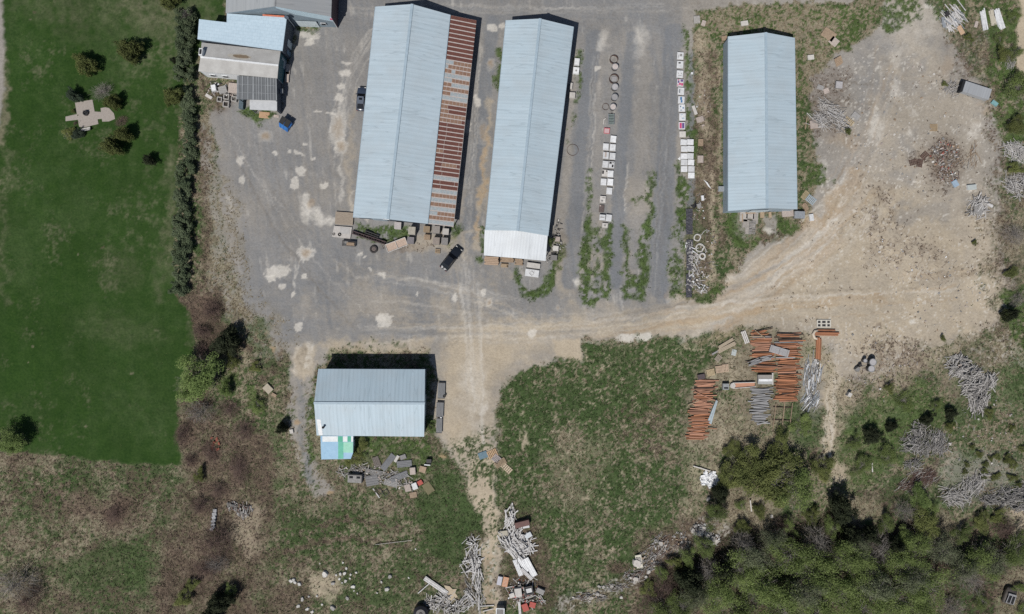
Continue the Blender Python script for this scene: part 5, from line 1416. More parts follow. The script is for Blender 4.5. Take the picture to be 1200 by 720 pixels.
# steel trusses
def truss(p0, p1, w, label, m):
    a, b_ = P(*p0), P(*p1); base = (a + b_) / 2; L = (b_ - a).length
    root = tag(empty('steel_truss', base, math.atan2((b_ - a).y, (b_ - a).x)), label, 'steel truss')
    for s in (-1, 1):
        mb = MB(); mb.beam((-L / 2, s * w / 2, .35), (L / 2, s * w / 2, .35), .16, .4); mb.build('chord', m, root)
    mb = MB(); n = int(L / .5)
    for k in range(n): mb.beam((-L / 2 + k * L / n, (-1) ** k * w / 2, .35), (-L / 2 + (k + 1) * L / n, -(-1) ** k * w / 2, .35), .07, .1)
    mb.build('webbing', m, root)
truss((413, 272.5), (452.5, 285.5), .5, 'longer rusty steel truss lying south of the widest shed', mat('plum_rust', (.09, .055, .06), (.05, .035, .04), 3))
truss((428, 271.8), (444.5, 278), .42, 'shorter dark steel truss beside the longer rusty one', DARKM)
root = tag(empty('wheel', P(438.2, 292.3)), 'big lone wheel lying flat on the asphalt', 'wheel')
mb = MB(); mb.torus((0, 0, .2), .60, .20, 26, 8); mb.build('tyre', mat('worn_tyre', (.055, .05, .05), (.035, .032, .032), 5, .9), root, True)
mb = MB(); mb.cyl((0, 0), .42, .1, .22, 20); mb.ring((0, 0), .2, .12, .22, .28, 14); mb.build('hub', mat('rusty_hub', (.17, .14, .13), (.11, .09, .085), 4), root)
# pink bedded trailer
root = tag(empty('wood_bed_trailer', P(465.3, 287.6), R(21)), 'long cart with a pinkish boarded bed and white rails, south of the widest shed', 'cart')
mb = MB()
for k in range(6): mb.box((0, -.6 + k * .24, .62), (4.0, .22, .05))
mb.build('bed', mat('pink_boards', (.52, .405, .33), (.42, .325, .265), 3, .8), root)
for s in (-1, 1):
    mb = MB(); mb.beam((-2.05, s * .78, .72), (2.05, s * .78, .72), .1, .24); mb.build('side_rail', OFFW, root)
mb = MB()
for x in (-2.05, 0, 2.05): mb.beam((x, -.75, .70), (x, .75, .70), .1, .16)
mb.build('cross_rail', OFFW, root)
for x in (-1, 1):
    for s in (-1, 1):
        mb = MB(); mb.torus((0, 0, 0), .22, .08, 14, 6); o = mb.build('tyre', TYRE, root, True); o.location = (x, s * .7, .3); o.rotation_euler = (PI / 2, 0, 0)
for (x, y, w, d, h, m, t, lb) in ((467.3, 265.4, 1.3, 1.35, 1.2, OFFW, mat('pale_lilac', (.50, .47, .47), (.42, .39, .39), 3), 'single pale box standing in the grass strip behind the widest shed'),
    (484.3, 271.8, 1.35, 1.5, 1.9, GREYW, mat('buff_board', (.45, .42, .36), (.36, .335, .285), 3), 'tall buff topped stack, tallest of the stacks behind the widest shed'),
    (482.2, 282.6, 1.3, 1.3, 1.2, GREYW, mat('purple_grey', (.24, .225, .24), (.18, .17, .18), 3), 'purplish grey crate stack directly south of the tall buff stack'),
    (500.6, 269.4, 1.25, 1.2, .9, TANW, WOOD, 'timber topped stack, northern of the two tan stacks'),
    (501, 278.6, 1.2, 1.0, .7, TANW, TANW, 'low tan stack, southern of the two tan stacks'),
    (512.3, 270.2, 1.35, 1.4, 1.5, GREYW, mat('taupe_board', (.32, .295, .275), (.25, .23, .215), 3), 'taupe stack close under the lean-to eave'),
    (523, 272.4, 1.2, 1.2, 1.3, GREYW, OFFW, 'pale topped stack nearest the south-east corner of the widest shed'),
    (512, 283.2, 1.35, 1.35, 1.4, GREYW, mat('brownish_board', (.32, .275, .24), (.25, .215, .19), 3), 'brownish stack south of the taupe stack'),
    (521.8, 283.6, 1.25, 1.35, 1.3, GREYW, mat('mid_grey_board', (.28, .27, .265), (.215, .205, .20), 3), 'mid grey stack south of the pale topped stack')):
    stackbox(x, y, w, d, h, R(-4), m, lb, top=t)
pallet(513, 294.6, .9, 1.0, R(85), 'small low pallet, southernmost by the parked black car', WOOD, .3, 3)
# ---- lumber under the porch of the narrow shed
def lumber(px, py, L, Wd, h, rz, m, label, n=5, layers=3):
    root = tag(empty('lumber_stack', P(px, py), rz), label, 'lumber stack')
    for k in range(layers):
        mb = MB()
        for j in range(n):
            o = rs.uniform(-.12, .12); mb.box((o, (j + .5) / n * Wd - Wd / 2, (k + .5) * h / layers), (L + rs.uniform(-.3, .1), Wd / n * .88, h / layers * .86))
        mb.build('layer', m, root)
    return root
lumber(576.3, 306.2, 2.6, 1.6, 1.1, R(-3), mat('peach_timber', (.46, .34, .25), (.34, .25, .18), 3, .8, stretch=(.5, 5, 5)), 'widest peach lumber stack under the porch edge')
lumber(594.5, 305, 2.6, .9, .9, R(-3), TANW, 'tan lumber stack in the middle under the porch edge')
lumber(591, 311.6, 1.3, .7, .5, R(-3), WOOD, 'short pale lumber stack south of the tan one')
lumber(608, 307.5, 1.5, 1.2, .8, R(-5), TANW, 'smaller lumber stack beside the white slabs')
block(625.2, 311.5, 2.6, 1.0, .6, R(-8), OFFW, 'long pinkish white slab south of the porch', 'slab', 'white_slab')
block(623.5, 320.3, 2.7, 1.4, .5, R(-8), WHITE, 'white slab with a small grey frame on top, south of the porch', 'slab', 'white_slab')
mb = MB(); mb.ring((0, 0), .5, .42, .5, .56, 4); o = mb.build('wire_hoop', STONE); o.location = P(623, 320.6); tag(o, 'small grey frame lying on the southern white slab', 'frame')
for (x, y, w, d, m, lb) in ((653, 280.6, 1.0, .9, PINKW, 'pinkish box among scrap on the east side of the narrow shed'), (651, 291.5, 1.1, 1.0, STONE, 'grey box with white bits on the east side of the narrow shed'), (649, 302.3, 1.2, 1.0, GREYW, 'weathered grey box, southernmost beside the narrow shed'), (675.8, 73.8, 1.0, 1.3, WHITE, 'white box with a dark notch, north end beside the narrow shed'), (674.8, 84, 1.2, 1.25, WHITE, 'white box with a round grey spot, beside the narrow shed'), (670.4, 112.8, 1.1, 1.1, OFFW, 'off white box touching the eastern wall of the narrow shed'), (669, 102, .5, 1.2, OFFW, 'narrow white panel beside the narrow shed wall')):
    block(x, y, w, d, .7, R(-5), m, lb, 'box', 'storage_box', OFFW if m is STONE else None)
mb = MB(); mb.cyl((0, 0), .18, .7, .74, 12); o = mb.build('round_cover', STONE); o.location = P(674.8, 84.4); tag(o, 'round grey cover on a white box', 'cover')

# ---- south of the lone eastern shed
def paverstack():
    root = tag(empty('paving_stack', P(876.5, 261.5), R(-4)), 'heap of grey paving slabs and slats at the south wall of the lone shed', 'paving heap')
    r_ = random.Random(6)
    for (x, y, w, d) in ((-1.0, 1.2, 1.4, 2.0), (.2, 1.5, 1.5, 1.4), (1.2, 1.0, 1.0, 2.2), (-.5, -.2, 1.2, 1.6), (.7, -.6, 1.1, 1.0), (.1, -1.6, 1.2, 1.2)):
        mb = MB()
        for k in range(4): mb.box((x + r_.uniform(-.08, .08), y, .08 + k * .1), (w, d, .085), r_.uniform(-.05, .05))
        mb.build('slab_pile', mat('dusty_slab', (.40, .37, .345), (.29, .27, .25), 3, .85, rnd=.2), root)
    mb = MB()
    for k in range(9): mb.box((.75, .3 - k * .3, .50), (1.3, .14, .06), r_.uniform(-.15, .15))
    mb.build('slats', GREYW, root)
    mb = MB(); mb.box((.2, 1.9, .5), (1.9, .3, .08), .1); mb.box((-1.3, .8, .5), (.2, 1.6, .08), .1); mb.build('boards', TANW, root)
paverstack()
block(892.3, 252.2, .8, 1.2, .5, 0, WOOD, 'upright cream block beside the shed ramp', 'block', 'timber_block')
block(901.5, 252.2, .5, 1.1, .5, .1, WOOD, 'narrower cream block beside the shed ramp', 'block', 'timber_block')
block(922.3, 250.5, 2.2, 1.3, .5, R(5), PINKW, 'pink and white low crate under the south-east eave of the lone shed', 'crate', 'low_crate')
block(935, 252.6, 2.0, 1.4, 1.0, R(-3), GREYW, 'grey topped chest outside the south-east corner of the lone shed', 'chest', 'grey_chest', SILV)
block(950.2, 255.2, .8, 1.35, .4, R(8), WHITE, 'white board leaning out onto the dirt, east of the grey chest', 'board', 'white_board')
pallet(950, 234.4, 1.9, 1.4, R(-38), 'blue grey pallet on the dirt east of the lone shed', mat('blue_grey_pallet', (.36, .42, .46), (.29, .34, .375), 3))
pallet(943, 229, 1.0, 1.8, R(-38), 'mustard yellow pallet touching the blue grey one', mat('mustard_pallet', (.42, .35, .22), (.34, .28, .175), 3))
lumber(943.5, 243, 1.6, .9, .3, R(-60), TANW, 'scattered brown boards between pallet and grey chest', 4, 2)

# ---- beside the carport
for (x, y, s, lb) in ((266.5, 114.5, 1.25, 'concrete planter ring nearest the carport, northern of two in line'), (266, 123, 1.35, 'open concrete planter box, southernmost of the group'), (275.5, 117, 1.15, 'open concrete planter box hard against the carport'), (258.5, 117.5, 1.1, 'cracked grey planter box, westernmost of the group')):
    root = tag(empty('planter_box', P(x, y), R(-6)), lb, 'planter')
    mb = MB(); mb.ring((0, 0), s * .62, s * .42, -.02, .6, 4); o = mb.build('wall', CONC, root); o.rotation_euler.z = PI / 4
    mb = MB(); mb.box((0, 0, .1), (s * .6, s * .6, .2)); mb.build('soil', mat('dark_soil', (.05, .042, .036), (.03, .026, .022)), root)
block(252, 104.5, .9, 1.2, .8, .2, WHITE, 'white tank like box west of the junk by the grey house', 'box', 'white_box')
block(245, 113.5, 1.4, .6, .2, R(-30), OFFW, 'pale plank lying in the grass west of the planters', 'plank', 'white_plank')
block(274, 104, 1.8, 1.9, .5, R(-5), PINKW, 'pinkish crate with boxes on it, beside the dark carport', 'crate', 'pink_crate')
block(262, 106, 1.6, 1.4, .5, .3, STONE, 'dark dusty chest among the junk by the grey house', 'chest', 'dusty_chest')
block(284.5, 123, .9, 1.9, .9, R(-4), mat('bluish_bin', (.10, .14, .17), (.07, .10, .12)), 'dark blue grey bin beside the pale front strip of the carport', 'bin', 'dark_bin')
block(310, 135.2, 2.0, 1.2, .15, R(-5), mat('orange_board', (.48, .31, .19), (.38, .25, .155), 3), 'orange plywood board lying south of the carport', 'board', 'plywood_board')
block(324, 136.5, 1.0, .5, .12, R(-8), PINKW, 'small whitish board at the corner south of the carport', 'board', 'small_board')
for k, (x, y) in enumerate(((338, 82), (337, 91))):
    block(x, y, .8, 2.0, .4, R(-4), PINKW, ('northern' if k == 0 else 'southern') + ' pinkish pallet leaning by the east wall of the grey house', 'pallet', 'leaning_pallet')

# ---- flat carts east of the barn
for (x, y, w, d, lb) in ((517.6, 457.5, 1.4, 3.0, 'grey flat cart east of the barn, northernmost of three'), (515.8, 480, 1.4, 2.9, 'grey flat cart with a white ball on its corner, middle of three'), (515, 498.5, 1.15, 2.8, 'ribbed grey flat cart, southernmost of three east of the barn')):
    root = tag(empty('flat_cart', P(x, y), R(-2)), lb, 'cart')
    mb = MB()
    for k in range(5): mb.box(((k + .5) / 5 * w - w / 2, 0, .5), (w / 5 * .9, d, .07))
    mb.build('deck', mat('slate_deck', (.20, .205, .215), (.145, .15, .155), 2, .7, stretch=(4, .5, 1)), root)
    mb = MB()
    for y_ in (-d / 2, d / 2): mb.beam((-w / 2, y_, .5), (w / 2, y_, .5), .1, .14)
    mb.build('end_rail', DARKM, root)
    for sx in (-1, 1):
        for sy in (-1, 1):
            mb = MB(); mb.torus((0, 0, 0), .17, .06, 12, 6); o = mb.build('wheel', TYRE, root, True); o.location = (sx * w * .4, sy * d * .36, .2); o.rotation_euler = (0, PI / 2, 0)
mb = MB(); mb.cyl((0, 0), .2, .5, .78, 12, r2=.14); o = mb.build('white_pot', WHITE); o.location = P(517.2, 488.8); tag(o, 'white pot standing on the corner of the middle flat cart', 'pot')
mb = MB(); mb.torus((0, 0, .62), .2, .09, 14, 6); o = mb.build('discarded_tyre', TYRE, None, True); o.location = P(521, 464); tag(o, 'small tyre on the corner of the northernmost flat cart', 'tyre')

# ---- pallets on the meadow
blueT = mat('blue_sheet', (.14, .22, .27), (.10, .16, .20), 3)
block(566, 533.5, 1.7, 1.3, .15, R(20), blueT, 'torn blue board at the western end of the pallet trail', 'board', 'blue_board')
pallet(577, 531.8, 2.0, 1.5, R(25), 'orange tinted pallet, second in the pallet trail', mat('orange_pallet', (.50, .345, .21), (.40, .275, .17), 3))
pallet(581.5, 537.5, 1.5, 1.4, R(-40), 'grey topped pallet in the middle of the pallet trail', mat('grey_lilac_pallet', (.36, .32, .32), (.29, .26, .26), 3), .2)
pallet(586.5, 542.5, 1.3, 2.3, R(-60), 'cream pallet lying across the pallet trail', WOOD, .2)
pallet(593.5, 548.5, 2.4, 1.15, R(-42), 'long cream pallet at the eastern end of the pallet trail', mat('cream_pallet', (.50, .41, .30), (.42, .34, .25), 3))
# board in the brush
root = block(314.5, 455.5, 1.7, 1.4, .35, R(-45), mat('buff_lid', (.42, .37, .29), (.34, .30, .235), 3), 'tilted buff board in the brush west of the barn', 'board', 'buff_board')
block(321.5, 463, 1.0, .6, .25, R(-30), TANW, 'small brown crate beside the tilted buff board', 'crate', 'small_crate')
block(342, 505.5, .7, .8, .35, .2, OFFW, 'pale stone beside the dark shrub west of the barn', 'stone', 'pale_stone')

# ---- timber yard
BOARD_R = mat('red_brown_board', (.40, .178, .092), (.25, .110, .060), 2.5, .8, rnd=.34, stretch=(.4, 6, 6))
BOARD_P = mat('pinkish_red_board', (.44, .235, .155), (.29, .15, .10), 2.5, .8, rnd=.34, stretch=(.4, 6, 6))
BOARD_G = mat('silver_grey_board', (.33, .33, .335), (.20, .20, .205), 2.5, .85, rnd=.3, stretch=(.4, 6, 6))
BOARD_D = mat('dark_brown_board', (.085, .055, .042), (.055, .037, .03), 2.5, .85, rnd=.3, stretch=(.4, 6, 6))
UNIT = {}
def board(px, py, L, rz, z, m, label, group, w=.2, h=.11, tilt=0.0):
    if m.name not in UNIT:
        mb = MB(); mb.box((0, 0, 0), (1, 1, 1)); o = mb.build('board', m); UNIT[m.name] = o
    else:
        o = UNIT[m.name].copy(); COL.objects.link(o)
    o.location = P(px, py) + Vector((0, 0, z)); o.rotation_euler = (0, tilt, rz); o.scale = (L, w, h)
    tag(o, label, 'board', group); return o
def pile(rows, step, m_pick, label, group, seed, extra=0, ang=4, wid=.21):
    """rows: list of (y0, y1, left-edge function, right-edge function)"""
    r_ = random.Random(seed)
    for y0, y1, fx0, fx1 in rows:
        y = y0
        while y < y1:
            x0, x1 = fx0(y) + r_.uniform(-2.5, 2), fx1(y) + r_.uniform(-2, 3)
            for z, p in ((.07, 1), (.20, .62)):
                if r_.random() < p:
                    dx = r_.uniform(-3, 3); L = (x1 - x0) / 6 * r_.uniform(.62, 1.02)
                    board((x0 + x1) / 2 + dx, y + r_.uniform(-.3, .3), L, R(r_.gauss(0, ang * .8)), z + r_.uniform(0, .09), m_pick(r_), label, group, wid * r_.uniform(.8, 1.15), .12, r_.uniform(-.012, .012))
            y += step
lerp_f = lambda ya, a, yb, b_: (lambda y: a + (b_ - a) * (y - ya) / (yb - ya))
redm = lambda r_: BOARD_D if r_.random() < .12 else BOARD_G if r_.random() < .05 else (BOARD_R if r_.random() < .85 else BOARD_P)
pinkm = lambda r_: BOARD_D if r_.random() < .10 else (BOARD_P if r_.random() < .75 else BOARD_R)
pile([(388, 437, lerp_f(388, 878, 437, 881), lerp_f(388, 903, 437, 910))], 1.75, lambda r_: pinkm(r_) if r_.random() < .6 else redm(r_), 'red brown board in the western half of the big board pile', 'boards in the western half of the big red pile', 31)
pile([(391, 471, lerp_f(391, 908, 471, 910), lerp_f(391, 940, 471, 934))], 1.75, redm, 'bright rust coloured board in the eastern half of the big board pile', 'boards in the eastern half of the big red pile', 32)
pile([(446, 516, lerp_f(446, 814, 516, 803), lerp_f(446, 840, 516, 826))], 1.75, pinkm, 'pinkish red board in the smaller pile beside the meadow', 'boards in the smaller red pile', 33)
pile([(456, 496, lerp_f(456, 878, 496, 881), lerp_f(456, 903, 496, 898))], 1.9, lambda r_: BOARD_G, 'silver grey board in the grey pile between the red piles', 'boards in the silver grey pile', 34, ang=9)
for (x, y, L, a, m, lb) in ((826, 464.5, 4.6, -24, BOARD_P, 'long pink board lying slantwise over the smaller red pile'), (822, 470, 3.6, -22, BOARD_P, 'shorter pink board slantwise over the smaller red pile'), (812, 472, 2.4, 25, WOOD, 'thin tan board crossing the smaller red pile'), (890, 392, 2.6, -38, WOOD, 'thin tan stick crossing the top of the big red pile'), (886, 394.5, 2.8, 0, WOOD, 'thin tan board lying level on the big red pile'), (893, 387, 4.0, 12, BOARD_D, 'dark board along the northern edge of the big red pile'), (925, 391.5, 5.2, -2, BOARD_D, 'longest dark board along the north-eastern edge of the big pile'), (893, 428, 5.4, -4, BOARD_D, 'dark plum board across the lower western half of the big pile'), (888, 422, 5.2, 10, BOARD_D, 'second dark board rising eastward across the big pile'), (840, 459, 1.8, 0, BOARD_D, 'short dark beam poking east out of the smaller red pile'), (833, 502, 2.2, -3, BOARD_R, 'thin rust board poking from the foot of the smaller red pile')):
    board(x, y, L, R(a), .38, m, lb, None, .16, .08)
# blank bundle of slats on top of the red pile
root = tag(empty('slat_bundle', P(912, 411.3) + Vector((0, 0, .3)), R(-17)), 'bundle of pale grey slats lying across the big red board pile', 'slat bundle')
mb = MB()
for k in range(7): mb.box((0, -.6 + k * .2, .18), (3.8, .16, .3))
mb.build('slats', mat('pale_slat', (.46, .45, .46), (.33, .325, .33), 3, .8, stretch=(.5, 5, 5)), root)
mb = MB()
for x in (-1.6, 0, 1.6): mb.box((x, 0, .35), (.12, 1.45, .06))
mb.build('strap', STONE, root)
for (x, y, a, lb) in ((897, 420, 8, 'upper bunch of silver slats lying on the red pile'), (884, 424, 20, 'lower bunch of silver slats lying on the red pile')):
    root = tag(empty('slat_bundle', P(x, y) + Vector((0, 0, .28)), R(a)), lb, 'slat bundle'); mb = MB()
    for k in range(5): mb.box((rs.uniform(-.3, .3), -.4 + k * .2, .1), (rs.uniform(1.8, 3), .14, .1), rs.uniform(-.12, .12))
    mb.build('slats', BOARD_G, root)
root = tag(empty('sheet_metal', P(834.5, 482.5), R(72)), 'bent pale blue sheet metal strip beside the smaller red pile', 'sheet metal')
mb = MB(); mb.hexa([(-2.4, -.55, .2), (2.3, -.25, .5), (2.4, .12, .5), (-2.3, .35, .2)], [(-2.4, -.55, .23), (2.3, -.25, .53), (2.4, .12, .53), (-2.3, .35, .23)]); mb.build('sheet', mat('pale_blue_sheet', (.38, .46, .50), (.30, .37, .41), 2, .45), root)
mb = MB(); mb.beam((-2.4, -.2, .26), (2.3, -.05, .56), .1, .06); mb.build('fold', SILV, root)
def trough(px, py, L, Wd, rz, label):
    root = tag(empty('timber_trough', P(px, py), rz), label, 'trough')
    for s in (-1, 1):
        mb = MB(); mb.beam((-L / 2, s * Wd / 2, .35), (L / 2, s * Wd / 2 * .8, .35), .12, .5); mb.build('side_board', OFFW, root)
    mb = MB(); mb.box((0, 0, .3), (L * .96, Wd * .85, .2)); mb.build('bed', BOARD_P, root)
    mb = MB(); mb.cyl((-L / 2, 0), Wd * .5, .05, .55, 12); mb.build('end_roll', OFFW, root)
trough(871, 451.2, 4.4, 1.05, R(3), 'long white edged trough of red boards between the piles')
root = tag(empty('ridged_cabinet', P(894.8, 444.5), 0), 'white and grey ridge topped cabinet south of the big red pile', 'cabinet')
mb = MB(); mb.box((0, 0, .35), (2.6, 1.7, .7)); mb.build('body', STONE, root)
mb = MB(); mb.hexa([(-1.35, -.9, .7), (1.35, -.9, .7), (1.35, 0, .7), (-1.35, 0, .7)], [(-1.35, -.9, .74), (1.35, -.9, .74), (1.35, 0, 1.0), (-1.35, 0, 1.0)]); mb.build('lid', mat('grey_lid_sheet', (.36, .37, .37), (.30, .31, .31)), root)
mb = MB(); mb.hexa([(-1.35, .02, .7), (1.35, .02, .7), (1.35, .9, .7), (-1.35, .9, .7)], [(-1.35, .02, 1.0), (1.35, .02, 1.0), (1.35, .9, .78), (-1.35, .9, .78)]); mb.build('lid', mat('tan_lid_sheet', (.36, .34, .31), (.30, .28, .26)), root)
mb = MB(); mb.box((0, -.1, 1.0), (2.6, .45, .06)); mb.build('ridge_strip', WHITE, root)
mb = MB(); mb.box((1.6, .1, .3), (.2, 2.3, .5)); mb.build('side_board', OFFW, root)
block(849.2, 452.8, 1.2, 1.2, .9, 0, STONE, 'grey machine with a black slot between the red piles', 'machine', 'grey_machine', mat('zinc_top', (.3, .32, .33)))
mb = MB(); mb.box((0, -.25, .92), (.8, .3, .04)); o = mb.build('dark_slot', GAP); o.location = P(849.2, 452.8); tag(o, 'black tray lying on the grey machine', 'tray')
pallet(872.8, 395.3, 1.0, 2.5, R(20), 'whitewashed pallet leaning at the west end of the big red pile', OFFW, .3, 3)
bp = [(850, 402.5, 3.4, .6, 31, 'upper bundle of blond beams in the grass'), (851.5, 407, 3.8, .75, 27, 'lower, longer bundle of blond beams in the grass')]
for x, y, L, w_, a, lb in bp:
    lumber(x, y, L, w_, .35, R(a), mat('blond_timber', (.44, .37, .28), (.33, .275, .205), 3, .8, stretch=(.5, 5, 5)), lb, 3, 2)
block(838, 413.5, 1.4, .35, .12, R(30), GREYW, 'thin grey plank south-west of the blond beams', 'plank', 'grey_plank')
pallet(841.6, 420, 1.1, 1.3, R(-40), 'faded small pallet among the weeds', mat('faded_pallet', (.37, .32, .26), (.29, .25, .2), 3))
pallet(832.7, 436.6, 1.5, 1.3, R(12), 'straw coloured pallet nearest the meadow', mat('straw_pallet', (.50, .40, .26), (.4, .32, .2), 3), .2)
pallet(842.5, 433, 1.4, 1.4, R(8), 'peach pallet, western of two side by side', mat('peach_pallet', (.50, .38, .28), (.4, .3, .22), 3), .2)
pallet(850, 431.5, 1.2, 1.5, R(5), 'peach pallet with a gap, eastern of two side by side', mat('peach_pallet', (.50, .38, .28)), .18, 4)
block(860, 413.3, .9, 1.2, .1, R(-15), mat('bluish_white', (.44, .48, .47), (.37, .4, .4)), 'bluish white sheet lying west of the big red pile', 'sheet', 'pale_sheet')
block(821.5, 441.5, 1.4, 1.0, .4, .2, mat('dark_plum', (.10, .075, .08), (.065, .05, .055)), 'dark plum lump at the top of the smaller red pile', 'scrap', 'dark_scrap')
root = tag(empty('window_grid', P(965, 379.4), 0), 'pale window frame with six small openings north of the red beams', 'window frame')
mb = MB(); mb.box((0, 0, .06), (2.6, 1.4, .12)); mb.build('backing', DARKM, root)
mb = MB()
for x in (-1.28, -.5, .5, 1.28): mb.box((x, 0, .16), (.22 if abs(x) > 1 else .3, 1.45, .1))
for y in (-.66, 0, .66): mb.box((0, y, .175), (2.6, .22, .1))
mb.build('frame', mat('cream_frame', (.56, .54, .48), (.46, .44, .39)), root)
def beams(px, py, L, rz, label, n=3):
    root = tag(empty('beam_bundle', P(px, py), rz), label, 'beam bundle')
    for k in range(n):
        mb = MB(); mb.box((rs.uniform(-.25, .25), (k - (n - 1) / 2) * .34, .2 + .08 * (k % 2)), (L, .3, .36)); mb.build('beam', BOARD_R, root)
beams(968, 387.2, 3.6, R(-1), 'short red beams behind the front pair', 1)
beams(968.5, 391.6, 4.7, R(-1), 'front pair of red beams north-east of the big pile', 2)
beams(958.5, 409, 4.2, R(88), 'upright lying bundle of rust beams beside the zinc scrap', 3)
mb = MB(); mb.tube([(.5, .8, .3), (-.1, .6, .3), (-.4, 0, .3), (-.1, -.7, .3), (.4, -.9, .3)], [.2, .25, .28, .25, .2], 8); o = mb.build('insulation_roll', mat('cream_wool', (.62, .54, .44), (.5, .43, .35), 5), None, True); o.location = P(954.5, 392); tag(o, 'curved cream roll hugging the west end of the red beams', 'roll')
# drums on the eastern waste
for (x, y, r, h, lb) in ((1019, 424, .66, 1.3, 'largest grey drum on the eastern waste ground'), (1017.6, 431.8, .62, 1.2, 'grey drum just south of the largest one'), (1011, 422.5, .36, 1.0, 'smallest grey drum on the eastern waste ground')):
    drum(x, y, r, h, lb, LID2)
block(1003, 432.5, .8, .7, .9, R(40), STONE, 'dark scrap box west of the grey drums', 'box', 'scrap_box')
block(1006.5, 428, .5, .5, .8, R(20), DARKM, 'small black post like scrap between box and drums', 'scrap', 'dark_scrap')
block(993.3, 462.2, .7, .8, 1.0, R(-30), OFFW, 'lone white box casting a shadow on the bare strip', 'box', 'white_box')
# timber frame on the ground
root = tag(empty('timber_rack', P(917, 488.5), R(-4)), 'open timber frame lying in the grass south of the big red pile', 'timber frame')
for x, L in ((-1.7, 5.0), (0, 6.2), (1.5, 5.6)):
    mb = MB(); mb.beam((x - .1, -L / 2, .25), (x + .15, L / 2, .25), .12, .12); mb.build('rail', TANW, root)
mb = MB()
for y in (1.8, -.7): mb.beam((-2, y, .12), (1.8, y + .1, .12), .14, .12)
mb.build('cross_bar', BOARD_D, root)

# ---- stone patio on the lawn
PAV = mat('patio_stone', (.36, .325, .295), (.29, .26, .235), 4, .85)
mb = MB()
def fan(): return [P2(x, y) for x, y in ((88, 120.5), (108.5, 117), (111, 131), (118.5, 131.5), (118, 127), (123.5, 126), (128, 127), (133.5, 133), (135, 139.5), (128, 142.5), (120, 142.8), (119.5, 139.5), (114.5, 140), (115.5, 145.5), (97, 150), (92.8, 148.5), (91.5, 140.5), (77, 142.3), (77, 137), (90.3, 134))]
mb.prism(fan(), -.05, .05); o = mb.build('patio', PAV); tag(o, kind='structure')
root = tag(empty('fire_pit', P(101.5, 133.2), .4), 'dark square fire bowl in the middle of the stone patio', 'fire pit')
mb = MB(); mb.ring((0, 0), .52, .36, .05, .5, 8); mb.build('bowl', DARKM, root)
mb = MB(); mb.cyl((0, 0), .37, .05, .3, 8); mb.build('ash_bed', GAP, root)
mb = MB(); mb.box((.25, .1, .6), (.6, .12, .06), .6); mb.box((-.1, .25, .58), (.1, .5, .06), .3); mb.build('grate', DARKM, root)
root = tag(empty('garden_bench', P(101, 152.7), R(14)), 'weathered garden bench at the southern edge of the patio', 'bench')
mb = MB()
for k in range(3): mb.box((0, .22 - k * .16, .45), (2.2, .13, .05))
mb.build('seat', OFFW, root)
mb = MB(); mb.box((0, -.32, .72), (2.2, .06, .4)); mb.build('backrest', OFFW, root)
for x in (-.95, .95):
    mb = MB(); mb.box((x, 0, .2), (.1, .5, .45)); mb.build('leg', DARKM, root)
for (x, y, lb) in ((252, 594, 'uppermost'), ):
    pass
# stone row in the brush
for k in range(6):
    x, y = 252.5 - k * .55, 598 + k * 4.1
    block(x, y, .75 + .1 * (k % 2) + .2 * (k == 5), .62, .4, .2 * k, mat('whitish_rock', (.40, .41, .43), (.28, .285, .30), 4, .85, rnd=.15), ('first', 'second', 'third', 'fourth', 'fifth', 'last and largest')[k] + ' whitish rock from the north in the row of rocks in the brush', 'rock', 'whitish_rock')
# red bricks in the brush
mb_r = random.Random(3)
for k in range(14):
    mb = MB(); mb.box((0, 0, 0), (.55, .26, .16)); o = mb.build('red_brick', mat('brick_red', (.28, .09, .06), (.2, .065, .045), 5, .85, rnd=.25)); o.location = P(252 + mb_r.uniform(-4, 5), 520 + mb_r.uniform(-7, 8)) + Vector((0, 0, .1 + .12 * (k % 2))); o.rotation_euler = (mb_r.uniform(-.2, .2), mb_r.uniform(-.2, .2), mb_r.uniform(0, 3)); tag(o, 'loose red brick in the small heap inside the brush', 'brick', 'red bricks heaped in the brush')
# white rubble, lower left of centre
WR = mat('white_rubble', (.55, .54, .51), (.43, .42, .40), 4, .8, rnd=.15)
def rock(px, py, s, label, group=None, m=WR, name='rubble_stone', sq=.6):
    r_ = random.Random(px * 7 + py); mb = MB(); n = r_.choice((5, 6, 7))
    A = sorted(r_.uniform(0, 2 * PI) for _ in range(n)); A = [2 * PI * (k + r_.uniform(-.25, .25)) / n for k in range(n)]
    b0 = [(s * r_.uniform(.8, 1.1) * math.cos(a), s * r_.uniform(.6, .9) * math.sin(a), -.05) for a in A]
    t0 = [(x * r_.uniform(.65, .9), y * r_.uniform(.65, .9), s * sq * r_.uniform(.7, 1.1)) for x, y, _ in b0]
    mb.hexa(b0, t0); o = mb.build(name, m); o.location = P(px, py); o.rotation_euler.z = r_.uniform(0, 3); tag(o, label, 'stone', group); return o
rub = [(341, 681), (346, 682.5), (351, 684.5), (344, 679.5), (375, 660.5, .2), (402, 659.3, .28), (381, 672.8, .75), (399, 672.5, .4), (404, 672, .45), (406, 666, .3), (398, 678.5, .35), (405, 681, .4), (417.5, 671, .3), (414, 687.5, .48), (419, 695.5, .2), (407.5, 701.3, .5, 1), (390, 683.7, .5, 1), (354.5, 702, .5, 1), (371.5, 698.5, .28), (350, 710, .5), (360, 713.5, .45), (366, 717, .4), (390, 712.5, .6, 1), (377.5, 708.5, .25), (415, 692.5, .25), (362, 699, .3, 1), (410, 678, .25), (453.5, 690.5, .55), (457, 675.5, .5, 1), (447, 682, .3), (442, 695, .2), (487, 643.5, .2), (479, 677, .25), (401, 683, .25), (394, 674, .3), (411, 673.5, .3)]
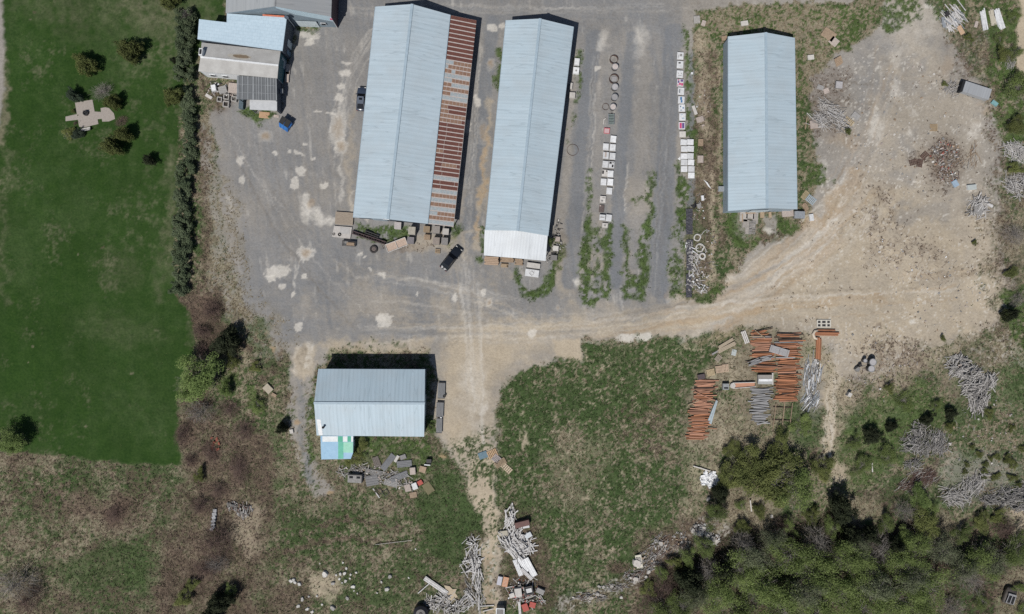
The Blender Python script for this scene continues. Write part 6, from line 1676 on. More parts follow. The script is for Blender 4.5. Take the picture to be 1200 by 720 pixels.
for q in rub:
    x, y = q[0], q[1]; s = q[2] if len(q) > 2 else .45
    rock(x, y, s * 1.15, 'broken pale stone scattered over the meadow south of the barn', 'pale stones scattered in the meadow', WR if len(q) < 4 else mat('grey_rubble', (.38, .37, .35), (.28, .27, .26), 4, .8, rnd=.2))
for k, (x, y, s) in enumerate(((748, 656, .9), (746, 660, 1.1), (774, 637, .6), (702, 687, .5), (707, 688, .5), (717, 687, .45), (700, 696, .6), (745, 678, .7), (743, 682, .6), (760, 670, .6), (757, 676, .5), (728, 700, .5), (812, 622, .7), (820, 625, .8), (828, 627, .9), (834, 631, .9), (838, 634, .8), (824, 619, .6), (815, 616, .5), (830, 585, .6), (910, 568, .4), (904, 605, .5))):
    rock(x, y, s, 'pale rock along the edge of the lower right wood', 'pale rocks along the wood edge', mat('pale_rock', (.46, .44, .41), (.34, .32, .30), 3, .85, rnd=.2))
# ========================================= HEAPS (nobody could count these)
STICK = mat('bleached_sticks', (.50, .485, .47), (.26, .25, .24), 3, .85, stretch=(2, 2, 2))
STICK_D = mat('grey_brushwood', (.25, .24, .235), (.13, .125, .12), 3, .85)
STICK_W = mat('white_battens', (.62, .615, .61), (.40, .39, .39), 3, .7)
STICK_B = mat('brown_twigs', (.16, .10, .085), (.09, .06, .05), 3, .85)
def heap(name, label, pts, n, mats, lmin, lmax, wmin=.06, wmax=.16, ang=None, spread=90, hgt=.8, seed=1, chips=0, chipm=None, kind='stuff'):
    """tangle of sticks scattered over the given plan ellipses (x, y, rx, ry)"""
    r_ = random.Random(seed); mb = MB(); nm = len(mats)
    tot = sum(e[2] * e[3] for e in pts)
    for e in pts:
        ex, ey, rx, ry = e[:4]; a0 = e[4] if len(e) > 4 else ang
        for _ in range(max(1, int(1.25 * n * rx * ry / tot))):
            q = math.sqrt(r_.random()) * (1.35 if r_.random() < .15 else 1); t = r_.uniform(0, 2 * PI)
            p = P(ex + rx * q * math.cos(t), ey + ry * q * math.sin(t)); zmax = hgt * max(0, 1 - q * q) + .1
            a = r_.uniform(0, PI) if a0 is None else R(a0 + r_.gauss(0, spread * .4))
            L = r_.uniform(lmin, lmax) * r_.uniform(.55, .95); el = r_.gauss(0, .10)
            d_ = Vector((math.cos(a), math.sin(a), math.sin(el))) * L / 2
            z = r_.uniform(.08, zmax); c = p + Vector((0, 0, z))
            if c.z - abs(d_.z) < .02: c.z = abs(d_.z) + .05
            w_ = r_.uniform(wmin, wmax) * (.95 if wmax > .17 else .68); mb.beam(c - d_, c + d_, w_, w_ * r_.uniform(.3, .9), r_.choices(range(nm), [3] + [1] * (nm - 1))[0])
        for _ in range(int(chips * rx * ry / tot)):
            q = math.sqrt(r_.random()); t = r_.uniform(0, 2 * PI); p = P(ex + rx * q * math.cos(t), ey + ry * q * math.sin(t))
            s = r_.uniform(.1, .5) * r_.uniform(.5, 1); mb.box(p + Vector((0, 0, r_.uniform(.05, hgt * (1 - q) + .1))), (s, s * r_.uniform(.4, 1), r_.uniform(.04, .2)), r_.uniform(0, 3), nm + r_.randrange(len(chipm)), None, r_.uniform(-.4, .4), r_.uniform(-.4, .4))
    o = mb.build(name, list(mats) + list(chipm or [])); tag(o, label, 'scrap heap' if 'brush' not in name else 'brush heap', kind=kind); return o
CH = [mat('white_chip', (.60, .59, .57), (.45, .44, .43), 4), PINKW, STONE, TANW, PINKW, STONE, OFFW, mat('faded_red', (.34, .12, .09))]
heap('stick_heap', 'grey heap of sticks and battens north-east of the lone shed', [(972, 138, 18, 11), (985, 146, 9, 7), (960, 143, 9, 8), (968, 122, 8, 6)], 210, [STICK, STICK_W, STICK_D], 1.2, 3.6, .06, .16, -25, 80, .9, 1, 20, [PINKW, STONE])
heap('brush_heap', 'grey brushwood heap on the eastern waste, upper of the large ones', [(1122, 428, 11, 12, 25), (1135, 437, 14, 8, 10), (1141, 452, 13, 12, 20), (1146, 468, 11, 14, 80), (1157, 446, 10, 8, 60)], 520, [STICK, STICK_D, STICK_D], 1, 3.2, .06, .18, 20, 80, 1.0, 2, 16, [STONE, PINKW])
heap('brush_heap', 'grey brushwood heap beside the green shrubs', [(1085, 518, 18, 15, 70), (1102, 520, 9, 12, 75), (1066, 520, 10, 10, 20), (1070, 545, 9, 7, None), (1075, 503, 8, 8, None)], 420, [STICK_D, STICK, STICK_D], 1, 3, .06, .15, 60, 80, 1.2, 3)
heap('brush_heap', 'fanned grey brushwood heap north of the wood', [(1112, 578, 10, 7, 10), (1122, 585, 13, 7, -30), (1138, 570, 14, 10, 50), (1148, 560, 10, 6, None)], 260, [STICK, STICK_D], 1, 3.4, .06, .14, None, 80, .9, 4)
heap('brush_heap', 'dark grey brushwood heap at the right edge north of the wood', [(1178, 582, 16, 10), (1196, 586, 16, 13), (1158, 586, 10, 5, -20), (1205, 575, 12, 10)], 420, [STICK_D, STICK, STICK_D], 1, 3, .06, .15, 20, 90, 1.2, 5)
heap('twig_heap', 'reddish brown twig heap below the grey brushwood', [(1082, 560, 14, 9, 40), (1062, 570, 10, 6, 30)], 260, [STICK_B, STICK_B, STICK], 1, 3, .03, .08, 35, 50, .5, 6)
heap('stick_heap', 'bleached stick heap at the right edge above the other', [(1193, 180, 12, 10, -35), (1184, 172, 8, 5, -35)], 170, [STICK, STICK_W], 1.2, 3.4, .06, .14, -30, 80, .8, 7)
heap('stick_heap', 'larger bleached stick heap at the right edge below the other', [(1198, 217, 18, 15), (1185, 218, 8, 8, -45)], 280, [STICK, STICK_W, STICK_D], 1, 3, .06, .14, None, 80, .9, 8)
heap('rubble_heap', 'brown rubble heap with white and red chips on the gravel apron', [(1108, 183, 15, 18), (1112, 205, 12, 12), (1098, 180, 10, 12)], 120, [STICK_B, STICK, STICK_D], .4, 1.6, .05, .14, None, 90, .5, 9, 150, CH)
heap('stick_heap', 'loose brown sticks east of the rubble heap', [(1142, 182, 6, 14), (1132, 192, 12, 4)], 40, [TANW, STICK], .8, 2.6, .05, .12, 70, 70, .2, 10)
heap('wreckage_heap', 'splintered grey wreckage heap south-east of the rubble', [(1146, 243, 11, 10, 50), (1150, 236, 8, 6, -40)], 110, [STICK, STICK_D, STICK_W], .8, 3, .06, .2, None, 90, .8, 11, 24, CH)
heap('zinc_scrap', 'strips of zinc and white plastic beside the big red pile', [(947, 442, 6, 20, 86), (954, 440, 4, 18, 88), (958, 432, 5, 10, 80), (950, 468, 9, 12, 60)], 130, [SILV, STICK, STICK_D, WHITE], 1.2, 3.6, .1, .17, 86, 16, .4, 12, 60, [WHITE, STONE, DARKM])
heap('scrap_heap', 'white and grey scrap spilled over the ground cloth', [(812, 306, 8, 14), (815, 325, 10, 10), (818, 338, 12, 6), (808, 290, 5, 8)], 70, [STICK, WHITE, STICK_D], .5, 1.8, .06, .2, None, 90, .3, 13, 200, [OFFW, STONE, DARKM, PINKW, STONE, WHITE])
heap('sheet_scrap', 'grey roofing scrap and splinters spread south of the barn', [(430, 552, 22, 9, 5), (455, 560, 20, 8, 10), (408, 552, 14, 7, None), (475, 566, 14, 8, None)], 170, [STICK, STICK_D, STICK_D], .6, 2.4, .05, .16, 5, 70, .3, 14, 150, [OFFW, PINKW, STONE, TANW])
heap('batten_heap', 'white batten heap west of the earth track, northern half', [(556, 652, 7, 16, 80), (552, 636, 7, 6, None), (559, 676, 6, 16, 88), (553, 660, 10, 14, None)], 95, [STICK_W, STICK, STICK_D], 1.2, 3.8, .08, .18, 82, 45, .7, 15, 40, [WHITE, DARKM, STONE])
heap('batten_heap', 'white batten heap west of the earth track, southern half', [(551, 693, 6, 14, -65), (562, 698, 5, 14, 92), (545, 706, 8, 8, 50)], 75, [STICK_W, STICK, STICK_D], 1.4, 4.4, .08, .16, -70, 40, .6, 16, 30, [STONE, DARKM])
heap('batten_heap', 'tall white batten heap east of the earth track', [(598, 608, 6, 12, 80), (603, 625, 8, 10, 70), (600, 638, 9, 10, -50), (606, 648, 7, 10, -55), (592, 634, 7, 6, -50), (612, 640, 12, 12, None)], 190, [STICK_W, STICK, STICK_W, STICK_D], 1.4, 4.2, .08, .24, 75, 60, .9, 17, 50, [DARKM, STONE, DARKM, WHITE])
heap('scrap_heap', 'mixed scrap heap south of the white sheets', [(612, 690, 18, 12), (622, 700, 16, 10), (604, 700, 8, 8)], 80, [STICK, DARKM, RUSTM], .6, 2.4, .06, .2, None, 90, .4, 18, 90, [WHITE, DARKM, REDP, STONE, PINKW, RUSTM])
heap('scrap_heap', 'splintered scrap heap at the bottom edge west of the track', [(508, 707, 12, 8), (530, 711, 14, 8), (520, 700, 10, 5)], 110, [STICK, STICK_W, STICK_D], .8, 2.8, .06, .18, None, 90, .5, 19, 50, [WHITE, STONE, DARKM, PINKW])
heap('rubble_heap', 'grey brown rubble along the wood edge', [(772, 640, 12, 14, 45), (758, 658, 16, 12, 45), (742, 674, 12, 8, 40), (720, 688, 16, 5, 20), (796, 634, 9, 10, 60), (690, 700, 20, 5, 10)], 230, [STICK_D, STICK, STICK_B], .8, 2.4, .06, .16, 45, 60, .3, 20, 240, [STONE, STONE, PINKW, OFFW, TANW, GREYW])
heap('rubble_heap', 'pale rubble mound north of the wood', [(822, 622, 10, 8), (835, 632, 9, 7)], 70, [STICK, STICK_D], .6, 1.8, .06, .16, None, 90, .4, 21, 170, [OFFW, STONE, PINKW, WHITE])
heap('stick_heap', 'sheets and pipes heaped near the top right corner', [(1112, 24, 8, 12, -50), (1120, 20, 8, 12, -45)], 70, [STICK_W, STICK, SILV], 1.2, 3.6, .06, .2, -48, 30, .6, 22, 10, [WHITE, DARKM])
heap('stick_heap', 'grey sticks in the scrub by the right edge', [(1184, 72, 5, 9, 70), (1178, 66, 4, 6, None)], 50, [STICK, STICK_D], .8, 2.6, .05, .1, 70, 40, .5, 23)
heap('log_pile', 'small pile of split logs in the brush', [(286, 598, 9, 8, 85), (272, 593, 6, 5, None)], 110, [STICK_D, STICK, STICK_B], .4, 1.0, .1, .2, 80, 40, .6, 24)
heap('twig_litter', 'thin brown twigs littered over the eastern dirt', [(1040, 230, 12, 16, 60), (1055, 300, 40, 22, None), (1095, 310, 30, 20, None), (1020, 265, 16, 16, 60), (1035, 285, 12, 12, 50)], 90, [mat('sienna_twigs', (.32, .23, .18), (.22, .155, .12)), STICK, TANW], .3, 1.5, .025, .06, None, 90, .05, 25, 40, [WHITE, PINKW, STONE])
heap('chip_litter', 'pale chips and splinters littered over the eastern yard', [(1060, 150, 70, 80), (1100, 350, 60, 40), (1000, 420, 40, 40), (1150, 500, 45, 60), (1040, 440, 50, 30)], 260, [STICK, STICK_W], .2, 1.1, .03, .08, None, 90, .05, 26, 300, [OFFW, PINKW, STONE, TANW])
heap('chip_litter', 'pale bits littered among the planters', [(262, 108, 14, 10), (250, 104, 8, 8), (272, 112, 10, 8)], 40, [STICK, DARKM], .3, 1.2, .05, .12, None, 90, .3, 27, 70, [OFFW, PINKW, STONE, DARKM, WHITE])
heap('scrap_litter', 'black and white odds and ends by the east wall of the narrow shed', [(654, 268, 5, 10), (651, 290, 8, 14), (645, 303, 6, 6)], 40, [DARKM, STICK], .4, 1.6, .05, .14, None, 90, .4, 28, 60, [OFFW, DARKM, STONE])
heap('scrap_litter', 'small scraps littered in the dry strip west of the lone shed', [(822, 236, 8, 12), (818, 250, 10, 10), (824, 130, 8, 20), (830, 300, 10, 30)], 30, [STICK, TANW], .4, 1.4, .05, .1, None, 90, .15, 29, 50, [OFFW, WHITE, PINKW, STONE])

# pieces in the heaps that read by themselves
rs = random.Random(77)
def sheet(px, py, L, Wd, rz, m, label, z=.25, tilt=.06, ribs=0, name='metal_sheet'):
    root = tag(empty(name, P(px, py) + Vector((0, 0, z)), rz), label, 'sheet'); root.rotation_euler = (tilt, tilt * .6, rz)
    mb = MB(); mb.box((0, 0, 0), (L, Wd, .03)); mb.build('panel', m, root)
    if ribs:
        mb = MB()
        for k in range(ribs): mb.box((0, (k + .5) / ribs * Wd - Wd / 2, .04), (L * .99, .07, .05))
        mb.build('rib', m, root)
    return root
DKS = mat('dark_roof_sheet', (.135, .145, .16), (.095, .10, .115), 1.5, .5)
for (x, y, L, w_, a, m, lb) in ((455, 541.5, 3.6, 1.2, 52, DKS, 'dark ribbed sheet pointing north-east, south of the barn'), (441.5, 541, 2.0, 1.3, -70, mat('brown_roof_sheet', (.15, .13, .115), (.11, .095, .085)), 'brown sheet beside the dark ribbed sheet south of the barn'), (474, 543.5, 2.9, 1.3, 5, DKS, 'dark sheet lying level, nearest the barn door end'), (468, 558.5, 3.6, 1.2, 22, DKS, 'dark ribbed sheet lower in the scrap south of the barn'), (438, 553, 3.2, .9, -10, STONE, 'taupe sheet in the middle of the scrap south of the barn'), (436, 563, 2.4, 2.0, 10, mat('slate_sheet', (.19, .19, .195), (.145, .145, .15)), 'broad slate grey sheet among the scrap south of the barn'), (458, 566, 2.6, 1.2, -15, STONE, 'brownish sheet at the foot of the scrap south of the barn')):
    sheet(x, y, L, w_, R(a), m, lb, .2, .05, 4)
for (x, y, w_, d, h, a, m, lb) in ((465, 537.5, .55, 1.4, .3, -30, OFFW, 'narrow white box in the scrap south of the barn'), (472.5, 535.5, 1.2, .9, .3, 20, STONE, 'pale grey lid south of the barn'), (484, 551.5, 1.1, 1.4, .6, 5, PINKW, 'pinkish box with a striped lid south of the barn'), (495.5, 550, 1.3, 1.2, .3, -15, TANW, 'tan board by the pinkish box'), (486.3, 569.3, 1.0, 1.3, .5, 20, WHITE, 'bright white box among the southern scrap'), (478, 571.5, 1.2, 1.4, .4, 15, PINKW, 'cream box west of the bright white one'), (484.5, 580, 1.4, 1.1, .2, 10, TANW, 'flat tan crate south of the bright white box'), (492.5, 565.5, 1.0, .9, .3, 30, REDP, 'red box among the southern scrap'), (502, 572, 1.6, 2.2, .12, 35, mat('olive_board', (.17, .15, .08), (.13, .115, .06)), 'olive board in the grass beside the red box'), (503, 540, 1.0, .8, .6, 0, DARKM, 'dark box with a white edge east of the scrap'), (501, 544.5, 1.2, .2, .5, -5, WHITE, 'white plank under the dark box')):
    block(x, y, w_, d, h, R(a), m, lb, 'box' if 'box' in lb else 'board', 'scrap_box' if 'box' in lb else 'scrap_board')
root = tag(empty('machine_hulk', P(417, 560), R(-3)), 'grey machine frame with two black openings south of the annex', 'machine frame')
mb = MB(); mb.box((0, 0, .4), (2.8, 1.6, .8)); mb.build('casing', STONE, root)
for x in (-.75, .65):
    mb = MB(); mb.box((x, .25, .82), (.7, .4, .06)); mb.build('opening', GAP, root)
mb = MB(); mb.box((0, .75, .9), (2.8, .14, .2)); mb.box((1.35, 0, .9), (.12, 1.6, .2)); mb.build('rim', DARKM, root)
root = tag(empty('bed_base', P(449, 577), R(-8)), 'dark open twin frame lying at the foot of the scrap', 'frame')
for x in (-.75, .55):
    mb = MB(); mb.ring((x, 0), .75, .64, .1, .2, 4); mb.build('frame_half', DARKM, root)
block(441, 578, .2, 2.2, .15, R(35), STICK_W, 'pale diagonal plank beside the open twin frame', 'plank', 'pale_plank')
# white sheets and oddments by the earth track
for (x, y, L, w_, a, m, lb) in ((607, 664.5, 3.4, .9, -68, WHITE, 'western of the bright white sheets by the track'), (613, 661, 3.2, 1.0, -60, WHITE, 'middle one of the bright white sheets by the track'), (621, 664, 4.0, 1.2, -62, WHITE, 'eastern and widest of the bright white sheets'), (617, 672, 3.0, .7, -45, STICK_W, 'lowest of the white sheets, lying slantwise')):
    sheet(x, y, L, w_, R(a), m, lb, .45, .08, 3, 'white_sheet')
block(589.5, 624.5, 1.9, 1.0, .5, R(8), mat('buff_panel', (.42, .39, .32), (.35, .325, .265)), 'buff panel on top of the tall batten heap', 'panel', 'buff_sheet')
block(612, 612.5, 2.9, 1.1, 1.1, R(14), mat('maroon_box', (.16, .085, .075), (.11, .06, .055)), 'maroon box east of the tall batten heap', 'box', 'maroon_box')
block(616.5, 616.3, 1.3, .5, .7, R(10), WHITE, 'white board on the south face of the maroon box', 'board', 'white_board')
block(619, 627, 1.4, 1.0, .4, R(30), SILV, 'silver crumpled panel east of the batten heap', 'panel', 'silver_sheet')
root = tag(empty('painted_board', P(592.3, 681.5), R(-12)), 'orange board with pale illegible strokes beside the track', 'board')
mb = MB(); mb.box((0, 0, .3), (1.05, 1.9, .06)); mb.build('board', mat('salmon_board', (.56, .30, .18), (.48, .25, .15), 3), root)
mb = MB()
for k in range(6): mb.box((.1 * (-1) ** k, .75 - k * .28, .345), (.6, .06, .02))
mb.build('strokes', mat('pale_strokes', (.62, .5, .42)), root)
mb = MB(); mb.box((0, 0, .14), (.9, 1.7, .26)); mb.build('base', TANW, root)
block(585.5, 680, .9, 1.7, .4, R(-12), mat('lilac_white', (.50, .50, .55), (.42, .42, .47)), 'lilac white board touching the orange board', 'board', 'lilac_board')
for (x, y, w_, d, h, a, m, lb) in ((607.5, 693, 1.3, 1.7, .8, 8, OFFW, 'cream box west of the white tub'), (600, 697, 1.0, .9, .5, 20, OFFW, 'small cream box by the cream one'), (633, 692, 1.6, 1.0, .6, -25, STONE, 'grey folded sheet box east of the white tub'), (615.5, 711, 1.2, 1.5, .5, 20, REDP, 'western red box at the bottom edge'), (624, 708, 1.2, 1.1, .5, -15, REDP, 'eastern red box at the bottom edge'), (609, 713, .5, 2.8, .3, 5, STICK_W, 'pale plank between cream box and red boxes')):
    block(x, y, w_, d, h, R(a), m, lb, 'box' if 'box' in lb else 'plank', 'scrap_box' if 'box' in lb else 'pale_plank')
root = tag(empty('white_tub', P(619.5, 690.5), R(12)), 'dark rimmed tub with a bright white inside at the scrap heap', 'tub')
mb = MB(); mb.ring((0, 0), 1.2, .85, 0, .9, 4); o = mb.build('rim', DARKM, root); o.rotation_euler.z = PI / 4
mb = MB(); mb.box((0, -.1, .4), (1.15, .9, .5)); mb.build('liner', WHITE, root)
root = tag(empty('steel_bin', P(586.3, 714.5), R(-2)), 'grey steel bin standing beside the track at the bottom edge', 'bin')
mb = MB(); mb.prism([(-.75, -1.0), (.7, -1.0), (.75, .9), (-.7, .9)], 0, 1.3); mb.build('body', STONE, root)
mb = MB(); mb.ring((0, 0), 1.15, .95, 1.25, 1.38, 4); o = mb.build('rim', SILV, root); o.rotation_euler.z = PI / 4
root = tag(empty('rusted_tank', P(494, 716), 0), 'dark domed tank at the bottom edge west of the track', 'tank')
mb = MB(); mb.cyl((0, 0), 1.5, 0, 1.2, 24, r2=1.45); mb.cyl((0, 0), 1.45, 1.2, 1.5, 24, r2=.9); mb.build('shell', mat('black_tank', (.02, .021, .026), (.014, .014, .017), 2, .45), root)
mb = MB(); mb.cyl((0, 0), .35, 1.5, 1.6, 14); mb.build('hatch', DARKM, root)
root = tag(empty('lost_tyre', P(531.5, 713.5), 0), 'tyre half hidden in the scrap at the bottom edge', 'tyre')
mb = MB(); mb.torus((0, 0, .3), .42, .17, 20, 8); mb.build('tread', TYRE, root, True)
mb = MB(); mb.cyl((0, 0), .2, .2, .32, 10); mb.build('hub', STONE, root)
sheet(511, 686, 5.4, .9, R(-35), STICK_W, 'long white panel pointing north-west by the sand patch', .3, .03, 2, 'white_sheeting')
mb = MB(); mb.prism([(-1.2, 1.3), (-.1, 1.1), (.5, .5), (1.3, .6), (1.0, -.2), (1.5, -.9), (.3, -1.7), (-.4, -1.5), (-.6, 0)], -.05, .14); o = mb.build('sand_patch', mat('cream_sand', (.50, .42, .31), (.41, .34, .25), 6, .95)); o.location = P(527.5, 693.5); tag(o, 'spilled heap of cream sand beside the long white panel', 'sand heap')
for (p0, p1, lb) in (((490, 695), (505, 682), 'thin pale pole crossing the long white panel'), ((511, 713), (520, 698), 'thin pale pole south of the sand'), ((563, 710), (579, 709), 'white post lying across the earth track'), ((566, 716), (578, 713), 'second white post across the earth track'), ((440, 638), (483, 633), 'very long thin pole in the meadow south of the barn'), ((945, 138), (943, 152), 'thin yellow pole west of the stick heap')):
    a, b_ = P(*p0) + Vector((0, 0, .25)), P(*p1) + Vector((0, 0, .2)); c = (a + b_) / 2
    mb = MB(); t_ = .07 if 'very' in lb else .16; mb.beam(a - c, b_ - c, t_, t_ * .8); o = mb.build('wooden_pole', STICK if 'very' in lb else STICK_W if 'yellow' not in lb else WOOD); o.location = c; tag(o, lb, 'pole')
# around the north-eastern heaps
block(953, 146.5, 1.5, 1.6, .4, R(5), mat('terracotta_box', (.30, .17, .13), (.23, .13, .10)), 'terracotta box on the west side of the stick heap', 'box', 'terracotta_box', PINKW)
pallet(994.5, 142.5, 2.0, 1.0, R(-38), 'yellowish pallet east of the stick heap', mat('yellow_pallet', (.45, .37, .25), (.36, .295, .2), 3), .25)
sheet(1002.5, 136.5, 1.6, 1.2, R(-38), STONE, 'grey sheet behind the yellowish pallet', .2, .05)
block(982, 100.5, 1.3, 1.3, .6, R(-5), STONE, 'small grey box with a dark side on the brown earth', 'box', 'grey_box', LID2)
sheet(961, 103, 1.3, .9, R(-20), STONE, 'dull grey sheet in the grass, west of two', .15, .04); sheet(968, 107, 1.1, 1.0, R(20), PINKW, 'pinkish sheet beside the dull grey one', .15, .04)
sheet(982, 72.5, 1.7, 1.6, R(30), TANW, 'square tan crate side leaning in the north-east', .3, .3, 5, 'crate_side')
for (x, y, a, lb) in ((1070, 190.5, 15, 'westernmost of the three rusty racks'), (1083, 182.5, 45, 'northernmost of the three rusty racks'), (1077.5, 191.5, 80, 'southernmost of the three rusty racks')):
    pallet(x, y, 1.6, 1.1, R(a), lb + ' on the gravel apron', RUSTM, .14, 5, name='rusty_rack')
pallet(1093.8, 150, 1.5, 1.4, 0, 'tan pallet alone north of the rubble heap', mat('tan_pallet', (.36, .27, .17), (.29, .22, .14), 3))
block(1137.5, 220, 1.7, 1.0, .5, R(5), WHITE, 'white crate with bluish ends east of the rubble heap', 'crate', 'white_crate_box', mat('bluish_white', (.44, .48, .47)))
block(1118.5, 215.5, 1.0, 1.3, .4, R(30), mat('light_blue_box', (.32, .42, .52), (.26, .34, .43)), 'light blue box at the foot of the rubble heap', 'box', 'blue_box')
block(1155, 238, 2.9, .5, .3, R(-32), STICK_W, 'thick white beam across the wreckage heap', 'beam', 'white_beam')
block(1145, 246, 1.6, 1.8, .6, R(-20), STONE, 'grey cabinet inside the wreckage heap', 'cabinet', 'grey_cabinet')
block(1164.5, 121.5, 1.3, .7, .4, R(-35), mat('turquoise', (.20, .38, .40), (.15, .29, .31)), 'turquoise scrap beside the grey trailer', 'scrap', 'turquoise_scrap')
heap('stick_heap', 'grey sticks west of the grey trailer', [(1115, 103, 9, 8)], 60, [STICK, STICK_D], .6, 2.2, .05, .12, 40, 60, .3, 31)
for (x, y, L, w_, a, m, lb) in ((1152.5, 24, 4.2, 1.0, -78, WHITE, 'westernmost white sheet stack near the top right corner'), (1162.5, 21, 3.2, 1.0, -80, mat('cream_sheet', (.52, .48, .40), (.43, .40, .33)), 'cream sheet stack between the white ones near the corner'), (1170, 23, 4.2, 1.3, -72, WHITE, 'widest white sheet stack near the top right corner')):
    root = tag(empty('sheet_stack', P(x, y), R(a)), lb, 'sheet stack')
    for k in range(5):
        mb = MB(); mb.box((rs.uniform(-.2, .2), (k - 2) * w_ / 5, .12 + .05 * (k % 2)), (L * rs.uniform(.85, 1), w_ / 5 * 1.05, .2), rs.uniform(-.05, .05)); mb.build('sheet', m, root)
sheet(1105, 27, 2.0, .7, R(-80), SILV, 'narrow zinc sheet near the top right corner', .3, .05); sheet(1125, 36, 1.8, .9, R(-60), mat('orange_sheet', (.52, .36, .24), (.43, .3, .2)), 'orange tinted sheet below the pipe heap', .25, .05)
block(1109, 17.5, .8, .9, .5, R(20), DARKM, 'black pipe mouth near the top right corner', 'pipe', 'pipe_mouth')
block(1143.5, 29, .6, 1.2, .2, R(-15), PINKW, 'pink plank west of the white sheet stacks', 'plank', 'pink_plank')
r_ = random.Random(9); n_ = 16; mb = MB()
Vg = [[Vector(((i / n_ - .5) * 3.8 + r_.uniform(-.12, .12), (j / n_ - .5) * 3.2 + r_.uniform(-.12, .12) - .25 * math.sin(i), .05 + .55 * r_.random() * (1 - abs(2 * i / n_ - 1)) ** .5)) for i in range(n_ + 1)] for j in range(n_ + 1)]
for j in range(n_):
    for i in range(n_):
        if (i - 8) ** 2 + (j - 8) ** 2 < 62 + 14 * math.sin(i * 2.1 + j): mb.face([Vg[j][i], Vg[j][i + 1], Vg[j + 1][i + 1], Vg[j + 1][i]])
o = mb.build('white_tarpaulin', WHITE); o.location = P(831, 562); tag(o, 'big crumpled white tarpaulin by the dark shrub at the wood edge', 'tarpaulin')
for (p0, p1, lb) in (((878.5, 586), (880, 599), 'white post lying in the dry clearing'), ((883.5, 592), (884.5, 598), 'shorter white post lying in the dry clearing'), ((1021, 542), (1021.5, 553), 'pale post in the green shrubs'), ((812, 546), (832, 552), 'thin grey pole pointing to the white tarpaulin')):
    a, b_ = P(*p0) + Vector((0, 0, .3)), P(*p1) + Vector((0, 0, .3)); c = (a + b_) / 2
    mb = MB(); mb.beam(a - c, b_ - c, .2, .14); o = mb.build('wooden_pole', OFFW); o.location = c; tag(o, lb, 'pole')
sheet(748.5, 657.5, 1.2, 2.6, R(10), mat('cream_white', (.62, .59, .50), (.52, .5, .43)), 'cream white sheet at the north-west corner of the wood', .3, .06)
# ================================================================ PLANTS
nr = np.random.RandomState(5)
def leaf_quads(cen, rad, n, size, flat=.4, upbias=.6):
    """n small leaf faces in clumps (cen: k x 3, rad: k)"""
    k = len(cen); w_ = rad ** 2.2; w_ = w_ / w_.sum()
    idx = nr.choice(k, n, p=w_)
    d = nr.normal(size=(n, 3)); d /= np.linalg.norm(d, axis=1, keepdims=True)
    r = nr.rand(n) ** .45
    c = cen[idx] + d * (rad[idx] * r)[:, None]
    nrm = d * .6 + nr.normal(size=(n, 3)) * .55; nrm[:, 2] += upbias
    nrm /= np.linalg.norm(nrm, axis=1, keepdims=True)
    a = np.cross(nrm, nr.normal(size=(n, 3))); a /= np.linalg.norm(a, axis=1, keepdims=True)
    b_ = np.cross(nrm, a)
    s = size * (.6 + .8 * nr.rand(n))[:, None]
    v = np.stack([c - a * s, c - b_ * s * .6, c + a * s, c + b_ * s * .6], 1).reshape(-1, 3)
    f = np.arange(4 * n).reshape(n, 4)
    return v, f

def crown_clumps(n, low=.18, flat=1.0, seed=0, ecc=.9, core=.55):
    """clump centres of a unit tree: radius 1, height 1"""
    g = np.random.RandomState(seed); c = []; r = []
    while len(c) < n:
        d = g.normal(size=3); d /= np.linalg.norm(d); q = g.uniform(core, 1) ** .6
        z = low + (1 - low) * .5 * (1 + d[2] * q * .88)
        wv = .82 + .28 * math.sin(3 * math.atan2(d[1], d[0]) + seed) + g.uniform(-.12, .1)
        c.append((d[0] * q * ecc * wv * .85, d[1] * q * ecc * wv * .85, z)); r.append(g.uniform(.10, .30))
    return np.array(c), np.array(r)

TRUNKM = mat('bark', (.13, .11, .095), (.075, .062, .052), 6, .9)
BARK_G = mat('grey_bark', (.23, .215, .205), (.14, .13, .125), 6, .9)
def skeleton(clumps, seed, r0=.035, zf=.3, m=TRUNKM, nl=9, twigs=0, asp=1.0):
    """trunk and limbs of a unit tree (z scaled later)"""
    g = random.Random(seed); mb = MB()
    top = Vector((g.uniform(-.05, .05), g.uniform(-.05, .05), .72))
    mb.tube([(0, 0, -.04), (g.uniform(-.02, .02), g.uniform(-.02, .02), zf), top], [r0 * 1.3, r0, r0 * .3], 7)
    ids = list(range(len(clumps))); g.shuffle(ids)
    for i in ids[:nl]:
        e = Vector(clumps[i]); z0 = g.uniform(zf * .8, .6); s = Vector((0, 0, z0)); md = s.lerp(e, .55) + Vector((0, 0, .04))
        mb.tube([s, md, e], [r0 * .5, r0 * .32, r0 * .12], 5, cap=False)
    return mb

def twig_mesh(n, seed, length=.5, w=.012, low=.15, wild=.55):
    """bare crown: thin forked twigs sweeping out and up"""
    g = np.random.RandomState(seed)
    V, F = [], []
    for i in range(n):
        a = g.uniform(0, 2 * PI); q = g.uniform(0, .8) ** .8; z = low + (.8 - low) * g.rand()
        p = np.array([q * .75 * math.cos(a), q * .75 * math.sin(a), z * (1 - .3 * q)])
        d = np.array([math.cos(a) * q, math.sin(a) * q, .45]) + g.normal(size=3) * wild; d /= np.linalg.norm(d)
        L = length * g.uniform(.4, 1); e = p + d * L * np.array([1, 1, .6])
        rr = math.hypot(e[0], e[1])
        if rr > 1: e[:2] /= rr
        e[2] = min(e[2], 1)
        s = np.cross(d, g.normal(size=3)); s /= np.linalg.norm(s); s *= w * g.uniform(.5, 1)
        k = len(V); V += [p - s, p + s, e + s * .3, e - s * .3]; F.append((k, k + 1, k + 2, k + 3))
    return np.array(V), np.array(F)

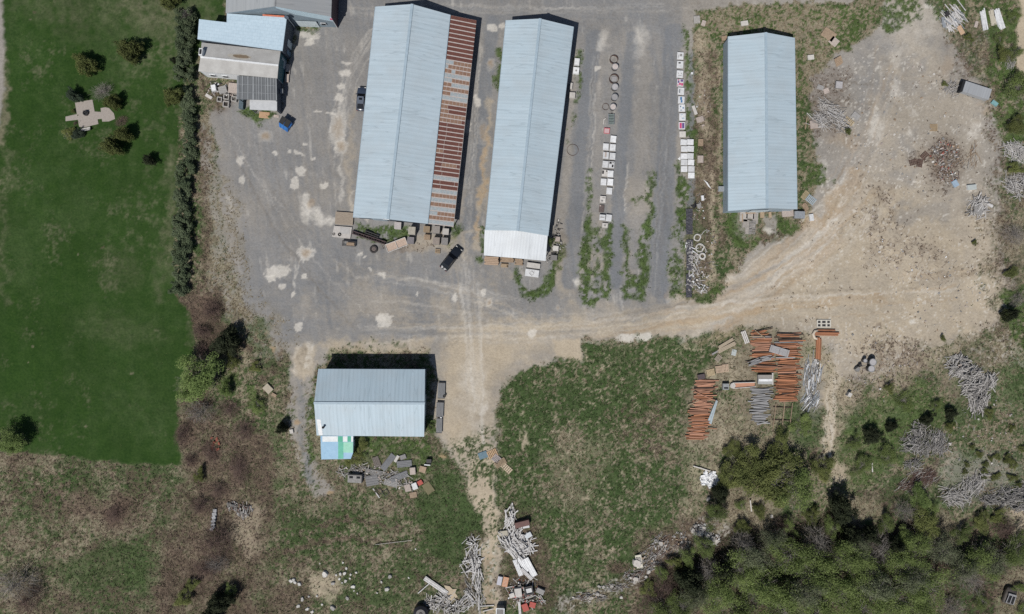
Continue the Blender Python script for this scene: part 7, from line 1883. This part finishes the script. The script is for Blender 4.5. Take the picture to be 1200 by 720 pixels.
LEAVES = {
    'spring': leaf_mat('spring_leaves', (.262, .330, .120), (.135, .185, .062), .45, .5),
    'olive': leaf_mat('olive_leaves', (.205, .228, .080), (.105, .128, .044), .45, .35),
    'lime': leaf_mat('lime_leaves', (.25, .33, .12), (.15, .22, .07), .5, .4),
    'evergreen': leaf_mat('evergreen_needles', (.122, .142, .046), (.062, .076, .025), .9, .2),
    'dark': leaf_mat('dark_needles', (.036, .044, .022), (.016, .022, .011), .9, .1),
    'hedge': leaf_mat('hedge_leaves', (.165, .205, .122), (.078, .110, .060), .35, .35),
    'bluish': leaf_mat('bluish_needles', (.065, .090, .060), (.036, .054, .036), .9, .15),
    'greygreen': leaf_mat('grey_green_leaves', (.200, .225, .135), (.115, .132, .080), .6, .3),
}
TWIG_R = mat('reddish_twigs', (.170, .115, .098), (.095, .066, .058), 2, .9)
TWIG_G = mat('grey_twigs', (.285, .262, .24), (.18, .165, .15), 2, .9)

PROTO = {}
def proto(kind, k):
    if (kind, k) in PROTO:
        return PROTO[kind, k]
    seed = 100 * k + len(kind)
    meshes = []
    if kind in ('bare', 'greybare'):
        v, f = twig_mesh(1050 if kind == 'bare' else 800, seed, .5, .0065)
        meshes.append(('crown', np_mesh('crown', v, f, TWIG_R if kind == 'bare' else TWIG_G)))
        c, r = crown_clumps(26, seed=seed); tm = TRUNKM if kind == 'bare' else BARK_G
        t = skeleton(c, seed, .022, .2, tm, 14)
    elif kind in ('evergreen', 'dark', 'bluish'):
        c, r = crown_clumps(90, .02, seed=seed, ecc=1.12, core=.3); r = r * .95
        v, f = leaf_quads(c, r, 7500, .04, upbias=1.2)
        meshes.append(('crown', np_mesh('crown', v, f, LEAVES[kind]))); t = skeleton(c, seed, .03, .2, TRUNKM, 6)
    else:
        n = {'spring': 5600, 'lime': 13000, 'olive': 10000, 'greygreen': 4200}[kind]
        c, r = crown_clumps(60, .16, seed=seed, core=.3, ecc=1.08)
        v, f = leaf_quads(c, r, n, .023, upbias=1.5)
        meshes.append(('crown', np_mesh('crown', v, f, LEAVES[kind])))
        t = skeleton(c, seed, .026, .3, BARK_G if kind != 'olive' else TRUNKM, 16)
        v, f = twig_mesh(500, seed + 3, .4, .005, .3)
        meshes.append(('twigs', np_mesh('twigs', v, f, TWIG_G)))
    o = t.build('trunk', [TRUNKM if kind in ('evergreen', 'dark', 'bluish', 'olive', 'bare') else BARK_G]); me = o.data; bpy.data.objects.remove(o)
    meshes.append(('trunk', me))
    PROTO[kind, k] = meshes
    return meshes
_k = [0]
def plant(px, py, r, h, kind, label, name='tree', cat='tree', group=None, mid=.6):
    """px, py: where the crown's middle shows; r in plan units"""
    _k[0] += 1
    b_ = P(px, py, h * mid); base = Vector((b_.x, b_.y, gz(px, py) - .05))
    root = tag(empty(name, base, (_k[0] * 2.399) % 6.283), label, cat, group)
    rm = r / 6.0
    e_ = 1 + .22 * math.sin(_k[0] * 1.7)
    root.scale = (rm * e_, rm / e_, h)
    for nm, me in proto(kind, _k[0] % 3):
        link(nm, me, root)
    return root

# --- ornamental shrubs of the lawn
for (x, y, r, h, kd, lb) in ((101, 76, 12.5, 2.6, 'evergreen', 'olive domed shrub on the lawn, furthest from the others by itself'), (152, 60, 14.5, 3.0, 'evergreen', 'largest olive domed shrub on the lawn, two crowns wide'), (88, 113, 8.5, 1.9, 'bluish', 'bluish round shrub at the north-west corner of the patio'), (133, 120, 9, 2.4, 'evergreen', 'olive shrub north-east of the patio beside the bare bush'), (131, 173, 11.5, 2.8, 'evergreen', 'olive shrub south of the patio, lower of a touching pair'), (145, 158, 9.5, 2.8, 'evergreen', 'olive shrub south-east of the patio, upper of a touching pair'), (174.5, 188, 7, 2.0, 'dark', 'small dark shrub alone on the lawn south-east of the patio'), (204, 113, 11, 2.8, 'evergreen', 'olive domed shrub against the lawn side of the hedge'), (198, 0, 11, 2.6, 'evergreen', 'olive shrub at the top edge beside the hedge'), (92, 157, 6, 1.3, 'bluish', 'small bluish shrub by the garden bench'), (204, 71, 4, 1.0, 'dark', 'little dark shrub between lawn and hedge')):
    plant(x, y, r * 1.18, h * 1.35, kd, lb, 'lawn_shrub', 'shrub', mid=.45)
plant(119, 107, 14, 2.4, 'greybare', 'leafless grey bush just north of the patio', 'bare_bush', 'bush', mid=.45)
plant(80.5, 157, 9, 1.2, 'olive', 'yellowish low bush south-west of the patio', 'low_bush', 'bush', mid=.45)
plant(142, 142, 9, .9, 'bare', 'low reddish brown bush at the eastern tip of the patio', 'bare_bush', 'bush', mid=.45)
plant(85.5, 130.5, 3, .7, 'olive', 'tiny golden plant at the western patio edge, upper of two', 'flower_clump', 'plant', mid=.45)
plant(88, 144.5, 3.2, .7, 'bare', 'tiny rusty plant at the western patio edge, lower of two', 'flower_clump', 'plant', mid=.45)

# --- hedge: two stretches
def hedge(pts, width, h, n, label, kd='hedge', seed=1, nl=9000):
    nl = int(nl * 1.8)
    g = np.random.RandomState(seed); P_ = [P(*p) for p in pts]
    cum = [0]
    for a, b_ in zip(P_[:-1], P_[1:]): cum.append(cum[-1] + (b_ - a).length)
    c = []; r = []
    for i in range(n):
        s = g.rand() * cum[-1]; j = max(k for k in range(len(cum) - 1) if cum[k] <= s); t = (s - cum[j]) / (cum[j + 1] - cum[j])
        p = P_[j].lerp(P_[j + 1], t); dv = (P_[j + 1] - P_[j]).normalized(); nv = Vector((-dv.y, dv.x, 0)); o = g.uniform(-1, 1) * (.8 + .3 * math.sin(s * .9) * math.sin(s * .37 + 1))
        hh = h * (1 - .35 * abs(o) ** 2) * g.uniform(.7, 1.05)
        p = p + nv * o * (width / 12.0) * g.uniform(.75, 1.1)
        c.append((p.x, p.y, hh * g.uniform(.25, .85))); r.append(g.uniform(.35, .75))
    base = P_[len(P_) // 2].copy(); base.z = 0
    root = tag(empty('hedge', base), label, 'hedge')
    v, f = leaf_quads(np.array(c) - np.array(base), np.array(r), nl, .12, upbias=1.25)
    link('foliage', np_mesh('foliage', v, f, LEAVES[kd]), root)
    mb = MB()
    for i in range(0, n, 4):
        q = Vector(c[i]) - base; mb.tube([(q.x, q.y, -.1), (q.x + .1, q.y, q.z)], [.06, .02], 5)
    mb.build('stems', TRUNKM, root)
hedge([(219, 14), (221, 50), (219, 98)], 25, 3.0, 130, 'wider northern stretch of hedge beside the blue shingled workshop', 'hedge', 1, 11000)
hedge([(223, 104), (225, 150), (223, 190)], 16, 2.4, 90, 'thin middle stretch of hedge between lawn and yard', 'hedge', 2, 7000)
hedge([(221, 190), (218, 240), (216, 290), (213, 345)], 25, 2.8, 210, 'long southern stretch of hedge between lawn and yard', 'hedge', 3, 16000)
plant(218, 20, 11, 3.0, 'greybare', 'bare grey bush at the northern tip of the hedge', 'bare_bush', 'bush', mid=.5)

# --- brush belt; evergreen behind the lime tree and cut conifer added as shadow masses
for (x, y, r, h, kd, lb, nm, ct) in ((231, 441, 32, 6.5, 'lime', 'bright lime tree straddling the south-east corner of the lawn', 'leafy_tree', 'tree'), (264, 456, 11, 2.6, 'lime', 'small lime bush east of the bright lime tree', 'leafy_bush', 'bush'), (264, 402, 20, 4.5, 'dark', 'dark evergreen added as the shadow behind the bright lime tree', 'dark_tree', 'tree'), (246, 722, 14, 4, 'dark', 'dark conifer added as shadow, cut by the bottom edge of the brush', 'dark_tree', 'tree'), (300, 430, 8, 1.4, 'olive', 'low olive bush in the middle of the grey green brush', 'leafy_bush', 'bush'), (272, 425, 10, 1.8, 'olive', 'olive bush under the dark evergreen', 'leafy_bush', 'bush'), (222, 540, 10, 2, 'bare', 'red brown bush at the south-east corner of the lawn', 'bare_bush', 'bush'), (280, 550, 18, 1.4, 'bare', 'wide low brown thicket north of the log pile', 'bare_bush', 'bush'), (255, 575, 13, 1.6, 'bare', 'low brown thicket just above the rock row', 'bare_bush', 'bush'), (246, 530, 14, 1.5, 'bare', 'low brown thicket around the red bricks', 'bare_bush', 'bush'), (268, 480, 16, 1.5, 'bare', 'low brown thicket south of the small lime bush', 'bare_bush', 'bush'), (236, 412, 12, 2.0, 'bare', 'brown thicket pressed between lawn and bright lime tree', 'bare_bush', 'bush'), (240, 668, 18, 2.2, 'bare', 'brown thicket west of the grey leafless bush', 'bare_bush', 'bush'), (302, 475, 11, 1.8, 'spring', 'low green bush west of the barn', 'leafy_bush', 'bush'), (232, 484, 20, 4.5, 'greybare', 'leafless purple grey tree south of the bright lime tree', 'bare_tree', 'tree'), (247, 365, 15, 3.0, 'bare', 'leafless red brown bush at the southern end of the hedge', 'bare_bush', 'bush'), (236, 390, 12, 2.2, 'bare', 'lower leafless red brown bush beside the lawn', 'bare_bush', 'bush'), (330, 502, 8, 3.0, 'dark', 'small dark conifer shrub west of the barn', 'dark_shrub', 'shrub'), (234, 594, 17, 2.8, 'bare', 'red brown leafless bush west of the rock row', 'bare_bush', 'bush'), (250, 638, 27, 4.5, 'bare', 'big red brown leafless bush south of the rock row', 'bare_bush', 'bush'), (254, 662, 16, 3.5, 'greybare', 'grey leafless bush joined to the big red brown one', 'bare_bush', 'bush'), (133, 603, 14, 1.5, 'bare', 'lone red brown bush in the lower left meadow', 'bare_bush', 'bush'), (14, 688, 28, 5.0, 'greybare', 'grey leafless tree at the left bottom edge', 'bare_tree', 'tree'), (30, 705, 22, 4.0, 'bare', 'dark reddish leafless bush in the bottom left corner', 'bare_bush', 'bush'), (7, 517, 22, 4.5, 'lime', 'pale green tree cut by the left edge beside the lawn', 'leafy_tree', 'tree'), (216, 700, 12, 2.2, 'olive', 'olive bush near the bottom edge, west of the dark one', 'leafy_bush', 'bush'), (258, 708, 16, 4.5, 'dark', 'dark conifer at the bottom edge of the brush', 'dark_tree', 'tree'), (270, 692, 10, 1.8, 'spring', 'small green bush beside the dark bottom conifer', 'leafy_bush', 'bush'), (226, 684, 9, 1.6, 'olive', 'small olive bush north of the bottom conifer', 'leafy_bush', 'bush'), (212, 510, 14, 2.4, 'bare', 'reddish bush along the south-east lawn edge', 'bare_bush', 'bush'), (285, 505, 16, 1.6, 'bare', 'wide low brown bush north of the meadow', 'bare_bush', 'bush'), (233, 556, 9, 1.8, 'olive', 'olive bush beside the white post in the brush', 'leafy_bush', 'bush'), (415, 536, 13, 1.8, 'olive', 'olive bush growing against the barn annex', 'leafy_bush', 'bush'), (425, 522, 9, 1.6, 'olive', 'bush between annex and barn wall', 'leafy_bush', 'bush'), (504, 500, 6, 1.2, 'spring', 'small green bush at the south-east barn corner', 'leafy_bush', 'bush'), (645, 283, 6, 2.4, 'spring', 'bright green bush growing beside the porch of the narrow shed', 'leafy_bush', 'bush'), (994, 154, 4.5, 1.4, 'olive', 'tiny bush at the end of the stick heap', 'leafy_bush', 'bush'), (1142, 285, 4, .9, 'olive', 'tiny bush alone on the eastern dirt', 'leafy_bush', 'bush'), (1107, 98, 4, .9, 'olive', 'tiny bush by the sticks west of the trailer', 'leafy_bush', 'bush')):
    plant(x, y, r, h, kd, lb, nm, ct, mid=.5 if h < 4 else .6)

# --- right-hand scrub
for (x, y, r, h, kd, lb, nm) in ((1193, 102, 20, 3.6, 'spring', 'big green bush at the right edge south of the tan path', 'leafy_bush'), (1178, 66, 11, 2.2, 'olive', 'olive bush between grey sticks and the tan path', 'leafy_bush'), (1192, 62, 8, 2.4, 'spring', 'green bush touching the tan path', 'leafy_bush'), (1188, 20, 10, 1.6, 'spring', 'green bush at the top right beside the tan path', 'leafy_bush'), (1172, 45, 9, 1.3, 'spring', 'low green bush south of the white sheet stacks', 'leafy_bush'), (1135, 44, 6, 1.1, 'olive', 'small olive bush south of the pipe heap', 'leafy_bush'), (1190, 148, 14, 2.2, 'olive', 'olive bush above the bleached stick heaps', 'leafy_bush'), (1192, 197, 10, 1.6, 'olive', 'olive bush between the two bleached stick heaps', 'leafy_bush'), (1184, 369, 10, 3.2, 'dark', 'dark conifer near the right edge on the dirt margin', 'dark_tree'), (1184, 369.5, 9, 2.4, 'spring', 'green shrub wrapped round the dark conifer', 'leafy_bush'), (1193, 352, 11, 2.5, 'greybare', 'grey bare bush north of the dark conifer', 'bare_bush'), (1190, 275, 18, 2.4, 'greybare', 'wide grey bare bush at the right edge of the dirt', 'bare_bush'), (1185, 320, 9, 1.2, 'olive', 'low olive bush at the right edge of the dirt', 'leafy_bush'), (1150, 232, 0, 0, '', '', '')):
    if h:
        plant(x, y, r, h, kd, lb, nm, 'tree' if 'tree' in nm else 'bush', mid=.5)
# shrubs of the eastern waste
for (x, y, r, h, kd, lb) in ((1022, 511, 13, 2.6, 'dark', 'largest dark shrub in the green patch'), (1045, 500, 8, 2.0, 'dark', 'middle dark shrub in the green patch'), (1115, 485, 8, 2.2, 'dark', 'dark shrub south of the upper brushwood heap'), (1087, 492, 9, 2.0, 'dark', 'dark shrub just above the middle brushwood heap'), (1043, 455, 7, 1.6, 'olive', 'olive shrub at the top of the green patch'), (1097, 475, 8, 1.5, 'spring', 'green shrub between two brushwood heaps'), (1060, 470, 14, 1.4, 'spring', 'wide green shrub in the green patch'), (1000, 520, 10, 2.0, 'spring', 'green shrub at the west end of the green patch'), (1040, 535, 16, 1.6, 'spring', 'low wide green shrub east of the wood crowns'), (1010, 545, 14, 1.8, 'spring', 'low green shrub beside the bare strip'), (1159, 484, 7, 1.6, 'olive', 'olive shrub on the lower end of the upper brushwood heap'), (1113, 500, 7, 1.8, 'olive', 'olive shrub east of the middle brushwood heap'), (1078, 584, 17, 2.6, 'lime', 'rounded lime bush below the reddish twig heap'), (942, 500, 17, 1.2, 'spring', 'low green patch of bush south of the zinc strips'), (1105, 397, 4, 1.2, 'olive', 'tiny olive bush at the northern edge of the waste'), (1183, 538, 7, 1.3, 'olive', 'olive tuft east in the dry waste, largest'), (1187, 545, 7, 1.2, 'olive', 'olive tuft touching the largest one')):
    plant(x, y, r, h, kd, lb, 'waste_shrub', 'shrub', mid=.5)
for (x, y) in ((1148, 533), (1161, 537), (1156, 545), (1169, 536), (1153, 552), (1134, 545), (1166, 560), (1184, 560), (1191, 560), (1194, 568), (1170, 557), (1131, 553), (1152, 560), (1187, 503), (1199, 526), (1140, 524)):
    plant(x, y, 4 + (x % 3) * .7, .9, 'olive', 'small olive tuft dotted over the dry ground above the bottom brushwood', 'grass_tuft_shrub', 'shrub', 'olive tufts on the dry ground', mid=.5)

# --- the wood
for (x, y, r, h, kd, lb) in ((908, 562, 34, 6.5, 'olive', 'largest olive crown at the northern edge of the wood'), (938, 578, 28, 6.5, 'spring', 'green crown just south-east of the largest olive crown'), (876, 548, 24, 5.0, 'olive', 'olive crown west of the largest one'), (853, 560, 16, 4.0, 'olive', 'small olive crown by the white tarpaulin'), (841, 603, 18, 4.0, 'spring', 'lone deep green bush in the gap of the wood edge'), (846, 580, 12, 4.5, 'dark', 'dark shrub behind the white tarpaulin'), (965, 548, 15, 3.5, 'olive', 'olive crown touching the bare strip'), (915, 530, 18, 3.5, 'olive', 'northernmost olive crown of the wood'), (860, 528, 12, 2.0, 'olive', 'small olive bush south of the silver boards'), (988, 598, 19, 6.0, 'dark', 'tall dark conifer in the middle of the wood edge'), (1062, 600, 16, 4.0, 'greybare', 'grey bare tree north in the wood'), (1085, 618, 20, 4.0, 'olive', 'olive crown below the rounded lime bush'), (826, 640, 15, 4.0, 'spring', 'green crown at the tip of the wood near the pale rubble'), (805, 652, 13, 3.5, 'spring', 'smaller green crown at the western tip of the wood'), (1020, 628, 12, 4.0, 'dark', 'dark conifer beside the straw clearing')):
    plant(x, y, r * (1.15 if kd == 'olive' else 1), h * (.8 if kd == 'olive' else 1), kd, lb, 'wood_tree', 'tree')
for (x, y, r, h, kd) in ((866, 668, 23, 6.5, 'spring'), (893, 690, 25, 7, 'spring'), (842, 700, 23, 6, 'spring'), (928, 652, 26, 7, 'spring'), (955, 676, 26, 7, 'spring'), (985, 694, 25, 7, 'spring'), (918, 714, 25, 7, 'spring'), (992, 655, 24, 6.5, 'spring'), (1014, 668, 22, 6, 'spring'), (1062, 662, 22, 6, 'spring'), (1076, 640, 19, 5, 'spring'), (1048, 704, 26, 7, 'spring'), (1090, 690, 24, 6, 'spring'), (1150, 655, 22, 5, 'spring'), (1190, 645, 20, 4, 'spring'), (1010, 716, 22, 6, 'spring'), (872, 722, 22, 6, 'spring'), (960, 722, 22, 6, 'spring'), (800, 712, 18, 5, 'spring'), (775, 716, 16, 4, 'spring'), (1080, 722, 20, 5, 'spring')):
    plant(x, y, r * 1.22, h * .92, kd, 'spring green leafy tree crowded among others in the lower right wood', 'wood_tree', 'tree', 'spring green trees of the wood')
for (x, y, r, h, kd) in ((872, 640, 20, 6, 'greybare'), (830, 672, 20, 5, 'greybare'), (960, 636, 22, 6, 'greybare'), (1034, 645, 22, 5, 'greybare'), (1140, 680, 22, 5, 'greybare'), (780, 690, 18, 4, 'bare'), (765, 705, 16, 3, 'bare'), (1180, 620, 16, 3, 'bare'), (920, 618, 14, 3, 'bare'), (1118, 716, 18, 4, 'greybare')):
    plant(x, y, r, h, kd, 'leafless grey tree standing among green ones in the lower right wood', 'bare_tree', 'tree', 'leafless trees of the wood')
for (x, y, r, h) in ((810, 684, 19, 6), (850, 672, 14, 5.5), (1000, 628, 13, 5), (1050, 640, 12, 5)):
    plant(x, y, r, h, 'dark', 'dark evergreen hidden among the lower right wood trees', 'wood_tree', 'tree', 'dark evergreens of the wood')

for (x, y, r, h) in ((885, 655, 20, 7), (945, 695, 22, 8), (1030, 690, 22, 8), (1070, 680, 20, 7), (1105, 645, 20, 6), (1130, 668, 20, 6), (1165, 660, 20, 5), (905, 635, 16, 6), (1008, 640, 16, 6), (815, 700, 18, 6)):
    plant(x, y, r * 1.1, h, 'greygreen', 'thin grey green tree half in leaf in the lower right wood', 'wood_tree', 'tree', 'half leafed trees of the wood')
for (x, y, r, h, kd) in ((1090, 600, 12, 2, 'spring'), (1125, 628, 14, 2.5, 'spring'), (1150, 612, 13, 2, 'olive'), (1172, 606, 11, 1.6, 'olive'), (1040, 615, 13, 2.5, 'spring'), (1060, 628, 14, 3, 'spring'), (975, 618, 13, 3, 'spring'), (950, 605, 12, 2.4, 'olive'), (890, 600, 10, 1.6, 'olive'), (868, 592, 8, 1.4, 'spring'), (925, 615, 12, 2.6, 'spring'), (870, 618, 11, 2, 'olive'), (1150, 705, 12, 1.8, 'spring'), (1165, 670, 12, 2, 'olive'), (775, 672, 11, 2, 'spring'), (790, 660, 10, 2, 'olive'), (760, 690, 11, 1.8, 'olive'), (1195, 690, 9, 1.5, 'spring'), (1200, 715, 10, 1.5, 'spring')):
    plant(x, y, r, h, kd, 'low leafy bush along the ragged upper edge of the lower right wood', 'wood_bush', 'bush', 'bushes along the wood edge', mid=.5)
# ------------------------------------------- ground plants (stuff)
def scatter(name, label, weight, n, size, material, seed, hgt=.25, blades=3):
    g = np.random.RandomState(seed)
    p = np.clip(weight, 0, None).ravel().astype(np.float64); p /= p.sum()
    idx = g.choice(p.size, n, p=p)
    j, i = idx // GW, idx % GW
    x = (GX0 + i * GS + g.uniform(-.75, .75, n) - 600) / 6; y = (360 - (GY0 + j * GS + g.uniform(-.75, .75, n))) / 6
    z = GZ[j, i]
    V = []; n_ = n * blades
    a = g.uniform(0, 2 * PI, n_); s = size * g.uniform(.5, 1.3, n_)
    bx = np.repeat(x, blades) + g.normal(0, size * .5, n_); by = np.repeat(y, blades) + g.normal(0, size * .5, n_); bz = np.repeat(z, blades)
    w_ = s * .35
    v0 = np.stack([bx - np.sin(a) * w_, by + np.cos(a) * w_, bz], 1); v1 = np.stack([bx + np.sin(a) * w_, by - np.cos(a) * w_, bz], 1)
    v2 = np.stack([bx + np.cos(a) * s, by + np.sin(a) * s, bz + hgt * g.uniform(.4, 1.2, n_)], 1)
    v = np.stack([v0, v1, v2], 1).reshape(-1, 3); f = np.arange(3 * n_).reshape(-1, 3)
    o = link(name, np_mesh(name, v, f, material)); tag(o, label, kind='stuff'); return o
inframe = ((PX > -20) & (PX < 1220) & (PY > -20) & (PY < 740)).astype(np.float32)
noveh = 1 - np.maximum(lane, 0)
scatter('weeds', 'lush green weeds', (Wt[WEED] * 1.2 + Wt[GRASS] * .06) * inframe, 24000, .14, leaf_mat('weed_leaves', (.145, .205, .068), (.080, .122, .038), .6, .4), 3, .10)
scatter('rough_grass', 'rough meadow grass', (Wt[GRASS] * (1 - lawn)) * inframe, 42000, .20, leaf_mat('meadow_grass', (.098, .130, .056), (.048, .075, .028), .5, .35), 4, .18)
scatter('dry_grass', 'dry straw coloured grass', (Wt[STRAW] * (1 - lawn)) * inframe, 42000, .20, leaf_mat('straw_blades', (.40, .335, .235), (.20, .165, .11), .5, .3), 5, .18)
scatter('brush_litter', 'dead brown stems', (Wt[BRUSH] + Wt[LITT_SHADE]) * inframe * (1 - lawn), 26000, .24, leaf_mat('dead_stems', (.22, .17, .13), (.10, .075, .06), .5, .2), 6, .22)
# ======================================================== LIGHT AND CAMERA
SUN_EL = 56.0; sdx, sdy = -.468, -.884
w = bpy.data.worlds.new('World'); SC.world = w; w.use_nodes = True
nt = w.node_tree; bg = nt.nodes['Background']
sky = nt.nodes.new('ShaderNodeTexSky'); sky.sky_type = 'NISHITA'; sky.sun_disc = False
sky.sun_elevation = R(SUN_EL); sky.sun_rotation = math.atan2(sdx, sdy)
nt.links.new(sky.outputs[0], bg.inputs['Color']); bg.inputs['Strength'].default_value = 0.052
sl = bpy.data.lights.new('sun', 'SUN'); sl.energy = 3.8; sl.angle = R(.53); sl.color = (1, .955, .89)
so = bpy.data.objects.new('sun', sl); COL.objects.link(so)
d = Vector((-sdx * math.cos(R(SUN_EL)), -sdy * math.cos(R(SUN_EL)), -math.sin(R(SUN_EL))))
so.rotation_euler = d.to_track_quat('-Z', 'Y').to_euler(); so.location = (-60, -90, 120)
cam = bpy.data.cameras.new('camera'); co_ = bpy.data.objects.new('camera', cam); COL.objects.link(co_)
co_.location = (0, 0, CAM_H); co_.rotation_euler = (0, 0, 0)
cam.sensor_fit = 'HORIZONTAL'; cam.sensor_width = 36.0; cam.lens = 18.0 * CAM_H / 100.0
cam.clip_end = 5000; cam.clip_start = 1
SC.camera = co_
SC.view_settings.view_transform = 'Standard'; SC.view_settings.look = 'None'; SC.view_settings.exposure = 0.0; SC.view_settings.gamma = 1.0
SC.view_settings.use_curve_mapping = False
SC.cycles.max_bounces = 5; SC.cycles.diffuse_bounces = 2; SC.cycles.glossy_bounces = 2; SC.cycles.transmission_bounces = 3; SC.cycles.transparent_max_bounces = 4
SC.cycles.use_adaptive_sampling = True
SC.cycles.use_denoising = False
